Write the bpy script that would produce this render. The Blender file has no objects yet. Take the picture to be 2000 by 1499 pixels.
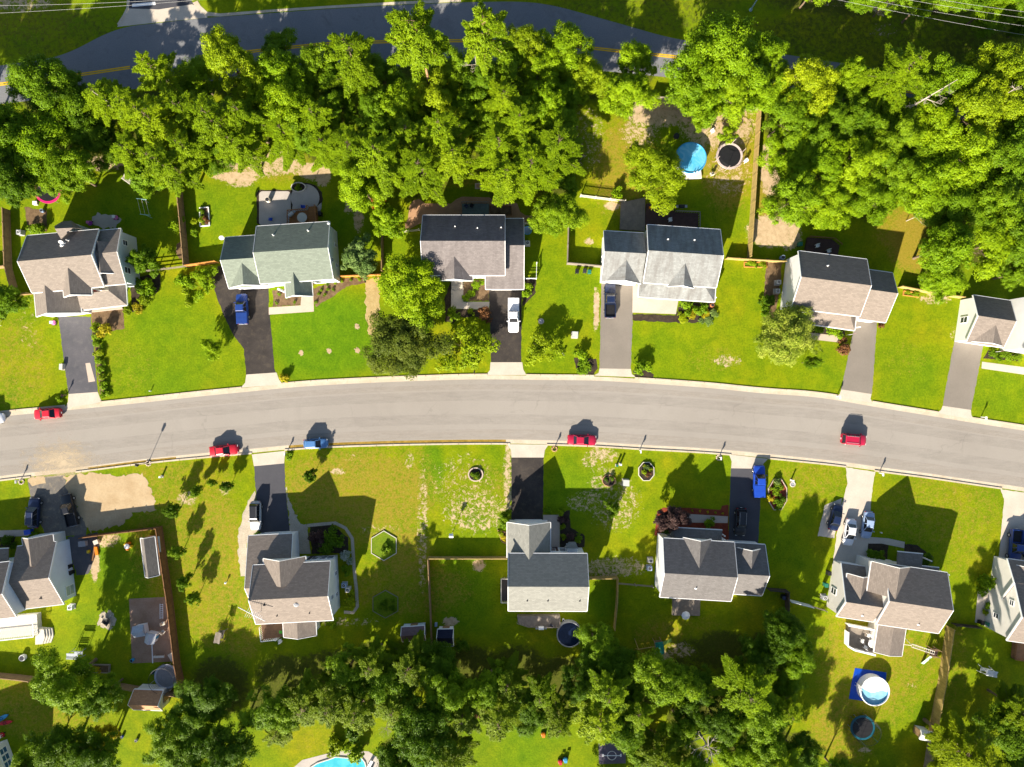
import bpy, math, random
import numpy as np
from mathutils import Vector, Matrix

random.seed(7)
R = math.radians
SC = bpy.context.scene
COL = SC.collection

# ------------------------------------------------------------------ camera, sky, sun, exposure
H_CAM = 100.0          # metres above the ground, looking straight down
S_PX = 11.2            # photo pixels per metre on the ground
cam_d = bpy.data.cameras.new('camera')
cam_d.sensor_width = 36.0
cam_d.lens = 36.0 * S_PX * H_CAM / 2000.0
cam_d.clip_end = 6000
cam = bpy.data.objects.new('camera', cam_d)
COL.objects.link(cam)
cam.location = (0, 0, H_CAM)
SC.camera = cam

SUN_EL = R(24.3)
to_sun = Vector((-0.43, -1.0, 0)).normalized() * math.cos(SUN_EL)
to_sun.z = math.sin(SUN_EL)
world = bpy.data.worlds.new('World')
SC.world = world
world.use_nodes = True
wt = world.node_tree
wt.nodes.clear()
sky = wt.nodes.new('ShaderNodeTexSky')
sky.sky_type = 'NISHITA'
sky.sun_disc = False
sky.sun_elevation = SUN_EL
sky.sun_rotation = math.atan2(to_sun.x, to_sun.y)
bg = wt.nodes.new('ShaderNodeBackground')
bg.inputs['Strength'].default_value = 0.058
wo = wt.nodes.new('ShaderNodeOutputWorld')
wt.links.new(sky.outputs[0], bg.inputs[0])
wt.links.new(bg.outputs[0], wo.inputs[0])

sun_d = bpy.data.lights.new('sun', 'SUN')
sun_d.energy = 5.0
sun_d.angle = R(0.5)
sun_d.color = (1.0, 0.90, 0.755)
sun = bpy.data.objects.new('sun', sun_d)
COL.objects.link(sun)
sun.rotation_euler = (-to_sun).to_track_quat('-Z', 'Y').to_euler()

vs = SC.view_settings
vs.view_transform = 'Standard'
vs.look = 'None'
vs.exposure = 1.46
vs.gamma = 1.0
SC.cycles.max_bounces = 5
SC.cycles.diffuse_bounces = 2
SC.cycles.transparent_max_bounces = 4

# ------------------------------------------------------------------ helpers
def W(px, py, z=0.0):
    """world point that stands at height z and is seen at photo pixel (px, py)"""
    k = (1 - z / H_CAM) / S_PX
    return Vector(((px - 1000) * k, (749.5 - py) * k, z))

ORG = {}

def tag(o, label=None, cat=None, group=None, kind=None):
    if label: o['label'] = label
    if cat: o['category'] = cat
    if group: o['group'] = group
    if kind: o['kind'] = kind
    return o

def thing(name, label, cat, loc, group=None, rot=0.0):
    o = bpy.data.objects.new(name, None)
    o.empty_display_size = 0.3
    COL.objects.link(o)
    o.location = loc
    o.rotation_euler = (0, 0, rot)
    ORG[o.name] = Vector(loc)
    return tag(o, label, cat, group)

class MB:
    def __init__(self):
        self.v, self.f, self.m = [], [], []
    def add(self, vs_, fs_, mi=0):
        b = len(self.v)
        self.v += [tuple(p) for p in vs_]
        self.f += [tuple(i + b for i in f) for f in fs_]
        self.m += [mi] * len(fs_)
        return self
    def box(self, c, s, rz=0.0, mi=0, taper=1.0):
        cx, cy, cz = c
        sx, sy, sz = s[0] / 2, s[1] / 2, s[2] / 2
        co, si = math.cos(rz), math.sin(rz)
        pts = []
        for z, k in ((-sz, 1.0), (sz, taper)):
            for x, y in ((-sx, -sy), (sx, -sy), (sx, sy), (-sx, sy)):
                x2, y2 = x * k, y * k
                pts.append((cx + x2 * co - y2 * si, cy + x2 * si + y2 * co, cz + z))
        return self.add(pts, [(3, 2, 1, 0), (4, 5, 6, 7), (0, 1, 5, 4), (1, 2, 6, 5), (2, 3, 7, 6), (3, 0, 4, 7)], mi)
    def prism(self, poly, z0, z1, mi=0):
        n = len(poly)
        ar = sum(poly[i][0] * poly[(i + 1) % n][1] - poly[(i + 1) % n][0] * poly[i][1] for i in range(n))
        if ar < 0: poly = poly[::-1]
        pts = [(p[0], p[1], z0) for p in poly] + [(p[0], p[1], z1) for p in poly]
        fs = [tuple(range(n - 1, -1, -1)), tuple(range(n, 2 * n))]
        fs += [(i, (i + 1) % n, n + (i + 1) % n, n + i) for i in range(n)]
        return self.add(pts, fs, mi)
    def sheet(self, poly, z, mi=0):
        n = len(poly)
        ar = sum(poly[i][0] * poly[(i + 1) % n][1] - poly[(i + 1) % n][0] * poly[i][1] for i in range(n))
        if ar < 0: poly = poly[::-1]
        return self.add([(p[0], p[1], z) for p in poly], [tuple(range(n))], mi)
    def tube(self, p0, p1, r0, r1=None, n=8, mi=0, caps=True):
        p0, p1 = Vector(p0), Vector(p1)
        r1 = r0 if r1 is None else r1
        d = (p1 - p0)
        if d.length < 1e-6: return self
        d.normalize()
        a = d.orthogonal().normalized()
        b = d.cross(a)
        pts = []
        for p, r in ((p0, r0), (p1, r1)):
            for i in range(n):
                t = 2 * math.pi * i / n
                pts.append(p + a * (r * math.cos(t)) + b * (r * math.sin(t)))
        fs = [(i, (i + 1) % n, n + (i + 1) % n, n + i) for i in range(n)]
        if caps: fs += [tuple(range(n - 1, -1, -1)), tuple(range(n, 2 * n))]
        return self.add(pts, fs, mi)
    def lathe(self, c, prof, n=20, mi=0):
        """prof: list of (radius, z) from bottom to top, closed with caps"""
        pts, fs = [], []
        for r, z in prof:
            for i in range(n):
                t = 2 * math.pi * i / n
                pts.append((c[0] + r * math.cos(t), c[1] + r * math.sin(t), c[2] + z))
        for k in range(len(prof) - 1):
            for i in range(n):
                j = (i + 1) % n
                fs.append((k * n + i, k * n + j, (k + 1) * n + j, (k + 1) * n + i))
        fs.append(tuple(range(n - 1, -1, -1)))
        e = (len(prof) - 1) * n
        fs.append(tuple(range(e, e + n)))
        return self.add(pts, fs, mi)
    def torus(self, c, Rr, r, n=28, k=6, mi=0):
        pts, fs = [], []
        for i in range(n):
            t = 2 * math.pi * i / n
            for j in range(k):
                q = 2 * math.pi * j / k
                rr = Rr + r * math.cos(q)
                pts.append((c[0] + rr * math.cos(t), c[1] + rr * math.sin(t), c[2] + r * math.sin(q)))
        for i in range(n):
            for j in range(k):
                fs.append((i * k + j, ((i + 1) % n) * k + j, ((i + 1) % n) * k + (j + 1) % k, i * k + (j + 1) % k))
        return self.add(pts, fs, mi)
    def extr(self, prof, a, b, n, mi=0):
        """extrude profile [(s, z)] from a to b; s runs along the unit vector n"""
        k = len(prof)
        pts = [(p.x + n.x * s, p.y + n.y * s, z) for p in (a, b) for s, z in prof]
        fs = [(i, (i + 1) % k, k + (i + 1) % k, k + i) for i in range(k)]
        fs += [tuple(range(k - 1, -1, -1)), tuple(range(k, 2 * k))]
        return self.add(pts, fs, mi)
    def build(self, name, mats, parent=None, local=False, smooth=False, uv=False, kind=None):
        me = bpy.data.meshes.new(name)
        vv = self.v
        if parent is not None and not local:
            o0 = ORG[parent.name]
            vv = [(p[0] - o0.x, p[1] - o0.y, p[2] - o0.z) for p in vv]
        me.from_pydata(vv, [], self.f)
        if not isinstance(mats, (list, tuple)): mats = [mats]
        for m in mats: me.materials.append(m)
        if len(mats) > 1: me.polygons.foreach_set('material_index', self.m)
        if smooth: me.polygons.foreach_set('use_smooth', [True] * len(me.polygons))
        if uv: auto_uv(me)
        me.update()
        o = bpy.data.objects.new(name, me)
        COL.objects.link(o)
        if parent is not None:
            o.parent = parent
            ORG[o.name] = ORG.get(parent.name, Vector((0, 0, 0)))
        else:
            ORG[o.name] = Vector((0, 0, 0))
        if kind: o['kind'] = kind
        return o

def fixn(o):
    import bmesh
    bm = bmesh.new(); bm.from_mesh(o.data)
    bmesh.ops.recalc_face_normals(bm, faces=bm.faces)
    bm.to_mesh(o.data); bm.free()
    return o

def auto_uv(me):
    l = me.uv_layers.new(name='UVMap')
    Z = Vector((0, 0, 1))
    for p in me.polygons:
        n = p.normal
        h = Z.cross(n)
        h = Vector((1, 0, 0)) if h.length < 1e-4 else h.normalized()
        s = n.cross(h)
        for li in p.loop_indices:
            c = me.vertices[me.loops[li].vertex_index].co
            l.data[li].uv = (c.dot(h), c.dot(s))

def dup(o, parent=None, **kw):
    c = o.copy()
    COL.objects.link(c)
    if parent is not None: c.parent = parent
    return c

# ------------------------------------------------------------------ materials
def nodes_of(name):
    m = bpy.data.materials.new(name)
    m.use_nodes = True
    nt = m.node_tree
    return m, nt, nt.nodes['Principled BSDF']

def N(nt, t, **kw):
    n = nt.nodes.new(t)
    for k, v in kw.items():
        if k in n.inputs: n.inputs[k].default_value = v
        else: setattr(n, k, v)
    return n

def ramp(nt, src, stops):
    r = nt.nodes.new('ShaderNodeValToRGB')
    els = r.color_ramp.elements
    while len(els) < len(stops): els.new(0.5)
    for e, (p, c) in zip(els, stops):
        e.position = p
        e.color = (*c, 1) if len(c) == 3 else c
    nt.links.new(src, r.inputs[0])
    return r.outputs[0]

def mixc(nt, fac, a, b, mode='MIX'):
    n = nt.nodes.new('ShaderNodeMix')
    n.data_type = 'RGBA'
    n.blend_type = mode
    for s, i in ((fac, 0), (a, 6), (b, 7)):
        if hasattr(s, 'links'): nt.links.new(s, n.inputs[i])
        elif i == 0: n.inputs[0].default_value = s
        else: n.inputs[i].default_value = (*s, 1)
    return n.outputs[2]

def noise(nt, vec, scale, detail=4, rough=0.6, dist=0.0):
    n = nt.nodes.new('ShaderNodeTexNoise')
    n.inputs['Scale'].default_value = scale
    n.inputs['Detail'].default_value = detail
    n.inputs['Roughness'].default_value = rough
    n.inputs['Distortion'].default_value = dist
    if vec is not None: nt.links.new(vec, n.inputs['Vector'])
    return n.outputs['Fac']

def mapped(nt, src, scale):
    m = nt.nodes.new('ShaderNodeMapping')
    m.inputs['Scale'].default_value = scale
    nt.links.new(src, m.inputs['Vector'])
    return m.outputs[0]

def geo_pos(nt):
    return nt.nodes.new('ShaderNodeNewGeometry').outputs['Position']

def bump(nt, bs, h, strength=0.4, dist=0.05):
    b = nt.nodes.new('ShaderNodeBump')
    b.inputs['Strength'].default_value = strength
    b.inputs['Distance'].default_value = dist
    nt.links.new(h, b.inputs['Height'])
    nt.links.new(b.outputs[0], bs.inputs['Normal'])

MATS = {}

def plain(name, c, rough=0.6, var=0.12, metal=0.0, scale=3.0, spec=0.3, coat=0.0):
    """a painted / plastic / wooden surface with slight weathering"""
    if name in MATS: return MATS[name]
    m, nt, bs = nodes_of(name)
    tc = nt.nodes.new('ShaderNodeTexCoord').outputs['Object']
    f = noise(nt, tc, scale, 5)
    a = tuple(x * (1 - var) for x in c)
    b = tuple(min(1, x * (1 + var)) for x in c)
    nt.links.new(ramp(nt, f, [(0.3, a), (0.7, b)]), bs.inputs['Base Color'])
    bs.inputs['Roughness'].default_value = rough
    bs.inputs['Metallic'].default_value = metal
    bs.inputs['Specular IOR Level'].default_value = spec
    if coat: bs.inputs['Coat Weight'].default_value = coat
    MATS[name] = m
    return m

def surface(name, c0, c1, big=0.08, fine=6.0, rough=0.9, stain=None, stain_amt=0.4, grain=0.35, cracks=False):
    """asphalt, concrete, gravel ... in world metres"""
    if name in MATS: return MATS[name]
    m, nt, bs = nodes_of(name)
    p = geo_pos(nt)
    a = noise(nt, p, big, 5, 0.65)
    b = noise(nt, p, fine, 6, 0.75)
    col = ramp(nt, a, [(0.32, c0), (0.68, c1)])
    g = ramp(nt, b, [(0.25, (1 - grain,) * 3), (0.75, (1 + grain * 0.5,) * 3)])
    col = mixc(nt, 1.0, col, g, 'MULTIPLY')
    if stain:
        st = noise(nt, p, big * 4, 6, 0.7, 0.6)
        fac = ramp(nt, st, [(0.52, (0, 0, 0)), (0.72, (stain_amt,) * 3)])
        col = mixc(nt, fac, col, stain)
    if cracks:
        wp_ = nt.nodes.new('ShaderNodeTexNoise'); wp_.inputs['Scale'].default_value = .5; wp_.inputs['Detail'].default_value = 5
        nt.links.new(p, wp_.inputs['Vector'])
        ad = nt.nodes.new('ShaderNodeVectorMath'); ad.operation = 'MULTIPLY_ADD'
        nt.links.new(wp_.outputs['Color'], ad.inputs[0]); ad.inputs[1].default_value = (3.0, 3.0, 0); nt.links.new(p, ad.inputs[2])
        vo = nt.nodes.new('ShaderNodeTexVoronoi'); vo.feature = 'DISTANCE_TO_EDGE'; vo.inputs['Scale'].default_value = .11
        nt.links.new(ad.outputs[0], vo.inputs['Vector'])
        cr = ramp(nt, vo.outputs['Distance'], [(0.0, (.24,) * 3), (0.008, (0, 0, 0))])
        br_ = ramp(nt, noise(nt, p, .16, 3), [(.48, (0, 0, 0)), (.56, (1, 1, 1))])
        col = mixc(nt, mixc(nt, 1.0, cr, br_, 'MULTIPLY'), col, (.10, .09, .08))
        fl_ = ramp(nt, noise(nt, p, 1.4, 4, .6), [(.72, (0, 0, 0)), (.76, (.45,) * 3)])
        col = mixc(nt, fl_, col, (.42, .36, .28))
    nt.links.new(col, bs.inputs['Base Color'])
    bs.inputs['Roughness'].default_value = rough
    bs.inputs['Specular IOR Level'].default_value = 0.2
    bump(nt, bs, b, 0.3, 0.02)
    MATS[name] = m
    return m

def roofing(name, c, streak=0.25, stain=(0.05, 0.05, 0.05), stain_amt=0.0):
    if name in MATS: return MATS[name]
    m, nt, bs = nodes_of(name)
    uv = nt.nodes.new('ShaderNodeTexCoord').outputs['UV']
    br = nt.nodes.new('ShaderNodeTexBrick')
    br.inputs['Scale'].default_value = 1.0
    br.inputs['Brick Width'].default_value = 0.5
    br.inputs['Row Height'].default_value = 0.24
    br.inputs['Mortar Size'].default_value = 0.012
    br.inputs['Color1'].default_value = (*[x * 0.88 for x in c], 1)
    br.inputs['Color2'].default_value = (*[x * 1.10 for x in c], 1)
    br.inputs['Mortar'].default_value = (*[x * 0.72 for x in c], 1)
    nt.links.new(uv, br.inputs['Vector'])
    a = noise(nt, mapped(nt, uv, (1.0, 2.6, 1)), 1.6, 8, 0.8)
    g = ramp(nt, a, [(0.28, (1 - streak * .8,) * 3), (0.72, (1 + streak * .8,) * 3)])
    col = mixc(nt, 1.0, br.outputs['Color'], g, 'MULTIPLY')
    if stain_amt:
        s = noise(nt, mapped(nt, uv, (0.8, 0.16, 1)), 1.0, 6, 0.7)
        f = ramp(nt, s, [(0.42, (0, 0, 0)), (0.68, (stain_amt,) * 3)])
        col = mixc(nt, f, col, stain)
    nt.links.new(col, bs.inputs['Base Color'])
    bs.inputs['Roughness'].default_value = 0.92
    bs.inputs['Specular IOR Level'].default_value = 0.15
    bump(nt, bs, br.outputs['Fac'], 0.3, -0.02)
    MATS[name] = m
    return m

def siding(name, c):
    if name in MATS: return MATS[name]
    m, nt, bs = nodes_of(name)
    uv = nt.nodes.new('ShaderNodeTexCoord').outputs['UV']
    w = N(nt, 'ShaderNodeTexWave', wave_type='BANDS', bands_direction='Y', wave_profile='SAW')
    w.inputs['Scale'].default_value = 1.6
    nt.links.new(uv, w.inputs['Vector'])
    d = noise(nt, uv, 0.7, 5)
    col = ramp(nt, d, [(0.3, tuple(x * 0.9 for x in c)), (0.7, c)])
    l = ramp(nt, w.outputs['Fac'], [(0.0, (0.82,) * 3), (0.12, (1, 1, 1))])
    nt.links.new(mixc(nt, 1.0, col, l, 'MULTIPLY'), bs.inputs['Base Color'])
    bs.inputs['Roughness'].default_value = 0.6
    bump(nt, bs, w.outputs['Fac'], 0.4, 0.02)
    MATS[name] = m
    return m

def boards(name, c, width=0.14, dirn='X', gap=0.35):
    """timber planks, patterned in world metres"""
    if name in MATS: return MATS[name]
    m, nt, bs = nodes_of(name)
    tc = nt.nodes.new('ShaderNodeTexCoord').outputs['Object']
    w = N(nt, 'ShaderNodeTexWave', wave_type='BANDS', bands_direction=dirn, wave_profile='SAW')
    w.inputs['Scale'].default_value = 0.314 / width
    w.inputs['Distortion'].default_value = 0.3
    nt.links.new(tc, w.inputs['Vector'])
    n = noise(nt, tc, 1.6, 6, 0.7)
    col = ramp(nt, n, [(0.25, tuple(x * 0.65 for x in c)), (0.75, tuple(min(1, x * 1.25) for x in c))])
    l = ramp(nt, w.outputs['Fac'], [(0.0, (1 - gap,) * 3), (0.15, (1, 1, 1))])
    nt.links.new(mixc(nt, 1.0, col, l, 'MULTIPLY'), bs.inputs['Base Color'])
    bs.inputs['Roughness'].default_value = 0.85
    MATS[name] = m
    return m

def leafmat(name, c0, c1, transl=0.3, rough=0.5):
    """two leaf colours mixed by the per-leaf tint, with light passing through"""
    if name in MATS: return MATS[name]
    m, nt, bs = nodes_of(name)
    at = nt.nodes.new('ShaderNodeAttribute'); at.attribute_name = 'tint'
    oi = nt.nodes.new('ShaderNodeObjectInfo')
    col = mixc(nt, at.outputs['Fac'], c0, c1)
    g = ramp(nt, oi.outputs['Random'], [(0.0, (0.78, 0.80, 0.8)), (0.5, (1.0, 1.0, 1.0)), (1.0, (1.25, 1.12, 1.0))])
    col = mixc(nt, 1.0, col, g, 'MULTIPLY')
    nt.links.new(col, bs.inputs['Base Color'])
    bs.inputs['Roughness'].default_value = rough
    bs.inputs['Specular IOR Level'].default_value = 0.12
    tr = nt.nodes.new('ShaderNodeBsdfTranslucent')
    nt.links.new(col, tr.inputs['Color'])
    mx = nt.nodes.new('ShaderNodeMixShader')
    mx.inputs[0].default_value = transl
    nt.links.new(bs.outputs[0], mx.inputs[1])
    nt.links.new(tr.outputs[0], mx.inputs[2])
    nt.links.new(mx.outputs[0], nt.nodes['Material Output'].inputs['Surface'])
    MATS[name] = m
    return m

def glass(name='window_glass', c=(0.03, 0.04, 0.05)):
    if name in MATS: return MATS[name]
    m, nt, bs = nodes_of(name)
    bs.inputs['Base Color'].default_value = (*c, 1)
    bs.inputs['Roughness'].default_value = 0.08
    bs.inputs['Specular IOR Level'].default_value = 0.7
    MATS[name] = m
    return m

def watermat(name, c0, c1):
    if name in MATS: return MATS[name]
    m, nt, bs = nodes_of(name)
    p = geo_pos(nt)
    f = noise(nt, p, 0.55, 4, 0.6, 1.2)
    nt.links.new(ramp(nt, f, [(0.4, c0), (0.62, c1)]), bs.inputs['Base Color'])
    bs.inputs['Roughness'].default_value = 0.12
    bump(nt, bs, noise(nt, p, 2.5, 3), 0.15, 0.03)
    MATS[name] = m
    return m

WHITE = plain('white_paint', (0.84, 0.84, 0.83), 0.5, 0.05)
OFFW = plain('cream_plastic', (0.62, 0.57, 0.48), 0.55, 0.08)
GREY = plain('grey_metal', (0.30, 0.31, 0.33), 0.5, 0.12)
DARK = plain('dark_metal', (0.03, 0.03, 0.035), 0.5, 0.2)
BLACK = plain('black_plastic', (0.015, 0.015, 0.017), 0.55, 0.2)
RUBBER = plain('tyre_rubber', (0.02, 0.02, 0.02), 0.85, 0.2)
WOOD = boards('fence_wood', (0.30, 0.19, 0.09), 0.15, 'X')
GOLDW = boards('yellowed_wood', (0.42, 0.30, 0.10), 0.15, 'X')
BROWNW = boards('red_brown_wood', (0.22, 0.10, 0.035), 0.15, 'X')
GREYW = boards('weathered_wood', (0.24, 0.20, 0.16), 0.16, 'X')
DECKR = boards('dark_red_decking', (0.07, 0.035, 0.03), 0.3, 'Y')
DECKB = boards('brown_decking', (0.22, 0.12, 0.06), 0.3, 'Y')
BARK = plain('bark', (0.16, 0.115, 0.075), 0.95, 0.35, scale=8)
PBARK = plain('pine_bark', (0.34, 0.20, 0.11), 0.95, 0.3, scale=8)
DEADW = plain('dead_wood', (0.42, 0.36, 0.29), 0.9, 0.25, scale=6)
GLASS = glass()
CARGLASS = glass('car_glass', (0.012, 0.014, 0.018))
ASPH = surface('street_asphalt', (0.30, 0.272, 0.238), (0.335, 0.305, 0.268), 0.06, 5, stain=(0.24, 0.22, 0.195), stain_amt=0.35, grain=0.13, cracks=True)
ASPH_DK = surface('road_asphalt', (0.18, 0.19, 0.205), (0.23, 0.23, 0.235), 0.08, 5, stain=(0.07, 0.07, 0.075), grain=0.25)
DRV_BLUE = surface('sealed_drive', (0.085, 0.085, 0.095), (0.115, 0.11, 0.12), 0.25, 5, stain=(0.17, 0.16, 0.15), grain=0.2)
DRV_BLACK = surface('black_drive', (0.035, 0.030, 0.028), (0.065, 0.055, 0.048), 0.25, 5, stain=(0.10, 0.08, 0.055), stain_amt=0.6, grain=0.3)
DRV_GREY = surface('grey_drive', (0.21, 0.185, 0.155), (0.25, 0.22, 0.185), 0.25, 5, stain=(0.17, 0.15, 0.13), grain=0.12)
DRV_NAVY = surface('fresh_drive', (0.065, 0.065, 0.075), (0.08, 0.08, 0.09), 0.3, 5, grain=0.15)
CONC = surface('concrete', (0.50, 0.44, 0.36), (0.60, 0.53, 0.44), 0.4, 4, stain=(0.42, 0.36, 0.28), grain=0.12)
CONC_PINK = surface('warm_concrete', (0.50, 0.40, 0.32), (0.58, 0.47, 0.38), 0.4, 4, stain=(0.42, 0.34, 0.27), grain=0.12)
CURB = surface('kerb_concrete', (0.50, 0.42, 0.31), (0.62, 0.54, 0.42), 0.5, 4, stain=(0.40, 0.29, 0.14), stain_amt=0.6, grain=0.15)
GRAVEL = surface('pale_gravel', (0.42, 0.36, 0.27), (0.55, 0.48, 0.37), 0.6, 7, grain=0.5)
SAND = surface('bare_sand', (0.42, 0.30, 0.165), (0.53, 0.405, 0.245), 0.35, 3, stain=(0.40, 0.30, 0.18), stain_amt=0.5, grain=0.2)
STRAW = surface('straw', (0.42, 0.30, 0.12), (0.55, 0.42, 0.20), 1.2, 9, stain=(0.15, 0.17, 0.02), stain_amt=0.5, grain=0.5)
MULCH = surface('brown_mulch', (0.12, 0.075, 0.04), (0.24, 0.16, 0.085), 1.5, 9, grain=0.6)
MULCH_DK = surface('dark_mulch', (0.035, 0.025, 0.018), (0.075, 0.055, 0.035), 1.5, 9, grain=0.6)
MULCH_RED = surface('red_mulch', (0.20, 0.035, 0.018), (0.30, 0.07, 0.03), 1.5, 9, grain=0.5)
PAVER_RED = surface('red_pavers', (0.40, 0.22, 0.12), (0.50, 0.30, 0.17), 0.5, 6, grain=0.3)
PATIO_GREY = surface('patio_stone', (0.42, 0.38, 0.34), (0.52, 0.47, 0.42), 0.4, 5, grain=0.15)
YELLOW = surface('yellow_marking', (0.80, 0.45, 0.015), (0.88, 0.52, 0.02), 0.5, 6, grain=0.25)
EARTH = surface('bare_earth', (0.12, 0.075, 0.04), (0.22, 0.14, 0.075), 0.5, 5, grain=0.5)

# ------------------------------------------------------------------ the ground: one sheet with wear and some verge shade painted per vertex
BLOBS = []       # (x, y, rx, ry, channel, strength) in world metres
def blob(px, py, rx, ry, ch, s=1.0):
    c = W(px, py)
    BLOBS.append((c.x, c.y, rx / S_PX * (1.15 if ch == 'dirt' else 1), ry / S_PX * (1.15 if ch == 'dirt' else 1), ch, s * (1.22 if ch == 'dirt' else 1)))

def ground_material():
    m, nt, bs = nodes_of('lawn')
    p = geo_pos(nt)
    at = {}
    for ch in ('dirt', 'dry', 'wood', 'lush'):
        a = nt.nodes.new('ShaderNodeAttribute'); a.attribute_name = ch
        at[ch] = a.outputs['Fac']
    n1 = noise(nt, p, 0.09, 5, 0.6)
    n2 = noise(nt, p, 0.5, 6, 0.7, 0.4)
    n3 = noise(nt, p, 3.2, 6, 0.8)
    n4 = noise(nt, p, 9.0, 4, 0.8)
    col = ramp(nt, n1, [(0.32, (0.145, 0.240, 0.003)), (0.5, (0.200, 0.270, 0.003)), (0.68, (0.265, 0.280, 0.005))])
    col = mixc(nt, at['lush'], col, (0.105, 0.225, 0.004))
    g2 = ramp(nt, n2, [(0.28, (0.64, 0.76, 0.8)), (0.7, (1.26, 1.14, 1.1))])
    col = mixc(nt, 1.0, col, g2, 'MULTIPLY')
    g3 = ramp(nt, n3, [(0.3, (0.55, 0.62, 0.6)), (0.7, (1.32, 1.24, 1.2))])
    col = mixc(nt, 1.0, col, g3, 'MULTIPLY')
    g4 = ramp(nt, n4, [(0.3, (0.78, 0.8, 0.7)), (0.7, (1.16, 1.14, 1.1))])
    col = mixc(nt, 1.0, col, g4, 'MULTIPLY')
    n5 = noise(nt, p, 1.3, 8, 0.78, 0.5)
    def edge(ch, lo, hi, amount=1.0):
        m1 = nt.nodes.new('ShaderNodeMath'); m1.operation = 'MULTIPLY_ADD'
        nt.links.new(n5, m1.inputs[0]); m1.inputs[1].default_value = amount * 2.2; m1.inputs[2].default_value = -amount * 1.1
        m2 = nt.nodes.new('ShaderNodeMath'); m2.operation = 'MULTIPLY_ADD'
        nt.links.new(n3, m2.inputs[0]); m2.inputs[1].default_value = amount * 1.1; m2.inputs[2].default_value = -amount * 0.55
        m3 = nt.nodes.new('ShaderNodeMath'); m3.operation = 'ADD'
        nt.links.new(m1.outputs[0], m3.inputs[0]); nt.links.new(m2.outputs[0], m3.inputs[1])
        # no wear at all where nothing was painted
        mk = nt.nodes.new('ShaderNodeMath'); mk.operation = 'MULTIPLY'; mk.use_clamp = True
        nt.links.new(at[ch], mk.inputs[0]); mk.inputs[1].default_value = 5.0
        mm = nt.nodes.new('ShaderNodeMath'); mm.operation = 'MULTIPLY'
        nt.links.new(m3.outputs[0], mm.inputs[0]); nt.links.new(mk.outputs[0], mm.inputs[1])
        ma = nt.nodes.new('ShaderNodeMath'); ma.operation = 'ADD'
        nt.links.new(at[ch], ma.inputs[0]); nt.links.new(mm.outputs[0], ma.inputs[1])
        return ramp(nt, ma.outputs[0], [(lo, (0, 0, 0)), (hi, (1, 1, 1))])
    dryc = ramp(nt, n3, [(0.3, (0.20, 0.17, 0.012)), (0.7, (0.36, 0.27, 0.035))])
    col = mixc(nt, edge('dry', 0.35, 0.75), col, dryc)
    # bleached flecks scattered in the dry lawns
    n6 = noise(nt, p, 2.3, 8, 0.8, 0.3)
    fl = nt.nodes.new('ShaderNodeMath'); fl.operation = 'MULTIPLY'
    nt.links.new(ramp(nt, n6, [(0.60, (0, 0, 0)), (0.68, (1, 1, 1))]), fl.inputs[0])
    nt.links.new(ramp(nt, at['dry'], [(0.15, (0, 0, 0)), (0.5, (1, 1, 1))]), fl.inputs[1])
    col = mixc(nt, fl.outputs[0], col, (0.42, 0.34, 0.12))
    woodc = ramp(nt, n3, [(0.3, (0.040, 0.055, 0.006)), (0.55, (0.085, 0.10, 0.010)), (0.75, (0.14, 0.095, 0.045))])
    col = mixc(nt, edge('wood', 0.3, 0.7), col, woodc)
    dirtc = ramp(nt, n5, [(0.3, (0.36, 0.25, 0.13)), (0.6, (0.55, 0.42, 0.26))])
    col = mixc(nt, edge('dirt', 0.42, 0.62), col, dirtc)
    nt.links.new(col, bs.inputs['Base Color'])
    bs.inputs['Roughness'].default_value = 0.95
    bs.inputs['Specular IOR Level'].default_value = 0.1
    bump(nt, bs, n4, 0.6, 0.08)
    return m

def make_ground():
    xs = np.concatenate([[-3000, -900, -300, -150], np.arange(-100, 100.01, 0.5), [150, 300, 900, 3000]])
    ys = np.concatenate([[-3000, -900, -300, -150], np.arange(-80, 80.01, 0.5), [150, 300, 900, 3000]])
    X, Y = np.meshgrid(xs, ys)
    nx, ny = len(xs), len(ys)
    co = np.stack([X.ravel(), Y.ravel(), np.zeros(nx * ny)], 1)
    i = np.arange(ny - 1)[:, None] * nx + np.arange(nx - 1)[None, :]
    faces = np.stack([i, i + 1, i + nx + 1, i + nx], -1).reshape(-1, 4)
    me = bpy.data.meshes.new('ground')
    me.from_pydata(co.tolist(), [], faces.tolist())
    for ch in ('dirt', 'dry', 'wood', 'lush'):
        val = np.zeros(nx * ny)
        for (bx, by, rx, ry, c, s) in BLOBS:
            if c != ch: continue
            d = ((X.ravel() - bx) / rx) ** 2 + ((Y.ravel() - by) / ry) ** 2
            val = np.maximum(val, s * np.clip(1.5 - d, 0, 1))
        a = me.attributes.new(ch, 'FLOAT', 'POINT')
        a.data.foreach_set('value', val.astype(np.float32))
    me.materials.append(ground_material())
    o = bpy.data.objects.new('ground', me)
    COL.objects.link(o)
    o['kind'] = 'structure'
    return o

def pxpoly(pts, z=0.0):
    return [tuple(W(x, y, z)[:2]) for x, y in pts]

def flat(name, pts, z, mat, ragged=0.0, thick=0.0):
    """a pavement-like patch: a thin sheet, edges optionally ragged"""
    P = [Vector(p) for p in pxpoly(pts)]
    if ragged:
        rnd = random.Random(int(pts[0][0] * 7 + pts[0][1]))
        Q = []
        for a, b in zip(P, P[1:] + P[:1]):
            n = max(1, int((b - a).length / 0.45))
            for k in range(n):
                q = a.lerp(b, k / n)
                Q.append(Vector((q.x + rnd.uniform(-ragged, ragged), q.y + rnd.uniform(-ragged, ragged))))
        P = Q
    mb = MB()
    if thick: mb.prism([tuple(p) for p in P], -0.02, thick)
    else: mb.sheet([tuple(p) for p in P], z)
    return mb.build(name, mat, kind='structure')

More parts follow.
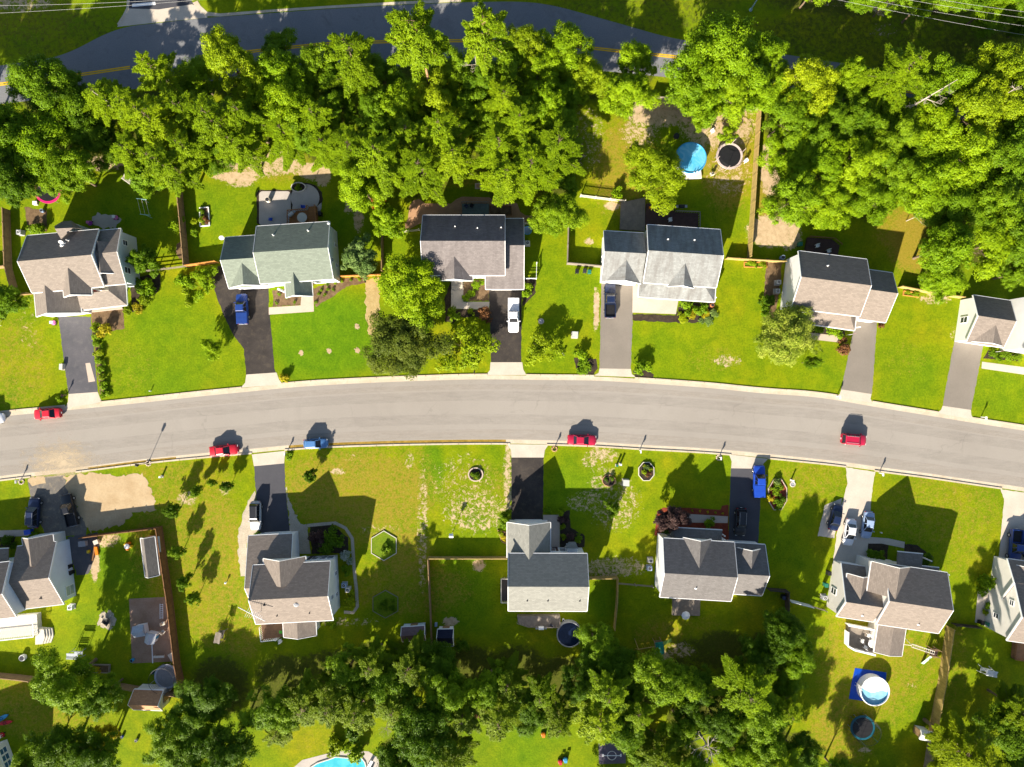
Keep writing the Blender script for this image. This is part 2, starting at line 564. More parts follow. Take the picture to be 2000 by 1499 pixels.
def smooth_line(pts, x0, x1, step=12, win=9):
    pts = sorted(pts)
    xs = np.arange(x0, x1 + 1, step, dtype=float)
    ys = np.interp(xs, [p[0] for p in pts], [p[1] for p in pts])
    k = np.ones(win) / win
    pad = np.concatenate([np.full(win, 2 * ys[0]) - ys[win:0:-1], ys, np.full(win, 2 * ys[-1]) - ys[-2:-win - 2:-1]])
    sm = np.convolve(pad, k, 'same')[win:-win]
    return list(zip(xs, sm))

def ribbon(name, top, bot, z, mat):
    mb = MB()
    t = [W(x, y) for x, y in top]; b = [W(x, y) for x, y in bot]
    n = len(t)
    mb.add([(p.x, p.y, z) for p in t] + [(p.x, p.y, z) for p in b],
           [(n + i, n + i + 1, i + 1, i) for i in range(n - 1)])
    return mb.build(name, mat, kind='structure')

def off(line, d): return [(x, y + d) for x, y in line]

def circ(px, py, r, n=28, rx=None, a0=0.0):
    rx = rx or r
    return [(px + rx * math.cos(2 * math.pi * i / n + a0), py + r * math.sin(2 * math.pi * i / n + a0)) for i in range(n)]

def spill(name, c, centre, rx, ry, lo=.40, hi=.62):
    """thin scatter of sand or silt on paving: opaque specks, thinning out to the edges"""
    m, nt, bs = nodes_of(name)
    pz = geo_pos(nt)
    mp = nt.nodes.new('ShaderNodeMapping'); mp.inputs['Location'].default_value = (-centre.x / rx, -centre.y / ry, 0); mp.inputs['Scale'].default_value = (1 / rx, 1 / ry, 0)
    nt.links.new(pz, mp.inputs['Vector'])
    ln = nt.nodes.new('ShaderNodeVectorMath'); ln.operation = 'LENGTH'
    nt.links.new(mp.outputs[0], ln.inputs[0])
    n = noise(nt, mapped(nt, pz, (.8, 1.6, 1)), .9, 9, .75, 1.0)
    s = nt.nodes.new('ShaderNodeMath'); s.operation = 'MULTIPLY_ADD'
    nt.links.new(ln.outputs['Value'], s.inputs[0]); s.inputs[1].default_value = -.42
    nt.links.new(n, s.inputs[2])
    f = ramp(nt, s.outputs[0], [(lo - .22, (0, 0, 0)), (hi - .1, (.8, .8, .8))])
    bs.inputs['Base Color'].default_value = (*c, 1); bs.inputs['Roughness'].default_value = .95
    tr = nt.nodes.new('ShaderNodeBsdfTransparent'); mx = nt.nodes.new('ShaderNodeMixShader')
    nt.links.new(f, mx.inputs[0]); nt.links.new(tr.outputs[0], mx.inputs[1]); nt.links.new(bs.outputs[0], mx.inputs[2])
    nt.links.new(mx.outputs[0], nt.nodes['Material Output'].inputs['Surface'])
    return m

# ================================================================== SETTING: roads, kerbs, drives, walks
ST_TOP = [(-200, 826), (-80, 812), (0, 803), (75, 796), (200, 784), (320, 771.5), (400, 762.5), (480, 755), (571, 745.5), (660, 740), (757, 735.5),
          (920, 730), (1000, 730.5), (1080, 732), (1161, 732), (1281, 739.5), (1400, 748), (1480, 757.5), (1600, 764.5), (1701, 783), (1832, 804),
          (1916, 818), (2000, 830), (2100, 848), (2220, 872)]
ST_BOT = [(-200, 970), (-80, 951), (0, 940), (60, 933), (150, 924), (283, 906.5), (400, 895), (491, 887.5), (557, 880), (650, 874.5), (780, 870.5), (918, 868.5), (995, 868.5),
          (1063, 870), (1180, 874), (1241, 879), (1330, 883), (1420, 889), (1500, 897), (1652, 912.5), (1709, 922), (1800, 933), (1955, 956), (2000, 962), (2100, 980), (2220, 1003)]
s_top = smooth_line(ST_TOP, -160, 2180)
s_bot = smooth_line(ST_BOT, -160, 2180)
ribbon('street', off(s_top, 10), off(s_bot, -9), 0.006, ASPH)
ribbon('gutter', off(s_top, 3), off(s_top, 11), 0.010, CURB)
ribbon('gutter', off(s_bot, -10), off(s_bot, -2), 0.010, CURB)

def kerb(line, gaps, d0, d1):
    mb = MB()
    for kk, ((xa, ya), (xb, yb)) in enumerate(zip(line, line[1:])):
        if kk % 8 == 7: xb, yb = xa + (xb - xa) * .82, ya + (yb - ya) * .82
        if any(g0 < (xa + xb) / 2 < g1 for g0, g1 in gaps): continue
        q = pxpoly([(xa, ya + d0), (xb, yb + d0), (xb, yb + d1), (xa, ya + d1)])
        mb.prism(q, 0.0, 0.11)
    return mb.build('kerb', CURB, kind='structure')
fine_t = [(x, float(np.interp(x, [p[0] for p in s_top], [p[1] for p in s_top]))) for x in np.arange(-160, 2180, 4.0)]
fine_b = [(x, float(np.interp(x, [p[0] for p in s_bot], [p[1] for p in s_bot]))) for x in np.arange(-160, 2180, 4.0)]
kerb(fine_t, [(128, 198), (470, 551), (950, 1027), (1160, 1240), (1634, 1703), (1832, 1900)], 0, 3)
kerb(fine_b, [(60, 150), (491, 556), (995, 1067), (1426, 1499), (1653, 1709), (1955, 2020)], -3, 0)

ribbon('silt', [(x, y - 9.5) for x, y in fine_b if 560 < x < 992], [(x, y - 4.5) for x, y in fine_b if 560 < x < 992], 0.016, surface('weedy_silt', (0.20, 0.135, 0.01), (0.42, 0.27, 0.06), 0.9, 5, grain=.5))
ribbon('silt', [(x, y - 7.5) for x, y in fine_b if 168 < x < 345], [(x, y - 3.5) for x, y in fine_b if 168 < x < 345], 0.016, surface('weedy_silt', (0.20, 0.135, 0.01), (0.42, 0.27, 0.06), 0.9, 5, grain=.5))
flat('sand_spill', [(30, 832), (255, 812), (280, 900), (150, 928), (40, 938)], 0.018, spill('sand_on_asphalt', (.58, .46, .30), W(120, 905), 95 / S_PX, 62 / S_PX))

def wear(name, c, amt):
    m, nt, bs = nodes_of(name)
    pz = geo_pos(nt)
    f = ramp(nt, noise(nt, mapped(nt, pz, (.25, 1.4, 1)), 1.0, 7, .75), [(.35, (0, 0, 0)), (.75, (amt,) * 3)])
    bs.inputs['Base Color'].default_value = (*c, 1); bs.inputs['Roughness'].default_value = .95
    tr = nt.nodes.new('ShaderNodeBsdfTransparent'); mx = nt.nodes.new('ShaderNodeMixShader')
    nt.links.new(f, mx.inputs[0]); nt.links.new(tr.outputs[0], mx.inputs[1]); nt.links.new(bs.outputs[0], mx.inputs[2])
    nt.links.new(mx.outputs[0], nt.nodes['Material Output'].inputs['Surface'])
    return m
WEAR = wear('tyre_wear', (.23, .21, .185), .20); PALE = wear('pale_dust', (.40, .345, .28), .32)
for f_, w_, mt_ in ((.13, 5, PALE), (.28, 9, WEAR), (.66, 10, WEAR), (.90, 9, PALE)):
    ln_ = [(x, (yt + 10) * (1 - f_) + (yb - 9) * f_) for (x, yt), (_, yb) in zip(s_top, s_bot)]
    ribbon('tyre_track', off(ln_, -w_), off(ln_, w_), 0.0135, mt_)

# upper road with double yellow line, side street with stop bar
UP_TOP = [(-200, 168), (0, 128), (120, 112), (229, 54), (405, 35), (520, 27), (640, 18), (767, 11), (900, 5), (1020, 3), (1075, 9), (1187, 40), (1312, 76), (1528, 106), (1704, 133), (1850, 160), (2000, 190), (2200, 235)]
UP_BOT = [(-200, 226), (0, 204), (150, 186), (400, 160), (600, 141), (800, 128), (1000, 127), (1144, 136), (1283, 149), (1531, 178), (1715, 208), (2000, 258), (2200, 300)]
u_top = smooth_line(UP_TOP, -160, 2180, 8, 11)
u_bot = smooth_line(UP_BOT, -160, 2180, 8, 11)
ribbon('upper_road', u_top, u_bot, 0.006, ASPH_DK)
ya = smooth_line([(-200, 189), (0, 165), (152, 147), (254, 132)], -160, 254, 6, 5)
yb = smooth_line([(388, 112), (507, 99), (575, 92), (660, 84), (804, 81), (900, 80), (1000, 82), (1144, 93), (1221, 101.5), (1325, 112), (1531, 137), (1715, 168), (2000, 222), (2200, 262)], 388, 2180, 6, 7)
for l in (ya, yb):
    for d in (-1.9, 1.9):
        ribbon('yellow_line', off(l, d - 1.3), off(l, d + 1.3), 0.011, YELLOW)
flat('side_street', [(247, -60), (251, 16), (246, 30), (384, 14), (372, 0), (360, -20), (358, -60)], 0.008, DRV_NAVY)
flat('road_apron', [(229, 53), (238, 36), (248, 17), (310, 19), (375, 9), (387, 13), (405, 26), (405, 35), (310, 44)], 0.014, CONC)
flat('stop_bar', [(258, 8), (303, 4), (304, 10), (258, 14)], 0.012, WHITE)
ribbon('upper_kerb', [(386, 2), (392, 12), (405, 24), (430, 27), (520, 20), (640, 12), (767, 4.5), (900, -2)], [(376, 6), (385, 17), (402, 32), (430, 33), (520, 25), (640, 17), (767, 10), (900, 4)], 0.03, CURB)
ribbon('upper_kerb', [(229, 47), (240, 30), (247, 16), (250, -20)], [(232, 52), (244, 34), (252, 18), (255, -20)], 0.03, CURB)

# driveways
def drive(pts, mat): return flat('driveway', pts, 0.010, mat, 0.06)
def apron(pts): return flat('apron', pts, 0.018, CONC)
def walk(pts, mat=CONC_PINK): return flat('walkway', pts, 0.014, mat)
drive([(114, 619), (177, 619), (191, 768), (134, 771)], DRV_BLUE)
flat('concrete_patch', [(167, 710), (176, 709), (186, 745), (173, 747)], 0.016, CONC_PINK)
apron([(134, 770), (191, 766), (196, 779), (200, 786), (128, 797), (133, 785)])
drive([(411, 520), (440, 520), (446, 561), (525, 561), (525, 600), (529, 634), (536, 720), (540, 729), (481, 733), (476, 682), (456, 655), (440, 623), (424, 583), (414, 548)], DRV_BLACK)
apron([(481, 732), (540, 728), (545, 742), (552, 751), (470, 758), (479, 748)])
walk([(525, 601), (587, 597), (589, 575), (612, 574), (613, 609), (525, 615)])
drive([(955, 560), (1019, 560), (1018, 709), (959, 709)], DRV_BLACK)
apron([(958, 708), (1020, 708), (1022, 722), (1028, 733), (949, 733), (957, 723)])
walk([(881, 546), (905, 545), (905, 590), (956, 590), (955, 605), (881, 603)], CONC)
drive([(1175, 547), (1238, 552), (1232, 722), (1171, 720)], DRV_GREY)
apron([(1171, 720), (1232, 721), (1234, 731), (1242, 737), (1159, 734), (1169, 729)])
walk([(1236, 557), (1247, 557), (1247, 583), (1325, 586), (1320, 614), (1235, 611)], CONC)
drive([(1672, 620), (1713, 624), (1703, 770), (1643, 762)], DRV_GREY)
apron([(1643, 761), (1702, 770), (1700, 779), (1704, 787), (1632, 776), (1640, 770)])
walk([(1579, 650), (1643, 657), (1637, 669), (1573, 662)])
drive([(1864, 665), (1921, 673), (1896, 802), (1841, 794)], DRV_GREY)
apron([(1841, 793), (1896, 801), (1897, 811), (1902, 820), (1830, 807), (1838, 801)])
walk([(1918, 707), (2040, 723), (2040, 738), (1917, 720)], CONC)
drive([(54, 936), (126, 928), (134, 960), (170, 1028), (168, 1046), (91, 1048), (62, 985)], surface('worn_drive', (0.13, 0.12, 0.11), (0.19, 0.175, 0.15), 0.35, 4, stain=(0.34, 0.27, 0.18), stain_amt=0.8, grain=0.3))
flat('dirt_drive', [(52, 934), (86, 929), (92, 946), (62, 950)], 0.013, SAND, 0.3)
flat('sand_lot', [(124, 930), (180, 925), (230, 929), (281, 926), (287, 940), (296, 960), (306, 998), (260, 1003), (240, 1025), (176, 1040), (150, 990), (133, 958)], 0.012, SAND, 0.3)
walk([(-20, 1037), (57, 1035), (57, 1047), (-20, 1050)])
drive([(496, 910), (555, 905), (557, 950), (568, 1060), (507, 1060), (499, 950)], DRV_NAVY)
apron([(492, 888), (557, 881), (555, 905.5), (496, 911)])
flat('gravel_strip', [(498, 961), (499, 998), (508, 1052), (484, 1058), (480, 1126), (470, 1126), (463, 1048), (483, 980)], 0.009, GRAVEL, 0.2)
flat('gravel_strip', [(558, 950), (566, 980), (586, 1022), (600, 1026), (600, 1060), (568, 1056)], 0.009, GRAVEL, 0.25)
walk([(582, 1026), (599, 1026), (607, 1082), (580, 1082)], GRAVEL)
def path_strip(pts, w, mat, z=0.013, name='walkway'):
    P = [W(*p) for p in pts]
    mb = MB(); L, Rr = [], []
    for i, p in enumerate(P):
        d = (P[min(i + 1, len(P) - 1)] - P[max(i - 1, 0)]).normalized()
        n = Vector((-d.y, d.x, 0)) * (w / 2)
        L.append(p + n); Rr.append(p - n)
    k = len(P)
    mb.add([(p.x, p.y, z) for p in L + Rr], [(k + i, k + i + 1, i + 1, i) for i in range(k - 1)])
    return mb.build(name, mat, kind='structure')
path_strip([(600, 1027), (630, 1024), (655, 1022), (675, 1032), (688, 1052), (690, 1085), (692, 1115), (696, 1150), (698, 1185), (690, 1197), (672, 1196)], 0.55, GRAVEL)
drive([(999, 893), (1062, 893), (1060, 1030), (999, 1030)], DRV_BLACK)
apron([(991, 868), (1071, 869), (1064, 880), (1062, 894), (999, 894), (998, 880)])
walk([(1061, 1006), (1093.5, 1006), (1093, 1070), (1060, 1070)])
drive([(1428, 914), (1490, 914), (1486, 960), (1480, 1073), (1422, 1068), (1425, 990)], DRV_NAVY)
apron([(1424, 888), (1500, 896.5), (1491, 906), (1489, 916), (1428, 915), (1429, 902)])
walk([(1342, 1004), (1422, 1009), (1421, 1022), (1343, 1021)])
drive([(1652, 913), (1709, 922), (1702, 971), (1697, 1048), (1691, 1125), (1624, 1118), (1640, 1000), (1655, 945)], CONC)
drive([(1611, 987), (1645, 973), (1629, 1051), (1597, 1047)], CONC)
flat('walkway', [(1697, 1049), (1735, 1052), (1767, 1059), (1766, 1071), (1722, 1062), (1696, 1062)], 0.014, CONC)
drive([(1954, 956), (2040, 968), (2040, 1115), (1949, 1108), (1961, 975)], CONC)
flat('side_pad', [(1910, 1155), (1932, 1150), (1940, 1224), (1904, 1216)], 0.012, CONC)

# mulch beds and other planted ground
def bed(pts, mat, z=0.012, rag=0.12): return flat('mulch_bed', pts, z, mat, rag)
bed([(533, 568), (590, 562), (589, 596), (533, 600)], MULCH)
bed([(606, 566), (667, 545), (716, 541), (714, 552), (676, 560), (650, 580), (617, 599), (613, 590)], MULCH)
flat('straw_strip', [(712, 546), (741, 543), (741, 600), (736, 653), (720, 654), (714, 600)], 0.012, STRAW, 0.3)
bed([(180, 590), (240, 592), (243, 642), (212, 648), (178, 640)], MULCH)
bed([(180, 640), (190, 640), (208, 772), (196, 775)], MULCH)
bed([(254, 545), (312, 533), (314, 560), (300, 580), (280, 600), (258, 612)], MULCH_DK)
bed([(356, 470), (364, 478), (362, 500), (352, 506), (344, 498), (346, 476)], MULCH)
bed([(48, 405), (92, 412), (92, 452), (54, 452)], MULCH)
bed([(868, 585), (881, 545), (881, 604), (956, 606), (957, 630), (930, 618), (900, 620), (884, 632), (870, 628)], MULCH_DK)
bed([(905, 548), (955, 548), (955, 588), (906, 588)], MULCH)
bed([(1020, 545), (1047, 545), (1046, 572), (1030, 592), (1021, 598)], MULCH_DK)
bed([(1120, 700), (1165, 702), (1166, 722), (1160, 731), (1128, 730)], MULCH_DK)
bed([(1234, 614), (1320, 616), (1328, 592), (1394, 592), (1396, 615), (1384, 630), (1330, 631), (1236, 626)], MULCH_DK)
bed([(1236, 724), (1262, 722), (1278, 732), (1276, 739), (1242, 736)], MULCH_DK)
bed([(1496, 505), (1528, 512), (1518, 600), (1502, 640), (1490, 620)], MULCH)
bed([(1588, 638), (1650, 647), (1648, 660), (1586, 652)], MULCH_DK)
bed([(1930, 685), (1990, 694), (1990, 706), (1920, 700)], MULCH_DK, rag=0.05)
bed([(605, 1028), (650, 1026), (680, 1050), (682, 1090), (660, 1080), (610, 1082)], MULCH_DK)
bed([(1094, 998), (1112, 998), (1114, 1030), (1142, 1046), (1142, 1070), (1094, 1070)], MULCH_DK)
bed([(1278, 1046), (1284, 998), (1296, 992), (1340, 992), (1408, 996), (1410, 988), (1423, 986), (1423, 1066), (1300, 1050)], MULCH_RED, rag=0.04)
bed([(1697, 1056), (1735, 1058), (1732, 1098), (1694, 1096)], MULCH_DK)
bed([(1765, 1062), (1790, 1066), (1824, 1090), (1820, 1102), (1768, 1090)], MULCH_DK)
bed([(0, 1050), (30, 1048), (28, 1068), (0, 1070)], MULCH_DK)
flat('red_patio', [(791, 438), (797, 428), (799, 405), (806, 393), (818, 389), (831, 398), (881, 398), (892, 389), (903, 384.5), (956, 386), (965, 393), (1001, 393), (1011, 399), (1016, 414), (1026, 421), (1055, 423), (1055, 437), (1026, 437), (820, 437), (792, 452)], 0.014, PAVER_RED)
def rrect(x0, y0, x1, y1, r):
    o = []
    for cx, cy, a in ((x1 - r, y0 + r, -90), (x1 - r, y1 - r, 0), (x0 + r, y1 - r, 90), (x0 + r, y0 + r, 180)):
        for k in range(6):
            t = R(a + k * 18)
            o.append((cx + r * math.cos(t), cy + r * math.sin(t)))
    return o
flat('mulch_bed', rrect(501, 371, 577, 440, 8), 0.012, MULCH_DK, 0.1)
flat('stone_patio', rrect(506, 374, 568, 441, 7), 0.016, PATIO_GREY)
flat('mulch_bed', circ(598, 389, 32, rx=33), 0.013, MULCH_DK, 0.1)
flat('stone_patio', [(570, 412)] + [(596 + 28 * math.cos(R(a)), 387 + 27 * math.sin(R(a))) for a in range(150, 420, 12)] + [(628, 396), (628, 407), (612, 440), (570, 440)], 0.018, PATIO_GREY)
flat('rock_patio', [(180, 425), (190, 416), (210, 420), (232, 423), (238, 432), (226, 445), (200, 447), (182, 440)], 0.012, PATIO_GREY, 0.25)
flat('pool_deck', [(574, 1499), (590, 1485), (640, 1472), (655, 1468), (690, 1466), (720, 1468), (738, 1480), (742, 1500), (742, 1560), (570, 1560)], 0.012, PATIO_GREY)
flat('ball_court', [(1169, 1452), (1222, 1450), (1222, 1491), (1170, 1493)], 0.014, surface('court_asphalt', (0.12, 0.10, 0.13), (0.17, 0.15, 0.19), 0.4, 5))
flat('yard_surface', [(252, 1170), (334, 1166), (346, 1292), (258, 1296)], 0.012, surface('brown_play_ground', (0.31, 0.19, 0.12), (0.42, 0.275, 0.19), 0.4, 5, grain=0.25))
flat('ash_ring', circ(210, 1212, 17), 0.012, GRAVEL, 0.35)
flat('yard_pad', [(133, 1050), (190, 1040), (192, 1070), (180, 1095), (176, 1120), (150, 1125), (140, 1090)], 0.011, DRV_BLUE, 0.15)
for x, y, r in ((588, 690, 4.5), (643, 686, 5), (698, 684.5, 5.5), (697, 638, 5)):
    flat('seeded_patch', circ(x, y, r), 0.012, SAND, 0.15)

# ---- wear of the lawns (dirt, dry grass, lush grass, woodland floor) and painted verge shade
for a in ((500, 322, 60, 24, 'dirt', .5), (450, 345, 30, 8, 'dirt', .75), (545, 300, 20, 18, 'dirt', .55), (565, 325, 30, 16, 'dirt', .5), (615, 335, 28, 16, 'dirt', .72), (630, 345, 14, 18, 'dirt', .7),
          (470, 350, 30, 14, 'dirt', .6), (1505, 330, 18, 50, 'dirt', .75), (1505, 452, 40, 28, 'dirt', .78), (1540, 460, 24, 26, 'dirt', .6), (1290, 220, 60, 26, 'dirt', .62), (1400, 245, 70, 45, 'dirt', .52),
          (1250, 260, 35, 30, 'dirt', .4), (1425, 340, 40, 40, 'dirt', .36), (1150, 270, 30, 60, 'dirt', .3), (1195, 403, 14, 7, 'dirt', .8), (1150, 472, 9, 7, 'dirt', .6), (1825, 585, 30, 10, 'dirt', .45),
          (700, 425, 9, 28, 'dirt', .6), (680, 400, 8, 18, 'dirt', .5), (1165, 605, 4, 42, 'dirt', .8), (1420, 705, 26, 12, 'dirt', .4), (1175, 890, 30, 16, 'dirt', .42), (1150, 902, 14, 12, 'dirt', .4),
          (992, 930, 8, 70, 'dirt', .5), (930, 1000, 60, 40, 'dirt', .36), (1000, 960, 14, 40, 'dirt', .4), (905, 945, 60, 60, 'dirt', .26), (1200, 985, 50, 50, 'dirt', .33), (1180, 950, 30, 40, 'dirt', .33), (1140, 980, 30, 20, 'dirt', .36), (1200, 1108, 60, 20, 'dirt', .42),
          (825, 1030, 10, 120, 'dirt', .36), (660, 922, 14, 6, 'dirt', .5), (935, 1105, 12, 12, 'dirt', .6), (740, 1035, 40, 10, 'dirt', .3), (1780, 1340, 10, 6, 'dirt', .3), (1690, 1465, 12, 6, 'dirt', .5),
          (1690, 1295, 6, 5, 'dirt', .1), (1290, 1290, 20, 18, 'dirt', .55), (1330, 1270, 26, 14, 'dirt', .42), (880, 1215, 14, 8, 'dirt', .7), (200, 320, 40, 14, 'dirt', .5), (110, 1110, 10, 16, 'dirt', .5),
          (185, 1100, 8, 32, 'dirt', .75), (205, 1060, 20, 10, 'dirt', .5), (215, 1050, 20, 8, 'dirt', .5), (1725, 60, 30, 14, 'dirt', .25), (40, 8, 60, 14, 'dirt', .42), (1640, 0, 60, 12, 'dirt', .3), (1720, 10, 30, 20, 'dirt', .42),
          (690, 895, 18, 12, 'dirt', .2), (800, 900, 10, 16, 'dirt', .35), (440, 955, 10, 14, 'dirt', .4), (365, 975, 18, 14, 'dirt', .42),
          (1300, 1150, 20, 8, 'dirt', .2), (675, 1215, 60, 10, 'dirt', .3), (1860, 890, 0.5, .5, 'dirt', .1), (1860, 650, 4, 20, 'dirt', .3), (55, 632, 20, 60, 'dirt', .2),
          (1230, 330, 80, 110, 'dry', .62), (1420, 300, 60, 120, 'dry', .7), (1500, 390, 26, 100, 'dry', .75), (1790, 470, 60, 70, 'dry', .85), (1740, 440, 40, 50, 'dry', .6), (560, 320, 110, 40, 'dry', .5), (900, 340, 60, 30, 'dry', .5),
          (40, 700, 60, 90, 'dry', .42), (230, 620, 40, 60, 'dry', .2), (350, 950, 120, 60, 'dry', .45), (420, 1080, 60, 140, 'dry', .55), (660, 930, 120, 50, 'dry', .55), (730, 1000, 110, 80, 'dry', .55), (800, 950, 60, 100, 'dry', .4),
          (790, 1080, 60, 60, 'dry', .6), (930, 960, 80, 70, 'dry', .42), (1560, 930, 60, 30, 'dry', .35), (1830, 960, 120, 30, 'dry', .4), (1880, 1040, 60, 100, 'dry', .36), (1700, 1290, 120, 140, 'dry', .5), (1650, 1420, 80, 80, 'dry', .55),
          (1840, 1290, 60, 120, 'dry', .4), (60, 1380, 100, 70, 'dry', .5), (150, 1400, 70, 60, 'dry', .4), (1290, 1260, 60, 60, 'dry', .5), (470, 1230, 50, 70, 'dry', .5), (760, 1150, 70, 70, 'dry', .4), (1340, 1230, 90, 40, 'dry', .35),
          (1390, 700, 60, 30, 'dry', .3), (1770, 700, 50, 40, 'dry', .26), (1440, 840, .5, .5, 'dry', .2), (60, 30, 120, 60, 'dry', .4), (650, 1450, 90, 40, 'dry', .3), (1620, 20, 60, 40, 'dry', .4),
          (640, 660, 130, 90, 'lush', .9), (330, 690, 130, 90, 'lush', .5), (1080, 600, 60, 110, 'lush', .25), (1350, 680, 130, 70, 'lush', .2), (440, 400, 80, 50, 'lush', .5), (250, 1090, 80, 60, 'lush', .7), (1640, 700, 60, 60, 'lush', .3),
          (1770, 740, 60, 60, 'lush', .35), (845, 920, 22, 60, 'lush', .8), (1950, 770, 60, 40, 'lush', .4), (1130, 960, 60, 80, 'lush', .5), (900, 1160, 70, 80, 'lush', .6), (1180, 1170, 30, 50, 'lush', .7), (250, 400, 80, 50, 'lush', .5),
          (1390, 420, 60, 40, 'lush', .3), (900, 380, 60, 30, 'lush', .3), (690, 440, 50, 60, 'lush', .6), (960, 1450, 160, 60, 'lush', .6)):
    blob(*a)
for a in ((1250, 15, 220, 60, 'wood', .42), (1700, 70, 260, 60, 'wood', .5), (1950, 100, 160, 60, 'wood', .6), (90, 60, 160, 70, 'wood', .4), (1750, 5, 260, 30, 'wood', .8),  # most wood blobs here paint tree shade on the verge as floor colour
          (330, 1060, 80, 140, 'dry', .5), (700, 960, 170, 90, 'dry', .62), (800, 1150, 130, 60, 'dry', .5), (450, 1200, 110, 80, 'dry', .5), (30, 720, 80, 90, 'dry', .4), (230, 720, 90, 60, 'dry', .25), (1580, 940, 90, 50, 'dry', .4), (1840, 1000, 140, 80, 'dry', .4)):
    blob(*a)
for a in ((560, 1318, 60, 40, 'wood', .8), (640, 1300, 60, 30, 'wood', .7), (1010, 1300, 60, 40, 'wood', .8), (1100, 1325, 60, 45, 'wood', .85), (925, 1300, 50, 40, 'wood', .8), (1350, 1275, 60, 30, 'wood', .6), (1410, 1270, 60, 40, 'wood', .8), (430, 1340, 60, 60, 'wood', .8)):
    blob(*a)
for a in ((680, 640, 55, 70), (1560, 690, 80, 50), (1940, 760, 50, 40), (600, 900, 20, 20)):
    pass

# ================================================================== HOUSES
class Block: pass

def V(p, z): return p if isinstance(p, Vector) else W(p[0], p[1], z)

def gable(root, A, B, zr, ds, dn, ze, wm, rm, zen=None, z0=0.0, over=0.35, eo=0.3, rakeA=True, rakeB=True, walls=True, t=0.16):
    """gabled block: ridge A-B at height zr, eaves ds to its right-hand side and dn to its left-hand side"""
    a, b = V(A, zr), V(B, zr)
    u = (b - a); u.z = 0; u.normalize()
    n = Vector((-u.y, u.x, 0))
    zen = ze if zen is None else zen
    mb = MB()
    mb.extr([(-ds, ze), (0, zr), (dn, zen), (dn, zen - t), (0, zr - t * 1.15), (-ds, ze - t)], a, b, n)
    roof = mb.build('roof', rm, root, uv=False)
    fixn(roof); auto_uv(roof.data)
    tm = MB()
    chev = [(-ds - .02, ze + .02), (0, zr + .025), (dn + .02, zen + .02), (dn + .02, zen - .26), (0, zr - .30), (-ds - .02, ze - .26)]
    if rakeA: tm.extr(chev, a - u * .075, a - u * .001, n)
    if rakeB: tm.extr(chev, b + u * .001, b + u * .075, n)
    tm.extr([(-ds - .11, ze - .03), (-ds - .002, ze - .03), (-ds - .002, ze - .22), (-ds - .11, ze - .22)], a, b, n)
    tm.extr([(dn + .002, zen - .03), (dn + .11, zen - .03), (dn + .11, zen - .22), (dn + .002, zen - .22)], a, b, n)
    o = tm.build('roof_trim', WHITE, roof); fixn(o)
    bl = Block()
    bl.a, bl.b, bl.u, bl.n, bl.ds, bl.dn, bl.over, bl.eo, bl.root = a, b, u, n, ds - over, dn - over, over, eo, root
    bl.zr, bl.ze, bl.zen, bl.roof = zr, ze, zen, roof
    bl.rs, bl.rn = ds, dn
    if walls:
        zs = zr - (zr - ze) * (ds - over) / ds - t - .03
        zn = zr - (zr - zen) * (dn - over) / dn - t - .03
        wb = MB()
        wb.extr([(-ds + over, z0), (dn - over, z0), (dn - over, zn), (0, zr - t - .05), (-ds + over, zs)], a + u * eo, b - u * eo, n)
        w = wb.build('wall', wm, root); fixn(w); auto_uv(w.data)
        bl.wall = w
    return bl

def front_gable(root, peak, zr, half, ze, depth, fdir, wm, rm, z0=None, over=0.3, eo=0.25):
    """small gable whose ridge runs back into the roof behind; peak = the front end of its ridge"""
    p = V(peak, zr)
    back = p - fdir * depth
    return gable(root, back, p, zr, half, half, ze, wm, rm, z0=(ze - .9 if z0 is None else z0), over=over, eo=eo, rakeA=False, rakeB=True)

def wpt(bl, side, f, z, out=0.0):
    L = (bl.b - bl.a).length
    if side == 'S': p = bl.a + bl.u * (bl.eo + f * (L - 2 * bl.eo)) - bl.n * (bl.ds + out); d = -bl.n
    elif side == 'N': p = bl.a + bl.u * (bl.eo + f * (L - 2 * bl.eo)) + bl.n * (bl.dn + out); d = bl.n
    elif side == 'A': p = bl.a + bl.u * (bl.eo - out) + bl.n * (-bl.ds + f * (bl.ds + bl.dn)); d = -bl.u
    else: p = bl.b - bl.u * (bl.eo - out) + bl.n * (-bl.ds + f * (bl.ds + bl.dn)); d = bl.u
    return Vector((p.x, p.y, z)), d

def win(bl, side, f, z, w=0.95, h=1.4, mat=None):
    p, d = wpt(bl, side, f, z)
    ang = math.atan2(d.y, d.x) - math.pi / 2
    q = p + d * .04
    fr = MB()
    t = .09
    for (ox, oz, sx, sz) in ((0, h / 2 + t / 2, w + 2 * t, t), (0, -h / 2 - t / 2, w + 2 * t, t), (-w / 2 - t / 2, 0, t, h), (w / 2 + t / 2, 0, t, h), (0, 0, w, .05)):
        c = q + Vector((math.cos(ang) * ox, math.sin(ang) * ox, oz))
        fr.box(c, (sx, .10, sz), ang)
    o = fr.build('window', WHITE, bl.root)
    pn = MB(); pn.box(q - d * .015, (w, .03, h), ang)
    pn.build('pane', mat or GLASS, o)

def door(bl, side, f, w=1.0, h=2.1, name='door', mat=None, panels=0, z0=0.05):
    p, d = wpt(bl, side, f, z0 + h / 2)
    ang = math.atan2(d.y, d.x) - math.pi / 2
    m = MB()
    m.box(p + d * .04, (w, .08, h), ang)
    for k in range(panels):
        m.box(p + d * .09 + Vector((0, 0, -h / 2 + h * (k + .5) / panels)), (w * .92, .03, h / panels * .8), ang)
    o = m.build(name, mat or WHITE, bl.root)
    if name == 'door':
        hb = MB(); hb.box(p + d * .11 + Vector((math.cos(ang) * w * .38, math.sin(ang) * w * .38, -.05)), (.06, .06, .14), ang)
        hb.build('handle', GREY, o)

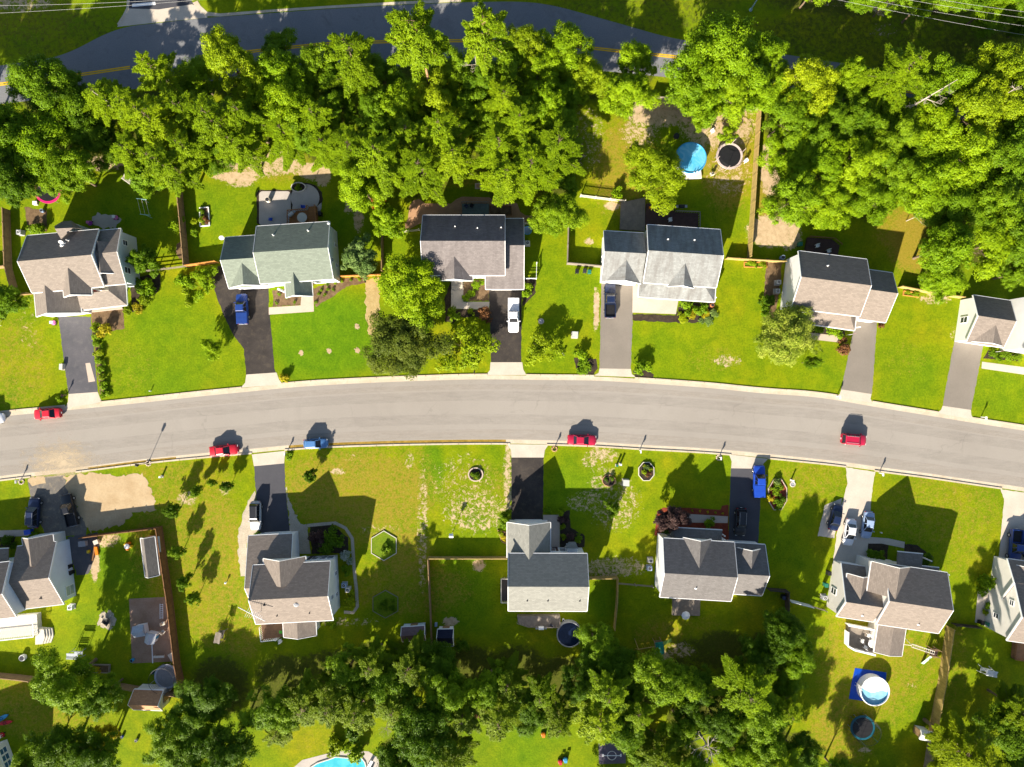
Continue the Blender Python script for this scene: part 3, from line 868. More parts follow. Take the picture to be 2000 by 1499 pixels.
def on_roof(bl, f, s):
    """point on the roof: f along the ridge, s metres across (negative = right-hand slope)"""
    L = (bl.b - bl.a).length
    p = bl.a + bl.u * (f * L) + bl.n * s
    z = bl.zr - (bl.zr - bl.ze) * (-s) / bl.rs if s < 0 else bl.zr - (bl.zr - bl.zen) * s / bl.rn
    return Vector((p.x, p.y, z))

def vent(bl, f, s, h=.55, r=.07, mat=None):
    p = on_roof(bl, f, s)
    m = MB(); m.tube(p - Vector((0, 0, .15)), p + Vector((0, 0, h)), r, r, 10)
    m.lathe(p, [(r * 2.6, -.05), (r * 1.5, .08)], 10)
    m.build('vent_pipe', mat or WHITE, bl.root)

def dish(root, p, d=(0.4, -0.6, .5), r=.34):
    p = Vector(p); d = Vector(d).normalized()
    m = MB()
    m.tube(p, p + Vector((0, 0, .5)), .03, n=6)
    c = p + Vector((0, 0, .55))
    m.tube(c, c + d * .10, .06, r, 16)
    m.tube(c + d * .1, c + d * .12, r, r * .93, 16)
    m.tube(c + d * .1 - Vector((0, 0, r * .9)), c + d * .5, .02, n=5)
    m.box(c + d * .52, (.08, .08, .12))
    m.build('satellite_dish', plain('dish_grey', (.62, .62, .62), .5), root)

def planes(root, polys, mat, name='roof', thick=.14, trim=None):
    """roof made of slabs: each polygon a list of (px, py, z) or Vectors"""
    mb = MB()
    for pl in polys:
        P = [p if isinstance(p, Vector) else W(*p) for p in pl]
        k = len(P)
        nrm = (P[1] - P[0]).cross(P[2] - P[0])
        if nrm.z < 0: P = P[::-1]
        mb.add(P + [p - Vector((0, 0, thick)) for p in P], [tuple(range(k)), tuple(range(2 * k - 1, k - 1, -1))] + [(i, k + i, k + (i + 1) % k, (i + 1) % k) for i in range(k)])
    o = mb.build(name, mat, root)
    auto_uv(o.data)
    if trim:
        tb = MB()
        for p, q in trim:
            p = p if isinstance(p, Vector) else W(*p); q = q if isinstance(q, Vector) else W(*q)
            d = (q - p); d.z = 0; d.normalize(); nn = Vector((d.y, -d.x, 0))
            tb.add([p + nn * .003, q + nn * .003, q + nn * .14, p + nn * .14] + [x - Vector((0, 0, .2)) for x in (p + nn * .003, q + nn * .003, q + nn * .14, p + nn * .14)],
                   [(3, 2, 1, 0), (4, 5, 6, 7), (0, 1, 5, 4), (1, 2, 6, 5), (2, 3, 7, 6), (3, 0, 4, 7)])
        fixn(tb.build('roof_trim', WHITE, o))
    return o

def porch_posts(root, pts, h, r=.09):
    for x, y in pts:
        b = W(x, y, 0)
        m = MB(); m.box((b.x, b.y, h / 2), (r * 2, r * 2, h))
        m.box((b.x, b.y, .12), (r * 3, r * 3, .24))
        m.build('porch_post', WHITE, root)

def std_windows(bl, front, back, ends, two=True):
    zs = (1.5, 4.0) if two else (1.5,)
    for z in zs:
        for s, fs in ((front[0], front[1]), (back[0], back[1])):
            for f in fs: win(bl, s, f, z)
        for e in ends:
            for f in ((.35,) if z > 2 else (.3, .7)): win(bl, e, f, z, .65, .95)

SID_W = siding('white_siding', (0.84, 0.84, 0.84))
SID_B = siding('pale_blue_siding', (0.58, 0.66, 0.70))
SID_BW = siding('bluish_white_siding', (0.68, 0.75, 0.84))
SID_C = siding('cream_siding', (0.74, 0.71, 0.65))
RF_BROWN = roofing('brown_shingles', (0.23, 0.197, 0.168), .16)
RF_BROWN2 = roofing('grey_brown_shingles', (0.225, 0.19, 0.162), .18)
RF_GREEN = roofing('green_shingles', (0.185, 0.215, 0.175), .10)
RF_CHAR = roofing('weathered_shingles', (0.185, 0.165, 0.16), .30, (0.06, 0.05, 0.05), .35)
RF_GREY = roofing('stained_grey_shingles', (0.25, 0.26, 0.255), .12, (0.10, 0.085, 0.075), .6)
RF_TAN = roofing('tan_shingles', (0.235, 0.197, 0.165), .16)
RF_SLATE = roofing('slate_grey_shingles', (0.235, 0.235, 0.21), .08)
RF_DARK = roofing('dark_grey_shingles', (0.155, 0.147, 0.143), .18, (0.08, 0.07, 0.065), .3)
RF_NAVY = roofing('black_shingles', (0.045, 0.045, 0.05), .2)

# ---- house 1: far left, brown roof, several gables
h = thing('house', 'brown shingled house with many front gables at the far left above the street', 'house', W(150, 560))
H1 = h
b = gable(h, (34, 511), (178, 498), 7.2, 4.75, 4.75, 4.9, SID_B, RF_BROWN, rakeB=True)
fr = -b.n
std_windows(b, ('S', (.25, .8)), ('N', (.2, .5, .8)), ('A',))
vent(b, .58, 2.6); vent(b, .62, 3.1); vent(b, .55, 2.2, r=.16, h=.25)
# lower wing on the right end, with a gabled box roof and a tall pale wall
p0 = V((178, 498), 7.2)
wing = gable(h, p0 - b.u * .5 + b.n * .5, p0 + b.u * 3.3 + b.n * .5, 5.9, 5.0, 4.2, 4.4, SID_B, RF_BROWN, rakeA=False)
win(wing, 'B', .8, 3.2, .8, 1.1); win(wing, 'B', .55, 1.5); win(wing, 'B', .25, 3.2); win(wing, 'N', .5, 1.6)
g = front_gable(h, W(196, 533, 6.1), 6.1, 1.5, 4.9, 5.2, fr, SID_B, RF_BROWN, z0=4.0)
# garage gable, middle gable and hipped porch
gg = front_gable(h, (92, 611.5), 5.4, 3.8, 3.0, 6.0, fr, SID_W, RF_BROWN, z0=0)
door(gg, 'B', .5, 4.8, 2.2, 'garage_door', WHITE, 4)
front_gable(h, (137, 575.5), 6.5, 2.3, 4.9, 4.2, fr, SID_W, RF_BROWN)
e = W(164, 608, 2.9); bk = fr * -3.3
planes(h, [[(158, 606, 2.8), (247.5, 596, 2.8), (212, 568, 4.1), (150, 575, 4.1)], [(247.5, 596, 2.8), (243.5, 532.5, 2.8), (210, 534, 4.0), (212, 568, 4.1)]], RF_BROWN,
       trim=[((158, 606, 2.76), (247.5, 596, 2.76)), ((247.5, 596, 2.76), (243.5, 532.5, 2.76))])
porch_posts(h, [(172, 600), (206, 597), (238, 593), (236, 560)], 2.75)
m = MB(); m.prism(pxpoly([(166, 572), (240, 563), (241, 604), (168, 612)]), 0.02, .3); m.build('porch_floor', CONC_PINK, h)
# rear hipped dormer
q = V((129, 451), 5.6)
planes(h, [[(107, 447, 6.5), (141, 445.5, 6.5), (119, 467, 5.9)], [(107, 447, 6.5), (141, 445.5, 6.5), (139, 431.5, 5.0), (121, 433, 5.0)], [(107, 447, 6.5), (121, 433, 5.0), (106, 442, 5.0)], [(141, 445.5, 6.5), (160, 447, 5.0), (139, 431.5, 5.0)]], RF_BROWN2)
m = MB(); m.prism([tuple(W(x, y, 4.9)[:2]) for x, y in ((110, 445), (141, 443), (139, 434), (121, 435))], 0, 4.85); m.build('rear_bay', SID_B, h)
dish(h, W(124, 474, 6.3), (.3, -.7, .5)); dish(h, W(238, 452, 3.2), (.3, -.7, .5), .45)
door(b, 'S', .62, mat=plain('red_door', (.3, .05, .04)))

# ---- house 2: green roof
h = thing('house', 'green roofed house with pale blue siding and round patio behind', 'house', W(560, 510))
H2 = h
b = gable(h, (494.5, 493.5), (640, 484), 6.9, 4.75, 4.75, 5.0, SID_BW, RF_GREEN)
fr = -b.n
std_windows(b, ('S', (.72, .82, .92)), ('N', (.2, .5, .8)), ('B',))
vent(b, .25, 2.9); vent(b, .72, 3.3); vent(b, .99, 4.4, .1, .12)
gw = gable(h, (430.5, 508.5), (497, 503.8), 5.7, 4.3, 4.3, 3.5, SID_W, RF_GREEN, rakeB=False)
g1 = front_gable(h, (475, 556), 5.4, 3.3, 3.4, 4.8, fr, SID_W, RF_GREEN, z0=0)
door(g1, 'B', .5, 4.6, 2.2, 'garage_door', WHITE, 4)
win(gw, 'N', .5, 1.6); win(gw, 'A', .5, 1.6)
g2 = front_gable(h, (575.5, 576.5), 5.6, 2.25, 3.6, 7.2, fr, SID_W, RF_GREEN, z0=2.6)
porch_posts(h, [(556, 570), (606, 566)], 2.8, .14)
dish(h, W(436, 466, 3.9), (.3, -.6, .5), .42)
p = wpt(b, 'S', .42, 2.7, .5)[0]
m = MB(); m.box((p.x, p.y, 2.7), (3.0, 1.0, .12), 0.06); m.build('porch_roof', WHITE, h)
door(b, 'S', .58, mat=plain('dark_door', (.1, .06, .04)))

# ---- house 3: weathered charcoal roof with red paver patio
h = thing('house', 'weathered charcoal roofed house with a red paver patio behind it', 'house', W(922, 510))
H3 = h
b = gable(h, (821.5, 471), (986, 471), 7.3, 5.1, 4.8, 5.0, SID_W, RF_CHAR)
fr = Vector((0, -1, 0))
std_windows(b, ('S', (.6, .72)), ('N', (.2, .5, .8)), ('A',))
for f, s in ((.4, 2.7), (.67, 2.4), (.955, 2.5)): vent(b, f, s, .3, .06)
gw = gable(h, (975, 479.5), (1023.5, 479.5), 5.6, 5.9, 5.1, 3.1, SID_W, RF_CHAR, rakeA=False)
g1 = gable(h, (947.5, 511), (1023.5, 511), 4.45, 4.35, 2.0, 2.85, SID_W, RF_CHAR, zen=4.0, rakeA=True)
door(g1, 'S', .5, 4.8, 2.2, 'garage_door', WHITE, 4)
win(gw, 'B', .3, 1.6); win(gw, 'B', .7, 1.6); win(gw, 'N', .5, 1.6)
g2 = front_gable(h, (887, 545), 6.3, 2.9, 4.7, 5.5, fr, SID_W, RF_CHAR, z0=2.6)
win(g2, 'B', .5, 4.3)
# entrance steps and stoop
m = MB()
for k in range(4): m.box(W(893, 552 + k * 4, 0) + Vector((0, 0, (0.55 - .13 * k) / 2)), (1.9, .36, 0.55 - .13 * k))
m.box(W(893, 545, 0) + Vector((0, 0, .3)), (2.2, 1.0, .6))
m.build('front_steps', CONC, h)
door(b, 'S', .44, mat=plain('dark_door2', (.08, .07, .06)), z0=.6)
porch_posts(h, [(882, 549), (904, 549)], 2.6, .1)

# ---- house 4: stained grey roof, white walls, hipped porch
h = thing('house', 'white house with stained light grey roof and a long hipped front porch', 'house', W(1300, 520))
H4 = h
b = gable(h, (1267, 489.5), (1413, 499.5), 7.2, 4.8, 4.8, 4.9, SID_W, RF_GREY)
fr = -b.n
std_windows(b, ('S', (.2, .8)), ('N', (.2, .5, .8)), ('B',))
vent(b, .27, 2.3, .3, .07); vent(b, .63, 2.5, .3, .07)
gw = gable(h, (1181.5, 491), (1262, 495.5), 6.0, 4.5, 4.0, 3.5, SID_W, RF_GREY, rakeB=False)
win(gw, 'A', .5, 1.6); win(gw, 'N', .5, 1.6)
g1 = front_gable(h, (1221, 547.5), 5.4, 2.95, 3.5, 4.0, fr, SID_W, RF_GREY, z0=0)
door(g1, 'B', .5, 4.6, 2.2, 'garage_door', WHITE, 4)
front_gable(h, (1335.5, 558), 6.5, 2.15, 4.8, 4.2, fr, SID_W, RF_GREY)
planes(h, [[(1247, 580, 2.8), (1395.5, 590, 2.8), (1378, 562, 3.9), (1266, 554, 3.9)], [(1247, 580, 2.8), (1266, 554, 3.9), (1249, 553, 2.8)], [(1395.5, 590, 2.8), (1397, 564, 2.8), (1378, 562, 3.9)]], RF_GREY,
       trim=[((1247, 580, 2.76), (1395.5, 590, 2.76)), ((1249, 553, 2.76), (1247, 580, 2.76)), ((1395.5, 590, 2.76), (1397, 564, 2.76))])
porch_posts(h, [(1252, 578), (1290, 580), (1330, 583), (1388, 586)], 2.7)
m = MB(); m.prism(pxpoly([(1247, 552), (1394, 562), (1393, 588), (1246, 580)]), 0.02, .3); m.build('porch_floor', CONC, h)
door(b, 'S', .5, mat=plain('dark_door3', (.05, .06, .1)))

# ---- house 5: tan roof, white wall on the left, long front porch
h = thing('house', 'brown roofed white house behind the variegated yellow green tree', 'house', W(1640, 560))
H5 = h
b = gable(h, (1565.5, 541), (1702, 558), 7.0, 4.8, 4.7, 4.9, SID_W, RF_TAN)
fr = -b.n
std_windows(b, ('S', (.15, .5, .8)), ('N', (.2, .5, .8)), ())
vent(b, .4, 2.6, .35, .07)
gw = gable(h, (1700, 566), (1753.5, 573.5), 5.7, 4.6, 3.8, 3.6, SID_W, RF_TAN, rakeA=False)
door(gw, 'S', .3, 4.6, 2.2, 'garage_door', WHITE, 4)
win(gw, 'N', .6, 1.6); win(gw, 'B', .5, 1.6)
planes(h, [[(1574, 632, 2.8), (1669, 645.5, 2.8), (1660, 615, 3.8), (1578, 605, 3.8)], [(1669, 645.5, 2.8), (1672, 619, 2.8), (1660, 615, 3.8)]], RF_TAN,
       trim=[((1574, 632, 2.76), (1669, 645.5, 2.76)), ((1669, 645.5, 2.76), (1672, 619, 2.76))])
porch_posts(h, [(1580, 631), (1622, 637), (1662, 642)], 2.7)
m = MB(); m.prism(pxpoly([(1577, 612), (1668, 623), (1666, 642), (1576, 632)]), 0.02, .3); m.build('porch_floor', CONC, h)
door(b, 'S', .65, mat=plain('dark_door4', (.2, .03, .03)))

# ---- house 6: right edge, white walls
h = thing('house', 'white house with brown garage gable cut off by the right edge above the street', 'house', W(1960, 640))
H6 = h
gw = gable(h, (1911, 617), (1985, 628), 4.7, 4.3, 3.7, 3.0, SID_W, RF_BROWN2, eo=.2)
fr = -gw.n
g1 = front_gable(h, (1940, 670.5), 4.3, 2.9, 2.95, 3.4, fr, SID_W, RF_BROWN2, z0=0)
door(g1, 'B', .5, 4.6, 2.2, 'garage_door', WHITE, 4)
win(gw, 'A', .5, 1.5); win(gw, 'N', .5, 1.6)
p0 = V((1985, 628), 4.7)
b = gable(h, p0 + gw.u * 1.7 + gw.n * .3, p0 + gw.u * 15 + gw.n * .3, 7.4, 5.0, 4.6, 5.0, SID_W, RF_BROWN2, eo=.2)
win(b, 'A', .68, 5.2, .9, .9); win(b, 'S', .2, 1.5); win(b, 'S', .2, 4.0)

# ---- house 7: left bottom
h = thing('house', 'bluish white sided house at the left edge below the street with rear white deck', 'house', W(70, 1110))
H7 = h
gw = gable(h, (16, 1138.5), (94.5, 1129), 5.5, 5.3, 5.3, 3.1, SID_BW, RF_BROWN2, eo=.2, rakeA=False)
g1 = front_gable(h, (55, 1053.5), 4.9, 2.6, 3.1, 4.6, gw.n, SID_C, RF_BROWN2, z0=0)
door(g1, 'B', .5, 4.6, 2.2, 'garage_door', WHITE, 4)
win(gw, 'B', .14, 1.2, 1.5, 1.7, glass('pale_glass', (.30, .36, .40))); win(gw, 'S', .6, 1.6); vent(gw, .55, -3.6, .3, .09, DARK)
p0 = W(3, 1160.5, 7.2)
b = gable(h, p0 - gw.u * 12, p0, 7.2, 4.6, 4.6, 5.1, SID_BW, RF_BROWN2, eo=.2)
for z in (1.5, 4.0):
    for f in (.3, .7): win(b, 'S', f, z)
win(b, 'N', .8, 4.0)
planes(h, [[(-60, 1076, 2.8), (16, 1072, 2.8), (16, 1098, 3.5), (-60, 1103, 3.5)]], RF_BROWN2, trim=[((16, 1072, 2.76), (-60, 1076, 2.76))])
porch_posts(h, [(10, 1076), (-40, 1079)], 2.7)

# ---- house 8: bottom left of centre, big front gable
h = thing('house', 'grey brown roofed house with one large front gable between two hexagonal beds and gravel drive', 'house', W(575, 1150))
H8 = h
b = gable(h, (485.5, 1173), (640, 1165), 7.0, 4.75, 5.0, 4.9, SID_W, RF_BROWN2)
bk = b.n
std_windows(b, ('N', (.72, .84, .94)), ('S', (.3, .6, .85)), ('B',))
vent(b, .58, -1.2, .2, .2, GREY); vent(b, .18, -1.0, .35, .10, DARK); vent(b, .72, -3.1, .3, .06, DARK); vent(b, .3, -3.3, .3, .06, DARK)
g1 = gable(h, W(478, 1150, 5.4), W(566, 1145.5, 5.4), 5.4, 3.6, 8.1, 3.2, SID_W, RF_BROWN2, rakeB=True, eo=.2)
door(g1, 'N', .5, 4.6, 2.2, 'garage_door', WHITE, 4)
front_gable(h, (545.5, 1097), 6.75, 3.5, 4.7, 4.2, bk, SID_W, RF_BROWN2)
# rear porch gable, deck
g2 = front_gable(h, (581.5, 1248.5), 4.0, 2.75, 3.0, 3.4, -bk, SID_W, RF_BROWN2, z0=0)
win(g2, 'B', .3, 1.4, 1.1, 1.3); win(g2, 'B', .7, 1.4, 1.1, 1.3)
m = MB(); m.prism(pxpoly([(513, 1216), (557, 1213), (557, 1240), (516, 1248)]), 0, .7); m.build('deck', DECKB, h)
m = MB()
for p, q in (((511, 1222), (514, 1249)), ((514, 1249), (545, 1246))):
    a_, b_ = W(*p, .7), W(*q, .7)
    for k in range(9): m.box(a_.lerp(b_, k / 8) + Vector((0, 0, .4)), (.06, .06, .9))
    m.tube(a_ + Vector((0, 0, .95)), b_ + Vector((0, 0, .95)), .06)
m.build('deck_railing', WHITE, h)
m = MB()
base = on_roof(b, .12, -2.2)
top = base + Vector((-.4, 0, 1.5))
m.tube(base, top, .03)
m.tube(top + Vector((-2.6, 1.3, .2)), top + Vector((1.6, -1.1, -.2)), .06)
for k in range(9):
    c = top.lerp(top + Vector((-2.2, 1.1, .18)), k / 8) + Vector((1.0, -.6, -.1))
    w = .35 + .07 * k
    m.tube(c + Vector((-.45 * w, -.9 * w, 0)), c + Vector((.45 * w, .9 * w, 0)), .022, n=5)
m.build('antenna', plain('aluminium', (.7, .7, .7), .4), h)
door(b, 'N', .66, mat=plain('dark_door5', (.07, .05, .05)))

# ---- house 9: bottom centre, slate roof
h = thing('house', 'slate grey and pale roofed house at the end of the straight black driveway', 'house', W(1070, 1130))
H9 = h
b = gable(h, (992.5, 1146.5), (1150, 1147), 7.0, 4.75, 4.75, 4.9, SID_W, RF_SLATE)
bk = Vector((0, 1, 0))
std_windows(b, ('N', (.58, .72, .86)), ('S', (.25, .55, .8)), ('A', 'B'))
for f in (.24, .5, .9): vent(b, f, -2.7, .25, .07, DARK)
pk = W(1033.5, 1027, 5.3)
g1 = gable(h, pk - bk * 6.0, pk, 5.3, 3.65, 3.65, 3.1, SID_W, RF_SLATE, rakeA=False, eo=.3)
door(g1, 'B', .5, 4.8, 2.2, 'garage_door', WHITE, 4)
planes(h, [[(1101, 1071, 3.1), (1129.5, 1072, 3.1), (1124, 1059, 2.7), (1111, 1059, 2.7)]], RF_SLATE)
m = MB(); m.box(W(1115, 1066, 0) + Vector((0, 0, 1.4)), (1.7, .9, 2.4)); m.build('bay_window', WHITE, h)
m = MB(); m.prism(pxpoly([(1010, 1200), (1093, 1199), (1093, 1222), (1032, 1221), (1012, 1214)]), 0, .8); m.build('deck', GREYW, h)
m = MB()
for p, q in (((1093, 1203), (1093, 1222)), ((1093, 1222), (1032, 1221)), ((1032, 1221), (1010, 1214))):
    a_, b_ = W(*p, .8), W(*q, .8)
    n_ = max(3, int((b_ - a_).length / .5))
    for k in range(n_ + 1): m.box(a_.lerp(b_, k / n_) + Vector((0, 0, .4)), (.06, .06, .9))
    m.tube(a_ + Vector((0, 0, .95)), b_ + Vector((0, 0, .95)), .05)
m.build('deck_railing', GREYW, h)
m = MB(); m.prism(pxpoly([(980, 1130), (995, 1130), (995, 1172), (980, 1172)]), 0, .6); m.build('side_landing', plain('dark_boards', (.05, .04, .035)), h)
m = MB()
for p, q in (((979, 1128), (979, 1174)), ((979, 1174), (992, 1174)), ((979, 1128), (992, 1128))):
    a_, b_ = W(*p, .6), W(*q, .6); m.tube(a_ + Vector((0, 0, .9)), b_ + Vector((0, 0, .9)), .07)
    for k in range(5): m.box(a_.lerp(b_, k / 4) + Vector((0, 0, .45)), (.06, .06, .9))
m.build('side_railing', OFFW, h)
door(b, 'N', .62, mat=plain('dark_door6', (.08, .04, .03)))

# ---- house 10: purple tree house
h = thing('house', 'dark grey roofed white house beside the purple leaved tree and red mulch', 'house', W(1390, 1110))
H10 = h
b = gable(h, (1298.5, 1120), (1440.5, 1128.5), 7.0, 4.65, 5.1, 4.9, SID_W, RF_DARK)
bk = b.n
std_windows(b, ('N', (.15, .85)), ('S', (.2, .5, .8)), ())
vent(b, .47, -2.5, .35, .09)
gw = gable(h, (1438, 1121.5), (1503, 1125.5), 5.6, 4.1, 4.5, 3.3, SID_W, RF_DARK, rakeA=False)
g1 = front_gable(h, (1470, 1077), 5.2, 2.3, 3.4, 4.2, bk, SID_W, RF_DARK, z0=0)
door(g1, 'B', .5, 3.6, 2.2, 'garage_door', WHITE, 4)
win(gw, 'B', .5, 1.5); win(gw, 'S', .5, 1.6)
front_gable(h, (1369, 1058), 6.6, 2.35, 4.8, 4.4, bk, SID_W, RF_DARK)
planes(h, [[(1311, 1031, 2.8), (1411, 1036.5, 2.8), (1400, 1056, 3.7), (1322, 1052, 3.7)], [(1311, 1031, 2.8), (1322, 1052, 3.7), (1309, 1056, 2.8)], [(1411, 1036.5, 2.8), (1409, 1062, 2.8), (1400, 1056, 3.7)]], RF_DARK,
       trim=[((1411, 1036.5, 2.76), (1311, 1031, 2.76))])
porch_posts(h, [(1316, 1034), (1345, 1036), (1375, 1038), (1405, 1040)], 2.7)
m = MB(); m.prism(pxpoly([(1313, 1035), (1408, 1040), (1407, 1060), (1312, 1056)]), 0.02, .3); m.build('porch_floor', CONC, h)
m = MB(); m.prism(pxpoly([(1313, 1166), (1366, 1169), (1365, 1201), (1312, 1200)]), 0, .5); m.build('deck', GREYW, h)
door(b, 'N', .45, mat=plain('dark_door7', (.1, .03, .03)))

# ---- house 11: right bottom, large brown front gable
h = thing('house', 'brown roofed house with a large front gable and a small garage gable behind concrete drive', 'house', W(1750, 1170))
H11 = h
gw = gable(h, (1653, 1176.5), (1726, 1187.5), 5.6, 3.2, 5.6, 3.6, SID_C, RF_BROWN2, zen=2.8, eo=.2)
bk = gw.n
g1 = front_gable(h, (1687, 1129.5), 5.3, 1.9, 3.9, 3.8, bk, SID_C, RF_BROWN2, z0=2.4)
win(g1, 'B', .5, 3.7, .9, 1.0)
door(gw, 'N', .5, 4.6, 2.1, 'garage_door', WHITE, 4)
win(gw, 'A', .4, 1.5); vent(gw, .62, -2.2, .3, .08); win(gw, 'S', .3, 1.6)
b = gable(h, (1738, 1174.5), (1862, 1193), 7.0, 4.75, 5.4, 4.7, SID_C, RF_BROWN2, eo=.2)
std_windows(b, ('N', (.75, .9)), ('S', (.6, .85)), ('B',))
vent(b, .62, -3.6, .3, .08)
front_gable(h, (1758, 1111), 6.9, 3.25, 4.7, 5.0, bk, SID_C, RF_BROWN2, z0=0)
planes(h, [[(1753.5, 1078.5, 2.9), (1803, 1083, 2.9), (1800, 1112, 3.9), (1752, 1106, 3.9)]], RF_DARK, trim=[((1803, 1083, 2.86), (1753.5, 1078.5, 2.86))])
planes(h, [[(1797, 1106, 3.0), (1834.5, 1110, 3.0), (1834, 1136, 3.9), (1798, 1131, 3.9)]], RF_DARK, trim=[((1834.5, 1110, 2.96), (1797, 1106, 2.96))])
porch_posts(h, [(1757, 1082), (1797, 1087), (1830, 1113)], 2.8)
m = MB(); m.prism(pxpoly([(1752, 1080), (1800, 1085), (1798, 1120), (1750, 1114)]), 0.02, .3); m.build('porch_floor', CONC, h)
# screened porch, white deck
pk = W(1737, 1281.5, 3.8)
g2 = gable(h, pk + bk * 5.0, pk, 3.8, 2.1, 2.6, 3.1, SID_C, RF_BROWN2, rakeA=False, eo=.2)
win(g2, 'B', .3, 1.5, 1.4, 1.5); win(g2, 'B', .7, 1.5, 1.4, 1.5)
m = MB(); m.prism(pxpoly([(1652, 1218), (1704, 1226), (1702, 1276), (1662, 1266), (1650, 1256)]), 0, .8); m.build('deck', GREYW, h)
m = MB()
for p, q in (((1650, 1217), (1703, 1227)), ((1650, 1230), (1649, 1257)), ((1649, 1257), (1662, 1265)), ((1662, 1265), (1703, 1275))):
    a_, b_ = W(*p, .8), W(*q, .8)
    d_ = (b_ - a_); an = math.atan2(d_.y, d_.x)
    m.box(a_.lerp(b_, .5) + Vector((0, 0, .5)), (d_.length, .10, 1.0), an)
    m.box(a_.lerp(b_, .5) + Vector((0, 0, 1.03)), (d_.length, .30, .06), an)
m.build('deck_railing', WHITE, h)
door(b, 'N', .32, mat=plain('dark_door8', (.15, .03, .03)))

# ---- house 12: right edge bottom
h = thing('house', 'cream sided house cut off by the right edge below the street beside a brown deck', 'house', W(1985, 1180))
H12 = h
p0 = W(1998, 1206, 7.1)
u12 = (W(1440.5, 1128.5, 7) - W(1298.5, 1120, 7)); u12.z = 0; u12.normalize()
u12 = Vector((math.cos(R(-8)), math.sin(R(-8)), 0)); n12 = Vector((-u12.y, u12.x, 0))
b = gable(h, p0, p0 + u12 * 14, 7.1, 4.8, 4.8, 4.9, SID_C, RF_BROWN2, eo=.2)
win(b, 'A', .66, 4.6, .8, .7); win(b, 'A', .3, 2.0, .7, .9)
win(b, 'S', .2, 1.5); win(b, 'S', .2, 4.0)
q0 = W(1989, 1142, 4.9)
g1 = gable(h, q0 - u12 * .6 + n12 * .2, q0 + u12 * 9 + n12 * .2, 4.9, 3.4, 3.4, 3.0, SID_C, RF_BROWN2, eo=.2)
front_gable(h, (2020, 1112), 4.6, 2.6, 3.0, 3.0, n12, SID_C, RF_BROWN2, z0=0)
m = MB(); m.prism(pxpoly([(1977, 1252), (2030, 1262), (2030, 1292), (1974, 1284)]), 0, .8); m.build('deck', DECKB, h)
m = MB()
for p, q in (((1977, 1252), (1974, 1284)), ((1974, 1284), (2030, 1293))):
    a_, b_ = W(*p, .8), W(*q, .8)
    for k in range(7): m.box(a_.lerp(b_, k / 6) + Vector((0, 0, .45)), (.08, .08, .9))
    m.tube(a_ + Vector((0, 0, .95)), b_ + Vector((0, 0, .95)), .06)
m.build('deck_railing', BROWNW, h)

# ---- house 13: bottom-left corner, white wall with windows
h = thing('house', 'white walled house with three blue windows in the bottom left corner', 'house', W(-20, 1480))
H13 = h
u13 = Vector((math.cos(R(20)), math.sin(R(20)), 0)); n13 = Vector((-u13.y, u13.x, 0))
pe = W(14, 1444, 0) - n13 * 4.6 + u13 * .2
b = gable(h, pe - u13 * 14, pe, 7.4, 4.95, 4.95, 5.0, SID_W, RF_BROWN, eo=.2, z0=0)
bl_glass = glass('blue_window_glass', (.05, .13, .25))
for f in (.60, .73, .86): win(b, 'B', f, 1.3, .9, 1.2, bl_glass)

# ================================================================== SHEDS
def shed(label, A, B, zr, ds, dn, ze, wm, rm, loc, door_side='A', name='garden_shed', win_side=None):
    h = thing(name, label, 'shed', W(*loc))
    b = gable(h, A, B, zr, ds, dn, ze, wm, rm, over=.15, eo=.12, t=.08)
    door(b, door_side, .5, 1.2, min(1.8, ze - .1), 'shed_door', WOOD, 3)
    if win_side: win(b, win_side, .3, 1.3, .6, .6)
    return h, b
s1, sb = shed('long grey shed with a white lean-to inside the fenced yard at lower left', (280.3, 1053), (289.5, 1129), 2.9, 1.05, 1.35, 2.1, OFFW, roofing('shed_grey_shingles', (.17, .155, .14), .15), (287, 1090), 'B')
m = MB()
P = [W(298, 1049, 2.0), W(311, 1048, 1.7), (W(314, 1078, 1.7)), W(303, 1083, 2.0)]
m.add(P + [p - Vector((0, 0, .1)) for p in P], [(0, 1, 2, 3), (7, 6, 5, 4), (0, 4, 5, 1), (1, 5, 6, 2), (2, 6, 7, 3), (3, 7, 4, 0)])
fixn(m.build('lean_to_roof', OFFW, s1))
m = MB()
for x, y in ((309, 1052), (312, 1076)): m.tube(W(x, y, 0), W(x, y, 0) + Vector((0, 0, 1.65)), .05)
m.build('lean_to_post', GREY, s1)
s2, sb = shed('tan shed with an orange brown shingle roof below the lower left fence', (250, 1377.5), (307.5, 1379.8), 3.6, 1.55, 1.85, 2.2, SID_C, roofing('orange_shingles', (.40, .22, .12), .15), (285, 1380), 'B', win_side='B')
s3, sb = shed('small barn shed with a mauve brown roof and pale blue end near the centre fence', (783, 1243), (828.5, 1240), 2.7, 1.35, 1.1, 1.8, SID_BW, roofing('mauve_shingles', (.14, .10, .11), .15), (806, 1245), 'N')
m = MB(); m.box(on_roof(sb, .25, -.9) + Vector((0, 0, .03)), (.4, .4, .08)); m.build('roof_hatch', GREY, s3)
s4, sb = shed('navy roofed shed with white front just right of the mauve barn shed', (853, 1247), (884, 1246.5), 2.9, 1.9, .95, 1.7, SID_W, roofing('navy_shingles', (.012, .017, .04), .15), (868, 1253), 'N', 'storage_shed')
s5, sb = shed('little white shed beside the yellowed fence at lower right', (1802, 1437), (1824, 1441), 2.3, .9, .6, 1.9, SID_W, plain('white_metal_roof', (.72, .72, .74), .4), (1808, 1437), 'A', 'storage_shed')

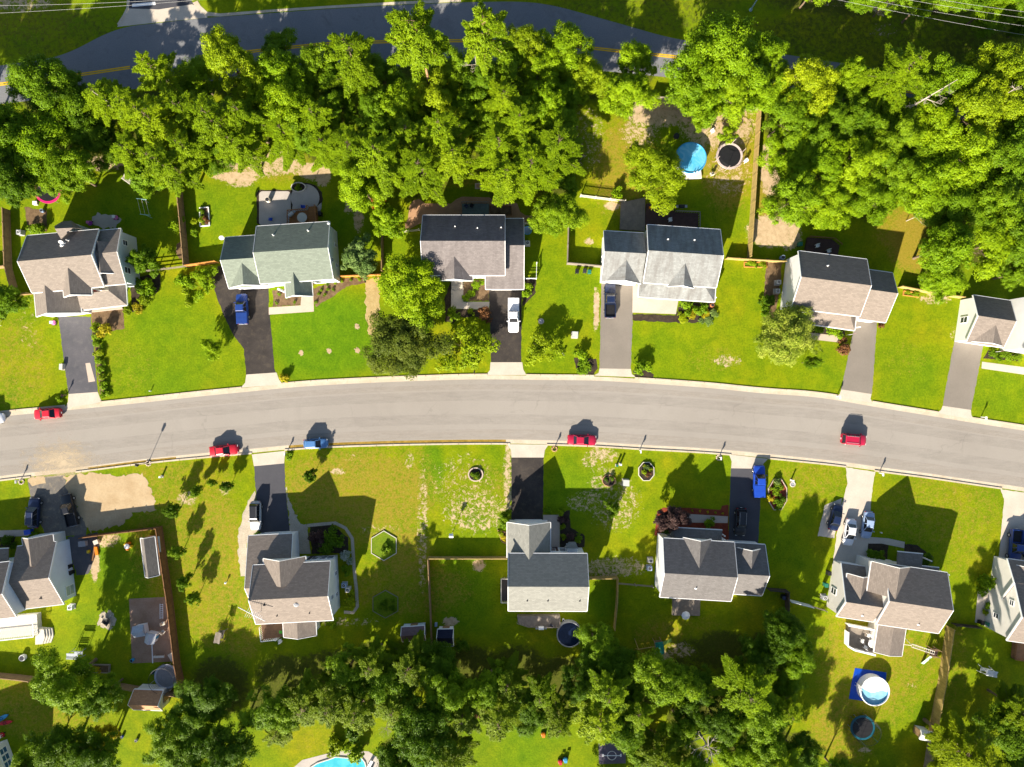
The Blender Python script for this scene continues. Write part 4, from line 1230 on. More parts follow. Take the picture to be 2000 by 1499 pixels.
# ================================================================== FENCES
def fence(name, label, pts, h, mat, kind='board', group=None):
    c = W(*pts[len(pts) // 2])
    root = thing(name, label, 'fence', c, group)
    if abs(pts[0][0]) > 1e5: return
    P = [W(*p) for p in pts]
    for a, b in zip(P, P[1:]):
        d = b - a; L = d.length; u = d / L; an = math.atan2(u.y, u.x)
        mid = a.lerp(b, .5)
        m = MB()
        if kind == 'board':
            nb = max(1, int(L / .62))
            for k in range(nb):
                q = a.lerp(b, (k + .5) / nb)
                m.box(q + Vector((0, 0, h / 2 + random.uniform(-.02, .02))), (L / nb - .008, .045, h), an)
            m.build('panel', mat, root)
            r = MB()
            r.box(mid + Vector((0, 0, h + .05)), (L, .13, .04), an)
            nn = Vector((-u.y, u.x, 0)) * .06
            for z in (.35, h - .3): r.box(mid + nn + Vector((0, 0, z)), (L, .05, .09), an)
            r.build('rail', mat, root)
        elif kind == 'picket':
            nb = max(2, int(L / .22))
            for k in range(nb):
                q = a.lerp(b, (k + .5) / nb)
                m.box(q + Vector((0, 0, h / 2)), (.10, .03, h), an)
            m.build('pickets', mat, root)
            r = MB()
            nn = Vector((-u.y, u.x, 0)) * .045
            for z in (.25, h - .25): r.box(mid + nn + Vector((0, 0, z)), (L, .05, .09), an)
            r.build('rail', mat, root)
        elif kind == 'vinyl':
            m.box(mid + Vector((0, 0, h / 2)), (L - .1, .06, h), an)
            m.box(mid + Vector((0, 0, h + .03)), (L - .1, .12, .06), an)
            m.build('panel', mat, root)
        elif kind == 'rail':
            for z in (.45, .8, h - .1): m.box(mid + Vector((0, 0, z)), (L, .05, .12), an)
            m.build('rail', mat, root)
        k = max(1, round(L / 2.5))
        for i in range(k + (1 if (b - P[-1]).length < .01 else 0)):
            q = a.lerp(b, i / k)
            pm = MB(); pm.box(q + Vector((0, 0, h / 2 + .06)), (.12, .12, h + .12), an)
            pm.box(q + Vector((0, 0, h + .15)), (.15, .15, .05), an)
            pm.build('post', mat, root)
    return root

fence('wooden_fence', 'dark brown board fence left of the brown house with many gables', [(20, 412), (24, 524), (39, 578), (66, 575)], 1.6, WOOD)
fence('wooden_fence', 'short brown board fence touching the far left picture edge', [(-30, 528), (22, 523)], 1.5, WOOD)
fence('wooden_fence', 'dark board fence between the brown many gabled house and the green roofed house', [(354, 352), (362, 430), (370, 522)], 1.9, WOOD)
fence('wooden_fence', 'thin grey fence from the many gabled house to the dark board fence', [(258, 535), (330, 527), (369, 522)], 1.3, GREYW, 'rail')
fence('wooden_fence', 'orange board fence at the left corner of the green roofed house', [(371, 522), (428, 514)], 1.6, plain('orange_boards', (.50, .22, .05), .8, .2))
fence('wooden_fence', 'thin brown fence between the pale blue house and the bright round tree', [(749, 430), (749, 532)], 1.6, WOOD)
fence('wooden_fence', 'low orange board fence right of the green roofed house behind the mulch bed', [(668, 542), (746, 539)], 1.2, plain('orange_boards', (.50, .22, .05), .8, .2))
fence('picket_fence', 'white picket fence left of the red paver patio', [(776, 456), (820, 451)], 1.1, OFFW, 'picket')
fence('picket_fence', 'white picket fence right of the charcoal roofed house', [(1026, 439), (1060, 440)], 1.1, OFFW, 'picket')
fence('picket_fence', 'small white fence with tall rail beside the black driveway and planting', [(1025, 546), (1047, 546), (1048, 516)], 1.1, WHITE, 'rail')
fence('picket_fence', 'cream picket fence behind the little lawn of the stained grey roofed house', [(1133, 385), (1219, 396)], 1.2, OFFW, 'picket')
fence('wooden_fence', 'tan board fence around the little lawn left of the stained grey roofed house', [(1109, 448), (1107, 517), (1172, 523)], 1.5, GREYW)
fence('wooden_fence', 'long yellowed board fence between the blue pool yard and the bare sandy yard', [(1478, 214), (1466, 400), (1459, 505)], 1.85, GOLDW)
fence('wooden_fence', 'weathered fence at the back of the blue pool yard partly under the oak', [(1268, 197), (1334, 201), (1384, 210), (1477, 217)], 1.5, GREYW)
fence('wooden_fence', 'tan fence between the stained grey roofed house and the house with the variegated tree', [(1416, 507), (1460, 510), (1529, 514)], 1.3, GOLDW)
fence('wooden_fence', 'tan fence right of the tan roofed house reaching the white garage', [(1753, 562), (1819, 575)], 1.3, GOLDW)
fence('wooden_fence', 'short tan fence at the rear corner of the white garage at right', [(1850, 580), (1872, 583)], 1.4, GOLDW)
fence('wooden_fence', 'tall brown board fence around the play yard at lower left', [(171, 1046), (240, 1037), (317, 1028), (338, 1170), (352, 1290), (364, 1350)], 1.9, BROWNW)
fence('wooden_fence', 'brown board fence below the round black trampoline at lower left', [(362, 1352), (300, 1345), (235, 1334)], 1.7, WOOD)
fence('wooden_fence', 'brown board fence at the lower left picture edge above the yellow lawn', [(-30, 1312), (40, 1318), (72, 1322)], 1.7, WOOD)
fence('wooden_fence', 'yellowed board fence across the front of the yard left of the slate roofed house', [(838, 1087), (905, 1087), (990, 1087)], 1.5, GOLDW)
fence('wooden_fence', 'long brown fence down the left side of the slate roofed house yard', [(838, 1089), (842, 1180), (845, 1266)], 1.6, WOOD)
fence('wooden_fence', 'short yellowed fence across the front right of the slate roofed house yard', [(1148, 1126), (1204, 1125)], 1.5, GOLDW)
fence('wooden_fence', 'yellowed fence down the right side of the slate roofed house yard', [(1204, 1127), (1203, 1170), (1198, 1224)], 1.6, GOLDW)
fence('wire_fence', 'thin grey fence from the yellowed corner post to the purple tree house', [(1206, 1137), (1273, 1143)], 1.1, GREYW, 'rail')
fence('wooden_fence', 'dark fence corner right of the purple tree house', [(1497, 1148), (1533, 1151), (1533, 1206)], 1.6, plain('dark_boards2', (.07, .055, .04), .85))
fence('vinyl_fence', 'leaning white panel fence left of the cream sided garage', [(1538, 1170), (1580, 1181)], 1.5, WHITE, 'vinyl')
fence('wire_fence', 'thin dark fence joining the white panel to the cream sided garage', [(1580, 1181), (1608, 1190)], 1.1, GREYW, 'rail')
fence('wooden_fence', 'long yellow board fence between the round white pool yard and the right hand lawn', [(1848, 1222), (1832, 1330), (1813, 1428)], 1.85, GOLDW)
fence('wooden_fence', 'grey weathered fence end below the little white shed', [(1812, 1446), (1800, 1520)], 1.8, GREYW)
fence('wooden_fence', 'low dark fence between the yellow fence and the cream house at right', [(1858, 1217), (1906, 1222)], 1.2, plain('dark_boards2', (.07, .055, .04), .85))
fence('picket_fence', 'pale fence ends by the court at the bottom edge', [(1252, 1428), (1290, 1436)], 1.2, OFFW, 'rail')

# ================================================================== VEHICLES
def paint(name, c, coat=.35):
    if name in MATS: return MATS[name]
    m, nt, bs = nodes_of(name)
    bs.inputs['Base Color'].default_value = (*c, 1)
    bs.inputs['Roughness'].default_value = .42
    bs.inputs['Coat Weight'].default_value = coat
    bs.inputs['Coat Roughness'].default_value = .12
    p = nt.nodes.new('ShaderNodeTexCoord').outputs['Object']
    f = noise(nt, p, 2.0, 4)
    nt.links.new(ramp(nt, f, [(.3, tuple(x * .9 for x in c)), (.7, tuple(min(1, x * 1.06) for x in c))]), bs.inputs['Base Color'])
    MATS[name] = m
    return m
HEADL = plain('headlight_glass', (.75, .75, .72), .15, .03)
TAILL = plain('tail_light', (.35, .01, .01), .25, .05)
RIM = plain('wheel_rim', (.45, .45, .46), .35, .1, metal=.6)

def car(label, px, py, deg, kind, col, cat=None, L=None, group=None, roofc=None, cover=None):
    """deg: direction the nose points, counter-clockwise from picture right"""
    cat = cat or {'sedan': 'car', 'hatch': 'car', 'suv': 'suv', 'pickup': 'pickup truck', 'van': 'van'}[kind]
    L = L or {'sedan': 4.7, 'hatch': 4.1, 'suv': 4.7, 'pickup': 5.7, 'van': 5.0}[kind]
    Wd = {'sedan': .9, 'hatch': .86, 'suv': .94, 'pickup': .98, 'van': .97}[kind]
    name = {'pickup': 'pickup_truck', 'suv': 'parked_car', 'van': 'van'}.get(kind, 'parked_car')
    t = thing(name, label, cat, W(px, py, 0), group, R(deg))
    x0 = L / 2
    tall = kind in ('suv', 'pickup', 'van')
    bz = {'sedan': .92, 'hatch': .94, 'suv': 1.05, 'pickup': 1.10, 'van': 1.05}[kind]
    zl = .34 if tall else .24
    rear_hi = bz if kind != 'sedan' else bz + .02
    if kind == 'pickup':
        st = [(-x0 + .02, .93, zl + .1, .80), (-x0 + .1, .97, zl, .84), (-.62, 1, zl, .84), (-.58, 1, zl, bz + .02), (.9, 1, zl, bz), (x0 - .5, .97, zl, bz - .06), (x0 - .12, .90, zl + .05, bz - .16), (x0, .74, zl + .12, bz - .34)]
    else:
        st = [(-x0, .72, zl + .14, rear_hi - .28), (-x0 + .12, .90, zl + .02, rear_hi - .06), (-x0 + .6, .98, zl, rear_hi), (-.3, 1, zl, bz), (1.0, 1, zl, bz - .02), (x0 - .55, .96, zl, bz - .12), (x0 - .14, .86, zl + .04, bz - .24), (x0, .62, zl + .12, bz - .38)]
    m = MB(); pts = []; K = 10
    for (x, k, z0, z1) in st:
        w = Wd * k; dz = z1 - z0
        half = [(w * .84, z0), (w * .98, z0 + dz * .22), (w, z0 + dz * .62), (w * .95, z0 + dz * .90), (w * .80, z1)]
        pts += [(x, y, z) for y, z in half] + [(x, -y, z) for y, z in half[::-1]]
    fs = []
    for s in range(len(st) - 1):
        for i in range(K):
            j = (i + 1) % K
            fs.append((s * K + i, s * K + j, (s + 1) * K + j, (s + 1) * K + i))
    fs += [tuple(range(K - 1, -1, -1)), tuple(range((len(st) - 1) * K, len(st) * K))]
    m.add(pts, fs)
    body = m.build('body', col, t, local=True); fixn(body)
    for p in body.data.polygons: p.use_smooth = True
    try: body.data.set_sharp_from_angle(angle=R(38))
    except Exception: pass
    # greenhouse
    rz = {'sedan': 1.43, 'hatch': 1.50, 'suv': 1.72, 'pickup': 1.86, 'van': 1.80}[kind]
    xb = {'sedan': (-1.55, -.95, .22, 1.12), 'hatch': (-1.85, -1.5, .20, 1.0), 'suv': (-2.18, -1.92, .35, 1.05), 'pickup': (-.55, -.42, .62, 1.28), 'van': (-2.35, -2.2, .75, 1.65)}[kind]
    wb, wr = Wd * .88, Wd * .70
    b0 = bz - .04
    def ring(z, xa, xc, w): return [(xa, -w, z), (xc, -w * .93, z), (xc, w * .93, z), (xa, w, z)]
    lo, hi = ring(b0, xb[0], xb[3], wb), ring(rz, xb[1], xb[2], wr)
    m = MB(); m.add(lo + hi, [(4, 5, 6, 7), (0, 1, 5, 4), (1, 2, 6, 5), (2, 3, 7, 6), (3, 0, 4, 7)])
    g = m.build('windows', CARGLASS, t, local=True)
    m = MB()
    top = [(xb[1] - .06, -wr - .03, rz - .02), (xb[2] + .06, -wr * .93 - .02, rz - .02), (xb[2] + .06, wr * .93 + .02, rz - .02), (xb[1] - .06, wr + .03, rz - .02)]
    cx_ = (xb[1] + xb[2]) / 2
    in_ = [(cx_ + (p[0] - cx_) * .86, p[1] * .8, rz + .06) for p in top]
    m.add(top + in_, [(4, 5, 6, 7), (0, 1, 5, 4), (1, 2, 6, 5), (2, 3, 7, 6), (3, 0, 4, 7), (3, 2, 1, 0)])
    for a, b in zip(lo, hi): m.tube((a[0], a[1] * 1.01, a[2]), (b[0], b[1] * 1.02, b[2]), .05, .045, 6)
    for s in (-1, 1):
        for f in ((.5,) if kind in ('sedan', 'hatch', 'pickup') else (.36, .68)):
            xa = xb[0] * (1 - f) + xb[3] * f; xt = xb[1] * (1 - f) + xb[2] * f
            m.tube((xa, s * wb * .985, b0), (xt, s * wr * .99, rz), .05, .05, 6)
    m.build('roof', roofc or col, t, local=True)
    if kind == 'suv':
        m = MB()
        for s in (-1, 1): m.tube((xb[1] + .1, s * wr * .85, rz + .11), (xb[2] - .1, s * wr * .85, rz + .11), .025)
        m.build('roof_rail', GREY, t, local=True)
    if kind == 'pickup':
        m = MB()
        m.box((-x0 / 2 - .34, 0, .86), (x0 - .72, Wd * 1.66, .03))
        for k in range(7): m.box((-x0 / 2 - .34, -Wd * .72 + k * Wd * .24, .885), (x0 - .74, .05, .02))
        m.build('bed_liner', BLACK, t, local=True)
        if cover:
            m = MB(); m.box((-x0 / 2 - .32, 0, 1.135), (x0 - .66, Wd * 1.84, .035), 0, 0, .97); m.box((-x0 / 2 - .32, 0, 1.157), (.05, Wd * 1.7, .012)); m.build('bed_cover', cover, t, local=True)
        m = MB()
        for s in (-1, 1): m.box((-x0 / 2 - .30, s * Wd * .91, .97), (x0 - .62, .13, .30))
        m.box((-x0 + .1, 0, .96), (.08, Wd * 1.68, .28))
        m.build('bed_side', col, t, local=True)
    for sx in (x0 - .95, -x0 + (1.15 if kind == 'pickup' else .95)):
        for s in (-1, 1):
            r = .38 if tall else .32
            m = MB(); m.tube((sx, s * (Wd - .20), r), (sx, s * (Wd + .015), r), r, r, 18)
            w = m.build('wheel', RUBBER, t, local=True)
            m = MB(); m.tube((sx, s * (Wd - .02), r), (sx, s * (Wd + .03), r), r * .62, r * .55, 12)
            m.build('rim', RIM, w, local=True)
    for s in (-1, 1):
        m = MB(); m.box((x0 - .15, s * Wd * .66, bz - .36), (.22, .34, .13)); m.build('headlight', HEADL, t, local=True)
        m = MB(); m.box((-x0 + .07, s * Wd * .74, rear_hi - .24 if kind != 'pickup' else .78), (.14, .26, .16)); m.build('tail_light', TAILL, t, local=True)
        m = MB(); m.box((xb[3] - .18, s * (Wd + .10), bz + .06), (.14, .22, .15)); m.tube((xb[3] - .15, s * wb, bz), (xb[3] - .15, s * (Wd + .05), bz + .04), .03, n=5)
        m.build('mirror', col, t, local=True)
    m = MB(); m.box((-x0 - .03, 0, zl + .22), (.12, Wd * 1.5, .16)); m.box((x0 + .0, 0, zl + .16), (.12, Wd * 1.2, .14))
    m.build('bumper', GREY if kind == 'pickup' else col, t, local=True)
    m = MB(); m.box((-x0 - .1, 0, zl + .36), (.02, .32, .15)); m.build('number_plate', WHITE, t, local=True)
    return t

RED = paint('red_paint', (.55, .012, .03)); CRIM = paint('crimson_paint', (.42, .008, .045)); SILV = paint('silver_paint', (.55, .56, .58))
CWHITE = paint('white_car_paint', (.80, .80, .82)); BLK = paint('black_paint', (.008, .009, .013)); NAVY = paint('navy_paint', (.008, .018, .06))
BLUE = paint('royal_blue_paint', (.01, .06, .42)); LBLUE = paint('light_blue_paint', (.07, .19, .42)); DBLUE = paint('deep_blue_paint', (.012, .045, .22)); SBLUE = paint('silver_blue_paint', (.30, .40, .58))
g_ = 'cars parked along the street'
car('white car cut off by the left picture edge on the upper side of the street', -12, 818, 5, 'suv', CWHITE, group=g_)
car('red sedan parked along the upper kerb at the far left', 98, 808, 184, 'sedan', RED, group=g_)
car('bright red sedan parked along the lower kerb left of the concrete apron', 441, 879, 5, 'sedan', RED, group=g_, L=4.9)
car('small light blue hatchback parked on the lower kerb of the street', 619, 866, 2, 'hatch', LBLUE, group=g_)
car('crimson coupe parked on the lower kerb opposite the grey roofed house', 1136, 859, -2, 'sedan', CRIM, group=g_, L=4.9)
car('dark red suv driving in the middle of the street at right', 1663, 858, -5, 'suv', CRIM, L=4.3)
car('blue pickup truck on the wide black driveway of the green roofed house', 477, 605, 92, 'pickup', DBLUE, L=5.2, cover=DBLUE)
car('white pickup truck on the black driveway of the charcoal roofed house', 1003, 617, 270, 'pickup', CWHITE, L=5.9, cover=CWHITE)
car('black pickup truck on the pale grey driveway of the stained grey roofed house', 1190, 589, 90, 'pickup', NAVY, L=5.9)
car('black suv at the left of the two dark vehicles in the lower left drive', 73, 1000, 87, 'suv', NAVY, L=5.2)
car('black pickup truck slanting beside the sand lot at lower left', 142, 995, 104, 'pickup', BLK, L=5.6)
car('silver suv with a black roof parked half on gravel beside its drive', 503, 1006, 270, 'suv', SILV, roofc=BLK, L=4.9)
car('royal blue pickup truck near the kerb on the dark driveway', 1479, 939, 90, 'pickup', BLUE, L=5.5, cover=BLUE)
car('black car beside the red mulch bed near the purple tree', 1443, 1018, 267, 'suv', BLK, L=4.8)
car('dark navy car on the concrete side pad', 1628, 1009, 76, 'sedan', NAVY, L=4.5)
car('white sedan in the concrete driveway between the two blue cars', 1655, 1038, 262, 'sedan', CWHITE, L=4.6)
car('silver blue sedan at the right edge of the concrete driveway', 1690, 1024, 262, 'sedan', SBLUE, L=4.6)
car('deep blue pickup truck on the concrete drive at the right edge', 1976, 1064, 265, 'pickup', DBLUE, L=5.7)
car('dark vehicle half cut off by the right edge beside the deep blue pickup', 2003, 1062, 268, 'suv', NAVY)

# ================================================================== FOLIAGE
def leaf_mesh(name, centres, normals, sizes, tints, aspect=1.5, dirs=None):
    """one crown: a diamond-shaped leaf spray per centre"""
    c = np.array(centres); n = np.array(normals); s = np.array(sizes)[:, None]
    n /= np.linalg.norm(n, axis=1)[:, None] + 1e-9
    rs = np.random.RandomState(len(c))
    r = rs.normal(size=c.shape) if dirs is None else np.cross(np.array(dirs), n)
    a = np.cross(n, r); a /= np.linalg.norm(a, axis=1)[:, None] + 1e-9
    b = np.cross(n, a)
    bend = n * s * 0.25
    k = len(c)
    v = np.empty((k * 4, 3))
    v[0::4] = c - a * s * aspect / 2 - bend * .3
    v[1::4] = c - b * s / 2 + bend * .3
    v[2::4] = c + a * s * aspect / 2 - bend * .3
    v[3::4] = c + b * s / 2 + bend * .3
    me = bpy.data.meshes.new(name)
    me.vertices.add(k * 4); me.vertices.foreach_set('co', v.ravel())
    me.loops.add(k * 4); me.loops.foreach_set('vertex_index', np.arange(k * 4))
    me.polygons.add(k); me.polygons.foreach_set('loop_start', np.arange(k) * 4)
    me.polygons.foreach_set('loop_total', np.full(k, 4))
    at = me.attributes.new('tint', 'FLOAT', 'POINT')
    at.data.foreach_set('value', np.repeat(np.array(tints), 4).astype(np.float32))
    me.update(calc_edges=True)
    me.validate()
    return me

def lobed_crown(name, seed, Rr=5.0, z0=3.6, z1=12.0, nlobe=46, leaves=11000, size=.34, lobe=(.20, .36), fill=.16, sparse=.0, flat_=1.0):
    """round leafy crown: many overlapping leaf clumps on an uneven dome, with gaps between"""
    rs = np.random.RandomState(seed)
    zc, hz = (z0 + z1) / 2, (z1 - z0) / 2
    C, Rad, Tn = [], [], []
    ph = rs.uniform(0, 6.28, 5)
    for i in range(nlobe):
        t = rs.uniform(0, 6.283)
        cz = rs.uniform(-.55, 1.0)
        rr = math.sqrt(max(0, 1 - abs(cz) ** 2.3))
        out = rs.uniform(.72, 1.0) if rs.rand() > .15 else rs.uniform(.3, .7)
        uneven = 1 + .16 * math.sin(2 * t + ph[0]) + .12 * math.sin(3 * t + ph[1]) + .10 * math.sin(5 * t + ph[2])
        lr = rs.uniform(*lobe) * Rr
        d = max(0.0, Rr * uneven * out * rr - lr * .45)
        C.append((d * math.cos(t), d * math.sin(t), zc + hz * cz * out * (.92 + .12 * rs.randn() * .6) - lr * .3))
        Rad.append(lr); Tn.append(rs.uniform(0, 1))
    C = np.array(C); Rad = np.array(Rad)
    w = Rad ** 2; w /= w.sum()
    li = rs.choice(nlobe, leaves, p=w)
    nsub = 13
    sd = rs.normal(size=(nlobe, nsub, 3)); sd[:, :, 2] = np.abs(sd[:, :, 2]) * .95 - .38 * (rs.rand(nlobe, nsub) < .4)
    sd /= np.linalg.norm(sd, axis=2)[:, :, None]
    si = rs.randint(0, nsub, leaves)
    d1 = sd[li, si]
    d2 = rs.normal(size=(leaves, 3)); d2[:, 2] += .25; d2 /= np.linalg.norm(d2, axis=1)[:, None]
    sr = rs.uniform(.26, .44, (nlobe, nsub))[li, si]
    pos = C[li] + (d1 * (Rad[li] * (.80 + .12 * np.sin(li * 1.7 + si * 2.3)))[:, None] + d2 * (Rad[li] * sr * (1.45 * rs.rand(leaves) ** .5))[:, None]) * np.array([1, 1, .85 * flat_])
    d = d1 * .5 + d2 * .7; d /= np.linalg.norm(d, axis=1)[:, None]
    nf = int(leaves * fill)
    idx = rs.choice(leaves, nf)
    pos[idx] = pos[idx] * np.array([.75, .75, 1]) - np.array([0, 0, .6])
    nrm = d * .75 + rs.normal(size=(leaves, 3)) * .30 + np.array([0, 0, .36])
    sz = size * rs.uniform(.6, 1.35, leaves)
    tint = np.clip(np.array(Tn)[li] * .55 + rs.uniform(0, .6, leaves), 0, 1)
    return leaf_mesh(name, pos, nrm, sz, tint)

def pine_crown(name, seed, Rr=4.0, z0=6.0, z1=17.0, whorls=12, leaves=24000, size=.40):
    """loose pine: whorls of boughs, each a flat spray of forward-pointing twigs full of needles"""
    rs = np.random.RandomState(seed)
    br = []
    for wv in range(whorls):
        f = wv / (whorls - 1)
        z = z0 + (z1 - z0) * f
        reach = Rr * (.30 + .78 * (1 - f) ** .7) * (.72 + .28 * min(1, f * 5)) * rs.uniform(.8, 1.1)
        if f > .93: reach = Rr * .25
        n = rs.randint(4, 7)
        a0 = rs.uniform(0, 6.28)
        for k in range(n):
            br.append((a0 + k * 6.283 / n + rs.normal() * .25, z + rs.normal() * .3, max(.6, reach * rs.uniform(.45, 1.45)), rs.uniform(0, 1)))
    tot = sum(b[2] ** 1.7 for b in br)
    PP, NN, SS, TT, DD = [], [], [], [], []
    for (a, z, ln, tn) in br:
        k = max(30, int(leaves * ln ** 1.7 / tot))
        q = rs.uniform(.12, 1.0, k) ** .8                        # where the twig leaves the bough
        side = rs.choice([-1, 1], k)
        tw = (1.06 - q) * ln * .36 + .22                         # its length
        t = rs.uniform(0, 1, k) ** .8 * tw                       # where on the twig
        ang = side * (.75 + rs.normal(size=k) * .12)
        lx = q * ln + t * np.cos(ang); ly = t * np.sin(ang)
        x = lx * math.cos(a) - ly * math.sin(a); y = lx * math.sin(a) + ly * math.cos(a)
        zz = z + .30 * lx - .055 * lx ** 2 - .10 * np.abs(ly) + rs.normal(size=k) * .10
        dx = np.cos(a + ang + rs.normal(size=k) * .45); dy = np.sin(a + ang + rs.normal(size=k) * .45)
        PP.append(np.stack([x, y, zz], 1)); DD.append(np.stack([dx, dy, rs.normal(size=k) * .25 + .15], 1))
        NN.append(np.stack([rs.normal(size=k) * .30 + math.cos(a) * .25, rs.normal(size=k) * .30 + math.sin(a) * .25, np.full(k, .85)], 1))
        SS.append(rs.uniform(.6, 1.2, k)); TT.append(np.clip(tn * .5 + rs.uniform(0, .6, k), 0, 1))
    return leaf_mesh(name, np.concatenate(PP), np.concatenate(NN), np.concatenate(SS) * size * .30, np.concatenate(TT), 3.6, np.concatenate(DD)), br

def trunk_mesh(name, seed, h, r, limbs=None, crown_z=4, spread=3.2, n=7):
    rs = random.Random(seed)
    m = MB()
    x = y = 0; z = 0; k = 6
    pts = [(0, 0, 0, r * 1.25)]
    for i in range(1, k + 1):
        x += rs.uniform(-.12, .12); y += rs.uniform(-.12, .12)
        pts.append((x, y, h * i / k, r * (1 - .78 * i / k)))
    for a, b in zip(pts, pts[1:]): m.tube(a[:3], b[:3], a[3], b[3], 8, caps=False)
    if limbs:
        for (a, lz, ln, _) in limbs:
            f = min(1, lz / h)
            m.tube((pts[-2][0] * f, pts[-2][1] * f, lz), (math.cos(a) * ln * .75, math.sin(a) * ln * .75, lz + .25 * ln * .6), .05, .015, 4, caps=False)
    else:
        for i in range(n):
            a = i * 6.283 / n + rs.uniform(-.3, .3)
            z0 = rs.uniform(crown_z * .75, h * .75); L = spread * rs.uniform(.6, 1.05)
            mid = (math.cos(a) * L * .5, math.sin(a) * L * .5, z0 + L * .45)
            end = (math.cos(a + .2) * L, math.sin(a + .2) * L, z0 + L * .8)
            m.tube((0, 0, z0), mid, r * .42, r * .25, 6, caps=False); m.tube(mid, end, r * .25, r * .08, 5, caps=False)
            for s in (-.5, .6):
                m.tube(mid, (math.cos(a + s) * L * .95, math.sin(a + s) * L * .95, z0 + L * .85), r * .18, r * .05, 4, caps=False)
    me_o = m.build(name, BARK, None)
    me = me_o.data
    for p in me.polygons: p.use_smooth = True
    bpy.data.objects.remove(me_o)
    return me

CR = {'d': [], 'p': [], 'f': [], 'o': [], 's': []}
for i in range(7):
    me = lobed_crown('broad_crown', 11 + i, nlobe=46 + 6 * (i % 3), leaves=44000, size=.155, lobe=(.17, .32), fill=.10)
    CR['d'].append((me, trunk_mesh('trunk_a', i, 9.5, .26)))
for i in range(5):
    me, br = pine_crown('pine_crown', 51 + i)
    CR['p'].append((me, trunk_mesh('trunk_b', 20 + i, 14.8, .22, br)))
for i in range(2):      # tall pine, bare trunk below a broad top
    me, br = pine_crown('tall_pine_crown', 61 + i, 4.0, 11.2, 17.0, 8, 18000, .40)
    CR.setdefault('t', []).append((me, trunk_mesh('trunk_t', 30 + i, 16.5, .24, br)))
for i in range(3):      # small ornamental with fine airy leaves
    me = lobed_crown('airy_crown', 81 + i, 3.0, .7, 4.2, 34, 7000, .17, (.16, .30), .25)
    CR['f'].append((me, trunk_mesh('trunk_c', 40 + i, 3.2, .09, None, 1.0, 2.0)))
for i in range(3):      # upright oval with big leaf sprays
    me = lobed_crown('oval_crown', 91 + i, 3.6, 1.4, 8.2, 44, 28000, .155, (.17, .32), .2)
    CR['o'].append((me, trunk_mesh('trunk_d', 60 + i, 6.5, .17, None, 2.2, 2.4)))
for i in range(4):
    me = lobed_crown('shrub_leaves', 101 + i, 1.0, .02, 1.25, 16, 1500, .14, (.30, .50), .2)
    CR['s'].append(me)
rs = np.random.RandomState(5)
P, Nn, S, T = [], [], [], []
for k in range(2600):    # little cone-shaped conifer
    f = rs.rand() ** .7; z = .15 + 3.1 * (1 - f); a = rs.uniform(0, 6.28); r = (1.15 * f + .05) * (.55 + .5 * abs(math.sin(a * 3.5 + z * 4))) * rs.uniform(.6, 1.05)
    P.append((r * math.cos(a), r * math.sin(a), z - r * .12)); Nn.append((math.cos(a) * .6 + rs.normal() * .4, math.sin(a) * .6 + rs.normal() * .4, .7)); S.append(.16 * rs.uniform(.7, 1.3)); T.append(rs.rand())
CONE = leaf_mesh('cone_crown', P, Nn, S, T, 2.0)
CONE_T = trunk_mesh('trunk_e', 77, 2.6, .07, None, .5, .6, 5)

L_BRIGHT = leafmat('bright_leaves', (.118, .235, .004), (.265, .41, .007), .3)
L_YELLOW = leafmat('yellow_green_leaves', (.155, .25, .004), (.32, .415, .008), .3)
L_MID = leafmat('mid_green_leaves', (.085, .185, .005), (.205, .335, .008), .3)
L_DARK = leafmat('dark_green_leaves', (.06, .135, .005), (.14, .25, .007), .35)
L_PINE = leafmat('pine_needles', (.132, .23, .004), (.285, .41, .008), .28)
L_PINED = leafmat('dull_pine_needles', (.125, .205, .004), (.25, .34, .008), .35)
L_OLIVE = leafmat('olive_leaves', (.055, .090, .008), (.14, .18, .020), .25)
L_BLUE = leafmat('blue_green_leaves', (.075, .15, .028), (.22, .32, .085))
L_VARIEG = leafmat('variegated_leaves', (.15, .24, .006), (.50, .56, .075))
L_PURPLE = leafmat('purple_leaves', (.038, .018, .018), (.13, .078, .066), .2)
L_RED = leafmat('rust_red_leaves', (.28, .05, .012), (.42, .12, .03))
L_RUST = leafmat('rust_brown_leaves', (.12, .05, .02), (.24, .11, .04), .2)
L_GOLD = leafmat('golden_leaves', (.34, .30, .01), (.55, .48, .02))
L_WHITE = leafmat('white_flowers', (.10, .20, .06), (.65, .68, .62))
MT = {'b': L_BRIGHT, 'y': L_YELLOW, 'm': L_MID, 'k': L_DARK, 'n': L_PINE, 'q': L_PINED, 'o': L_OLIVE, 'u': L_BLUE, 'v': L_VARIEG, 'w': L_PURPLE, 'r': L_RED, 't': L_RUST, 'g': L_GOLD, 'x': L_WHITE}
MW = {'b': 'bright green', 'y': 'yellow green', 'm': 'mid green', 'k': 'dark green', 'n': 'yellow green', 'q': 'dull green', 'o': 'olive', 'u': 'blue green', 'v': 'variegated', 'w': 'purple', 'r': 'red', 't': 'rust brown', 'g': 'golden'}
SPEC = {'d': (5.0, 12.0, .66), 'p': (4.0, 17.0, .66), 'f': (3.0, 4.2, .5), 'o': (3.6, 8.2, .55), 'c': (1.15, 3.2, .5), 't': (4.0, 17.0, .83)}
NAMES = {'d': 'broadleaf_tree', 'p': 'pine_tree', 'f': 'ornamental_tree', 'o': 'broadleaf_tree', 'c': 'small_conifer', 't': 'pine_tree'}
PR = {'d': 'foliage', 'p': 'foliage', 'f': 'foliage', 'o': 'foliage', 'c': 'foliage'}
TREES = []
cnt = {}
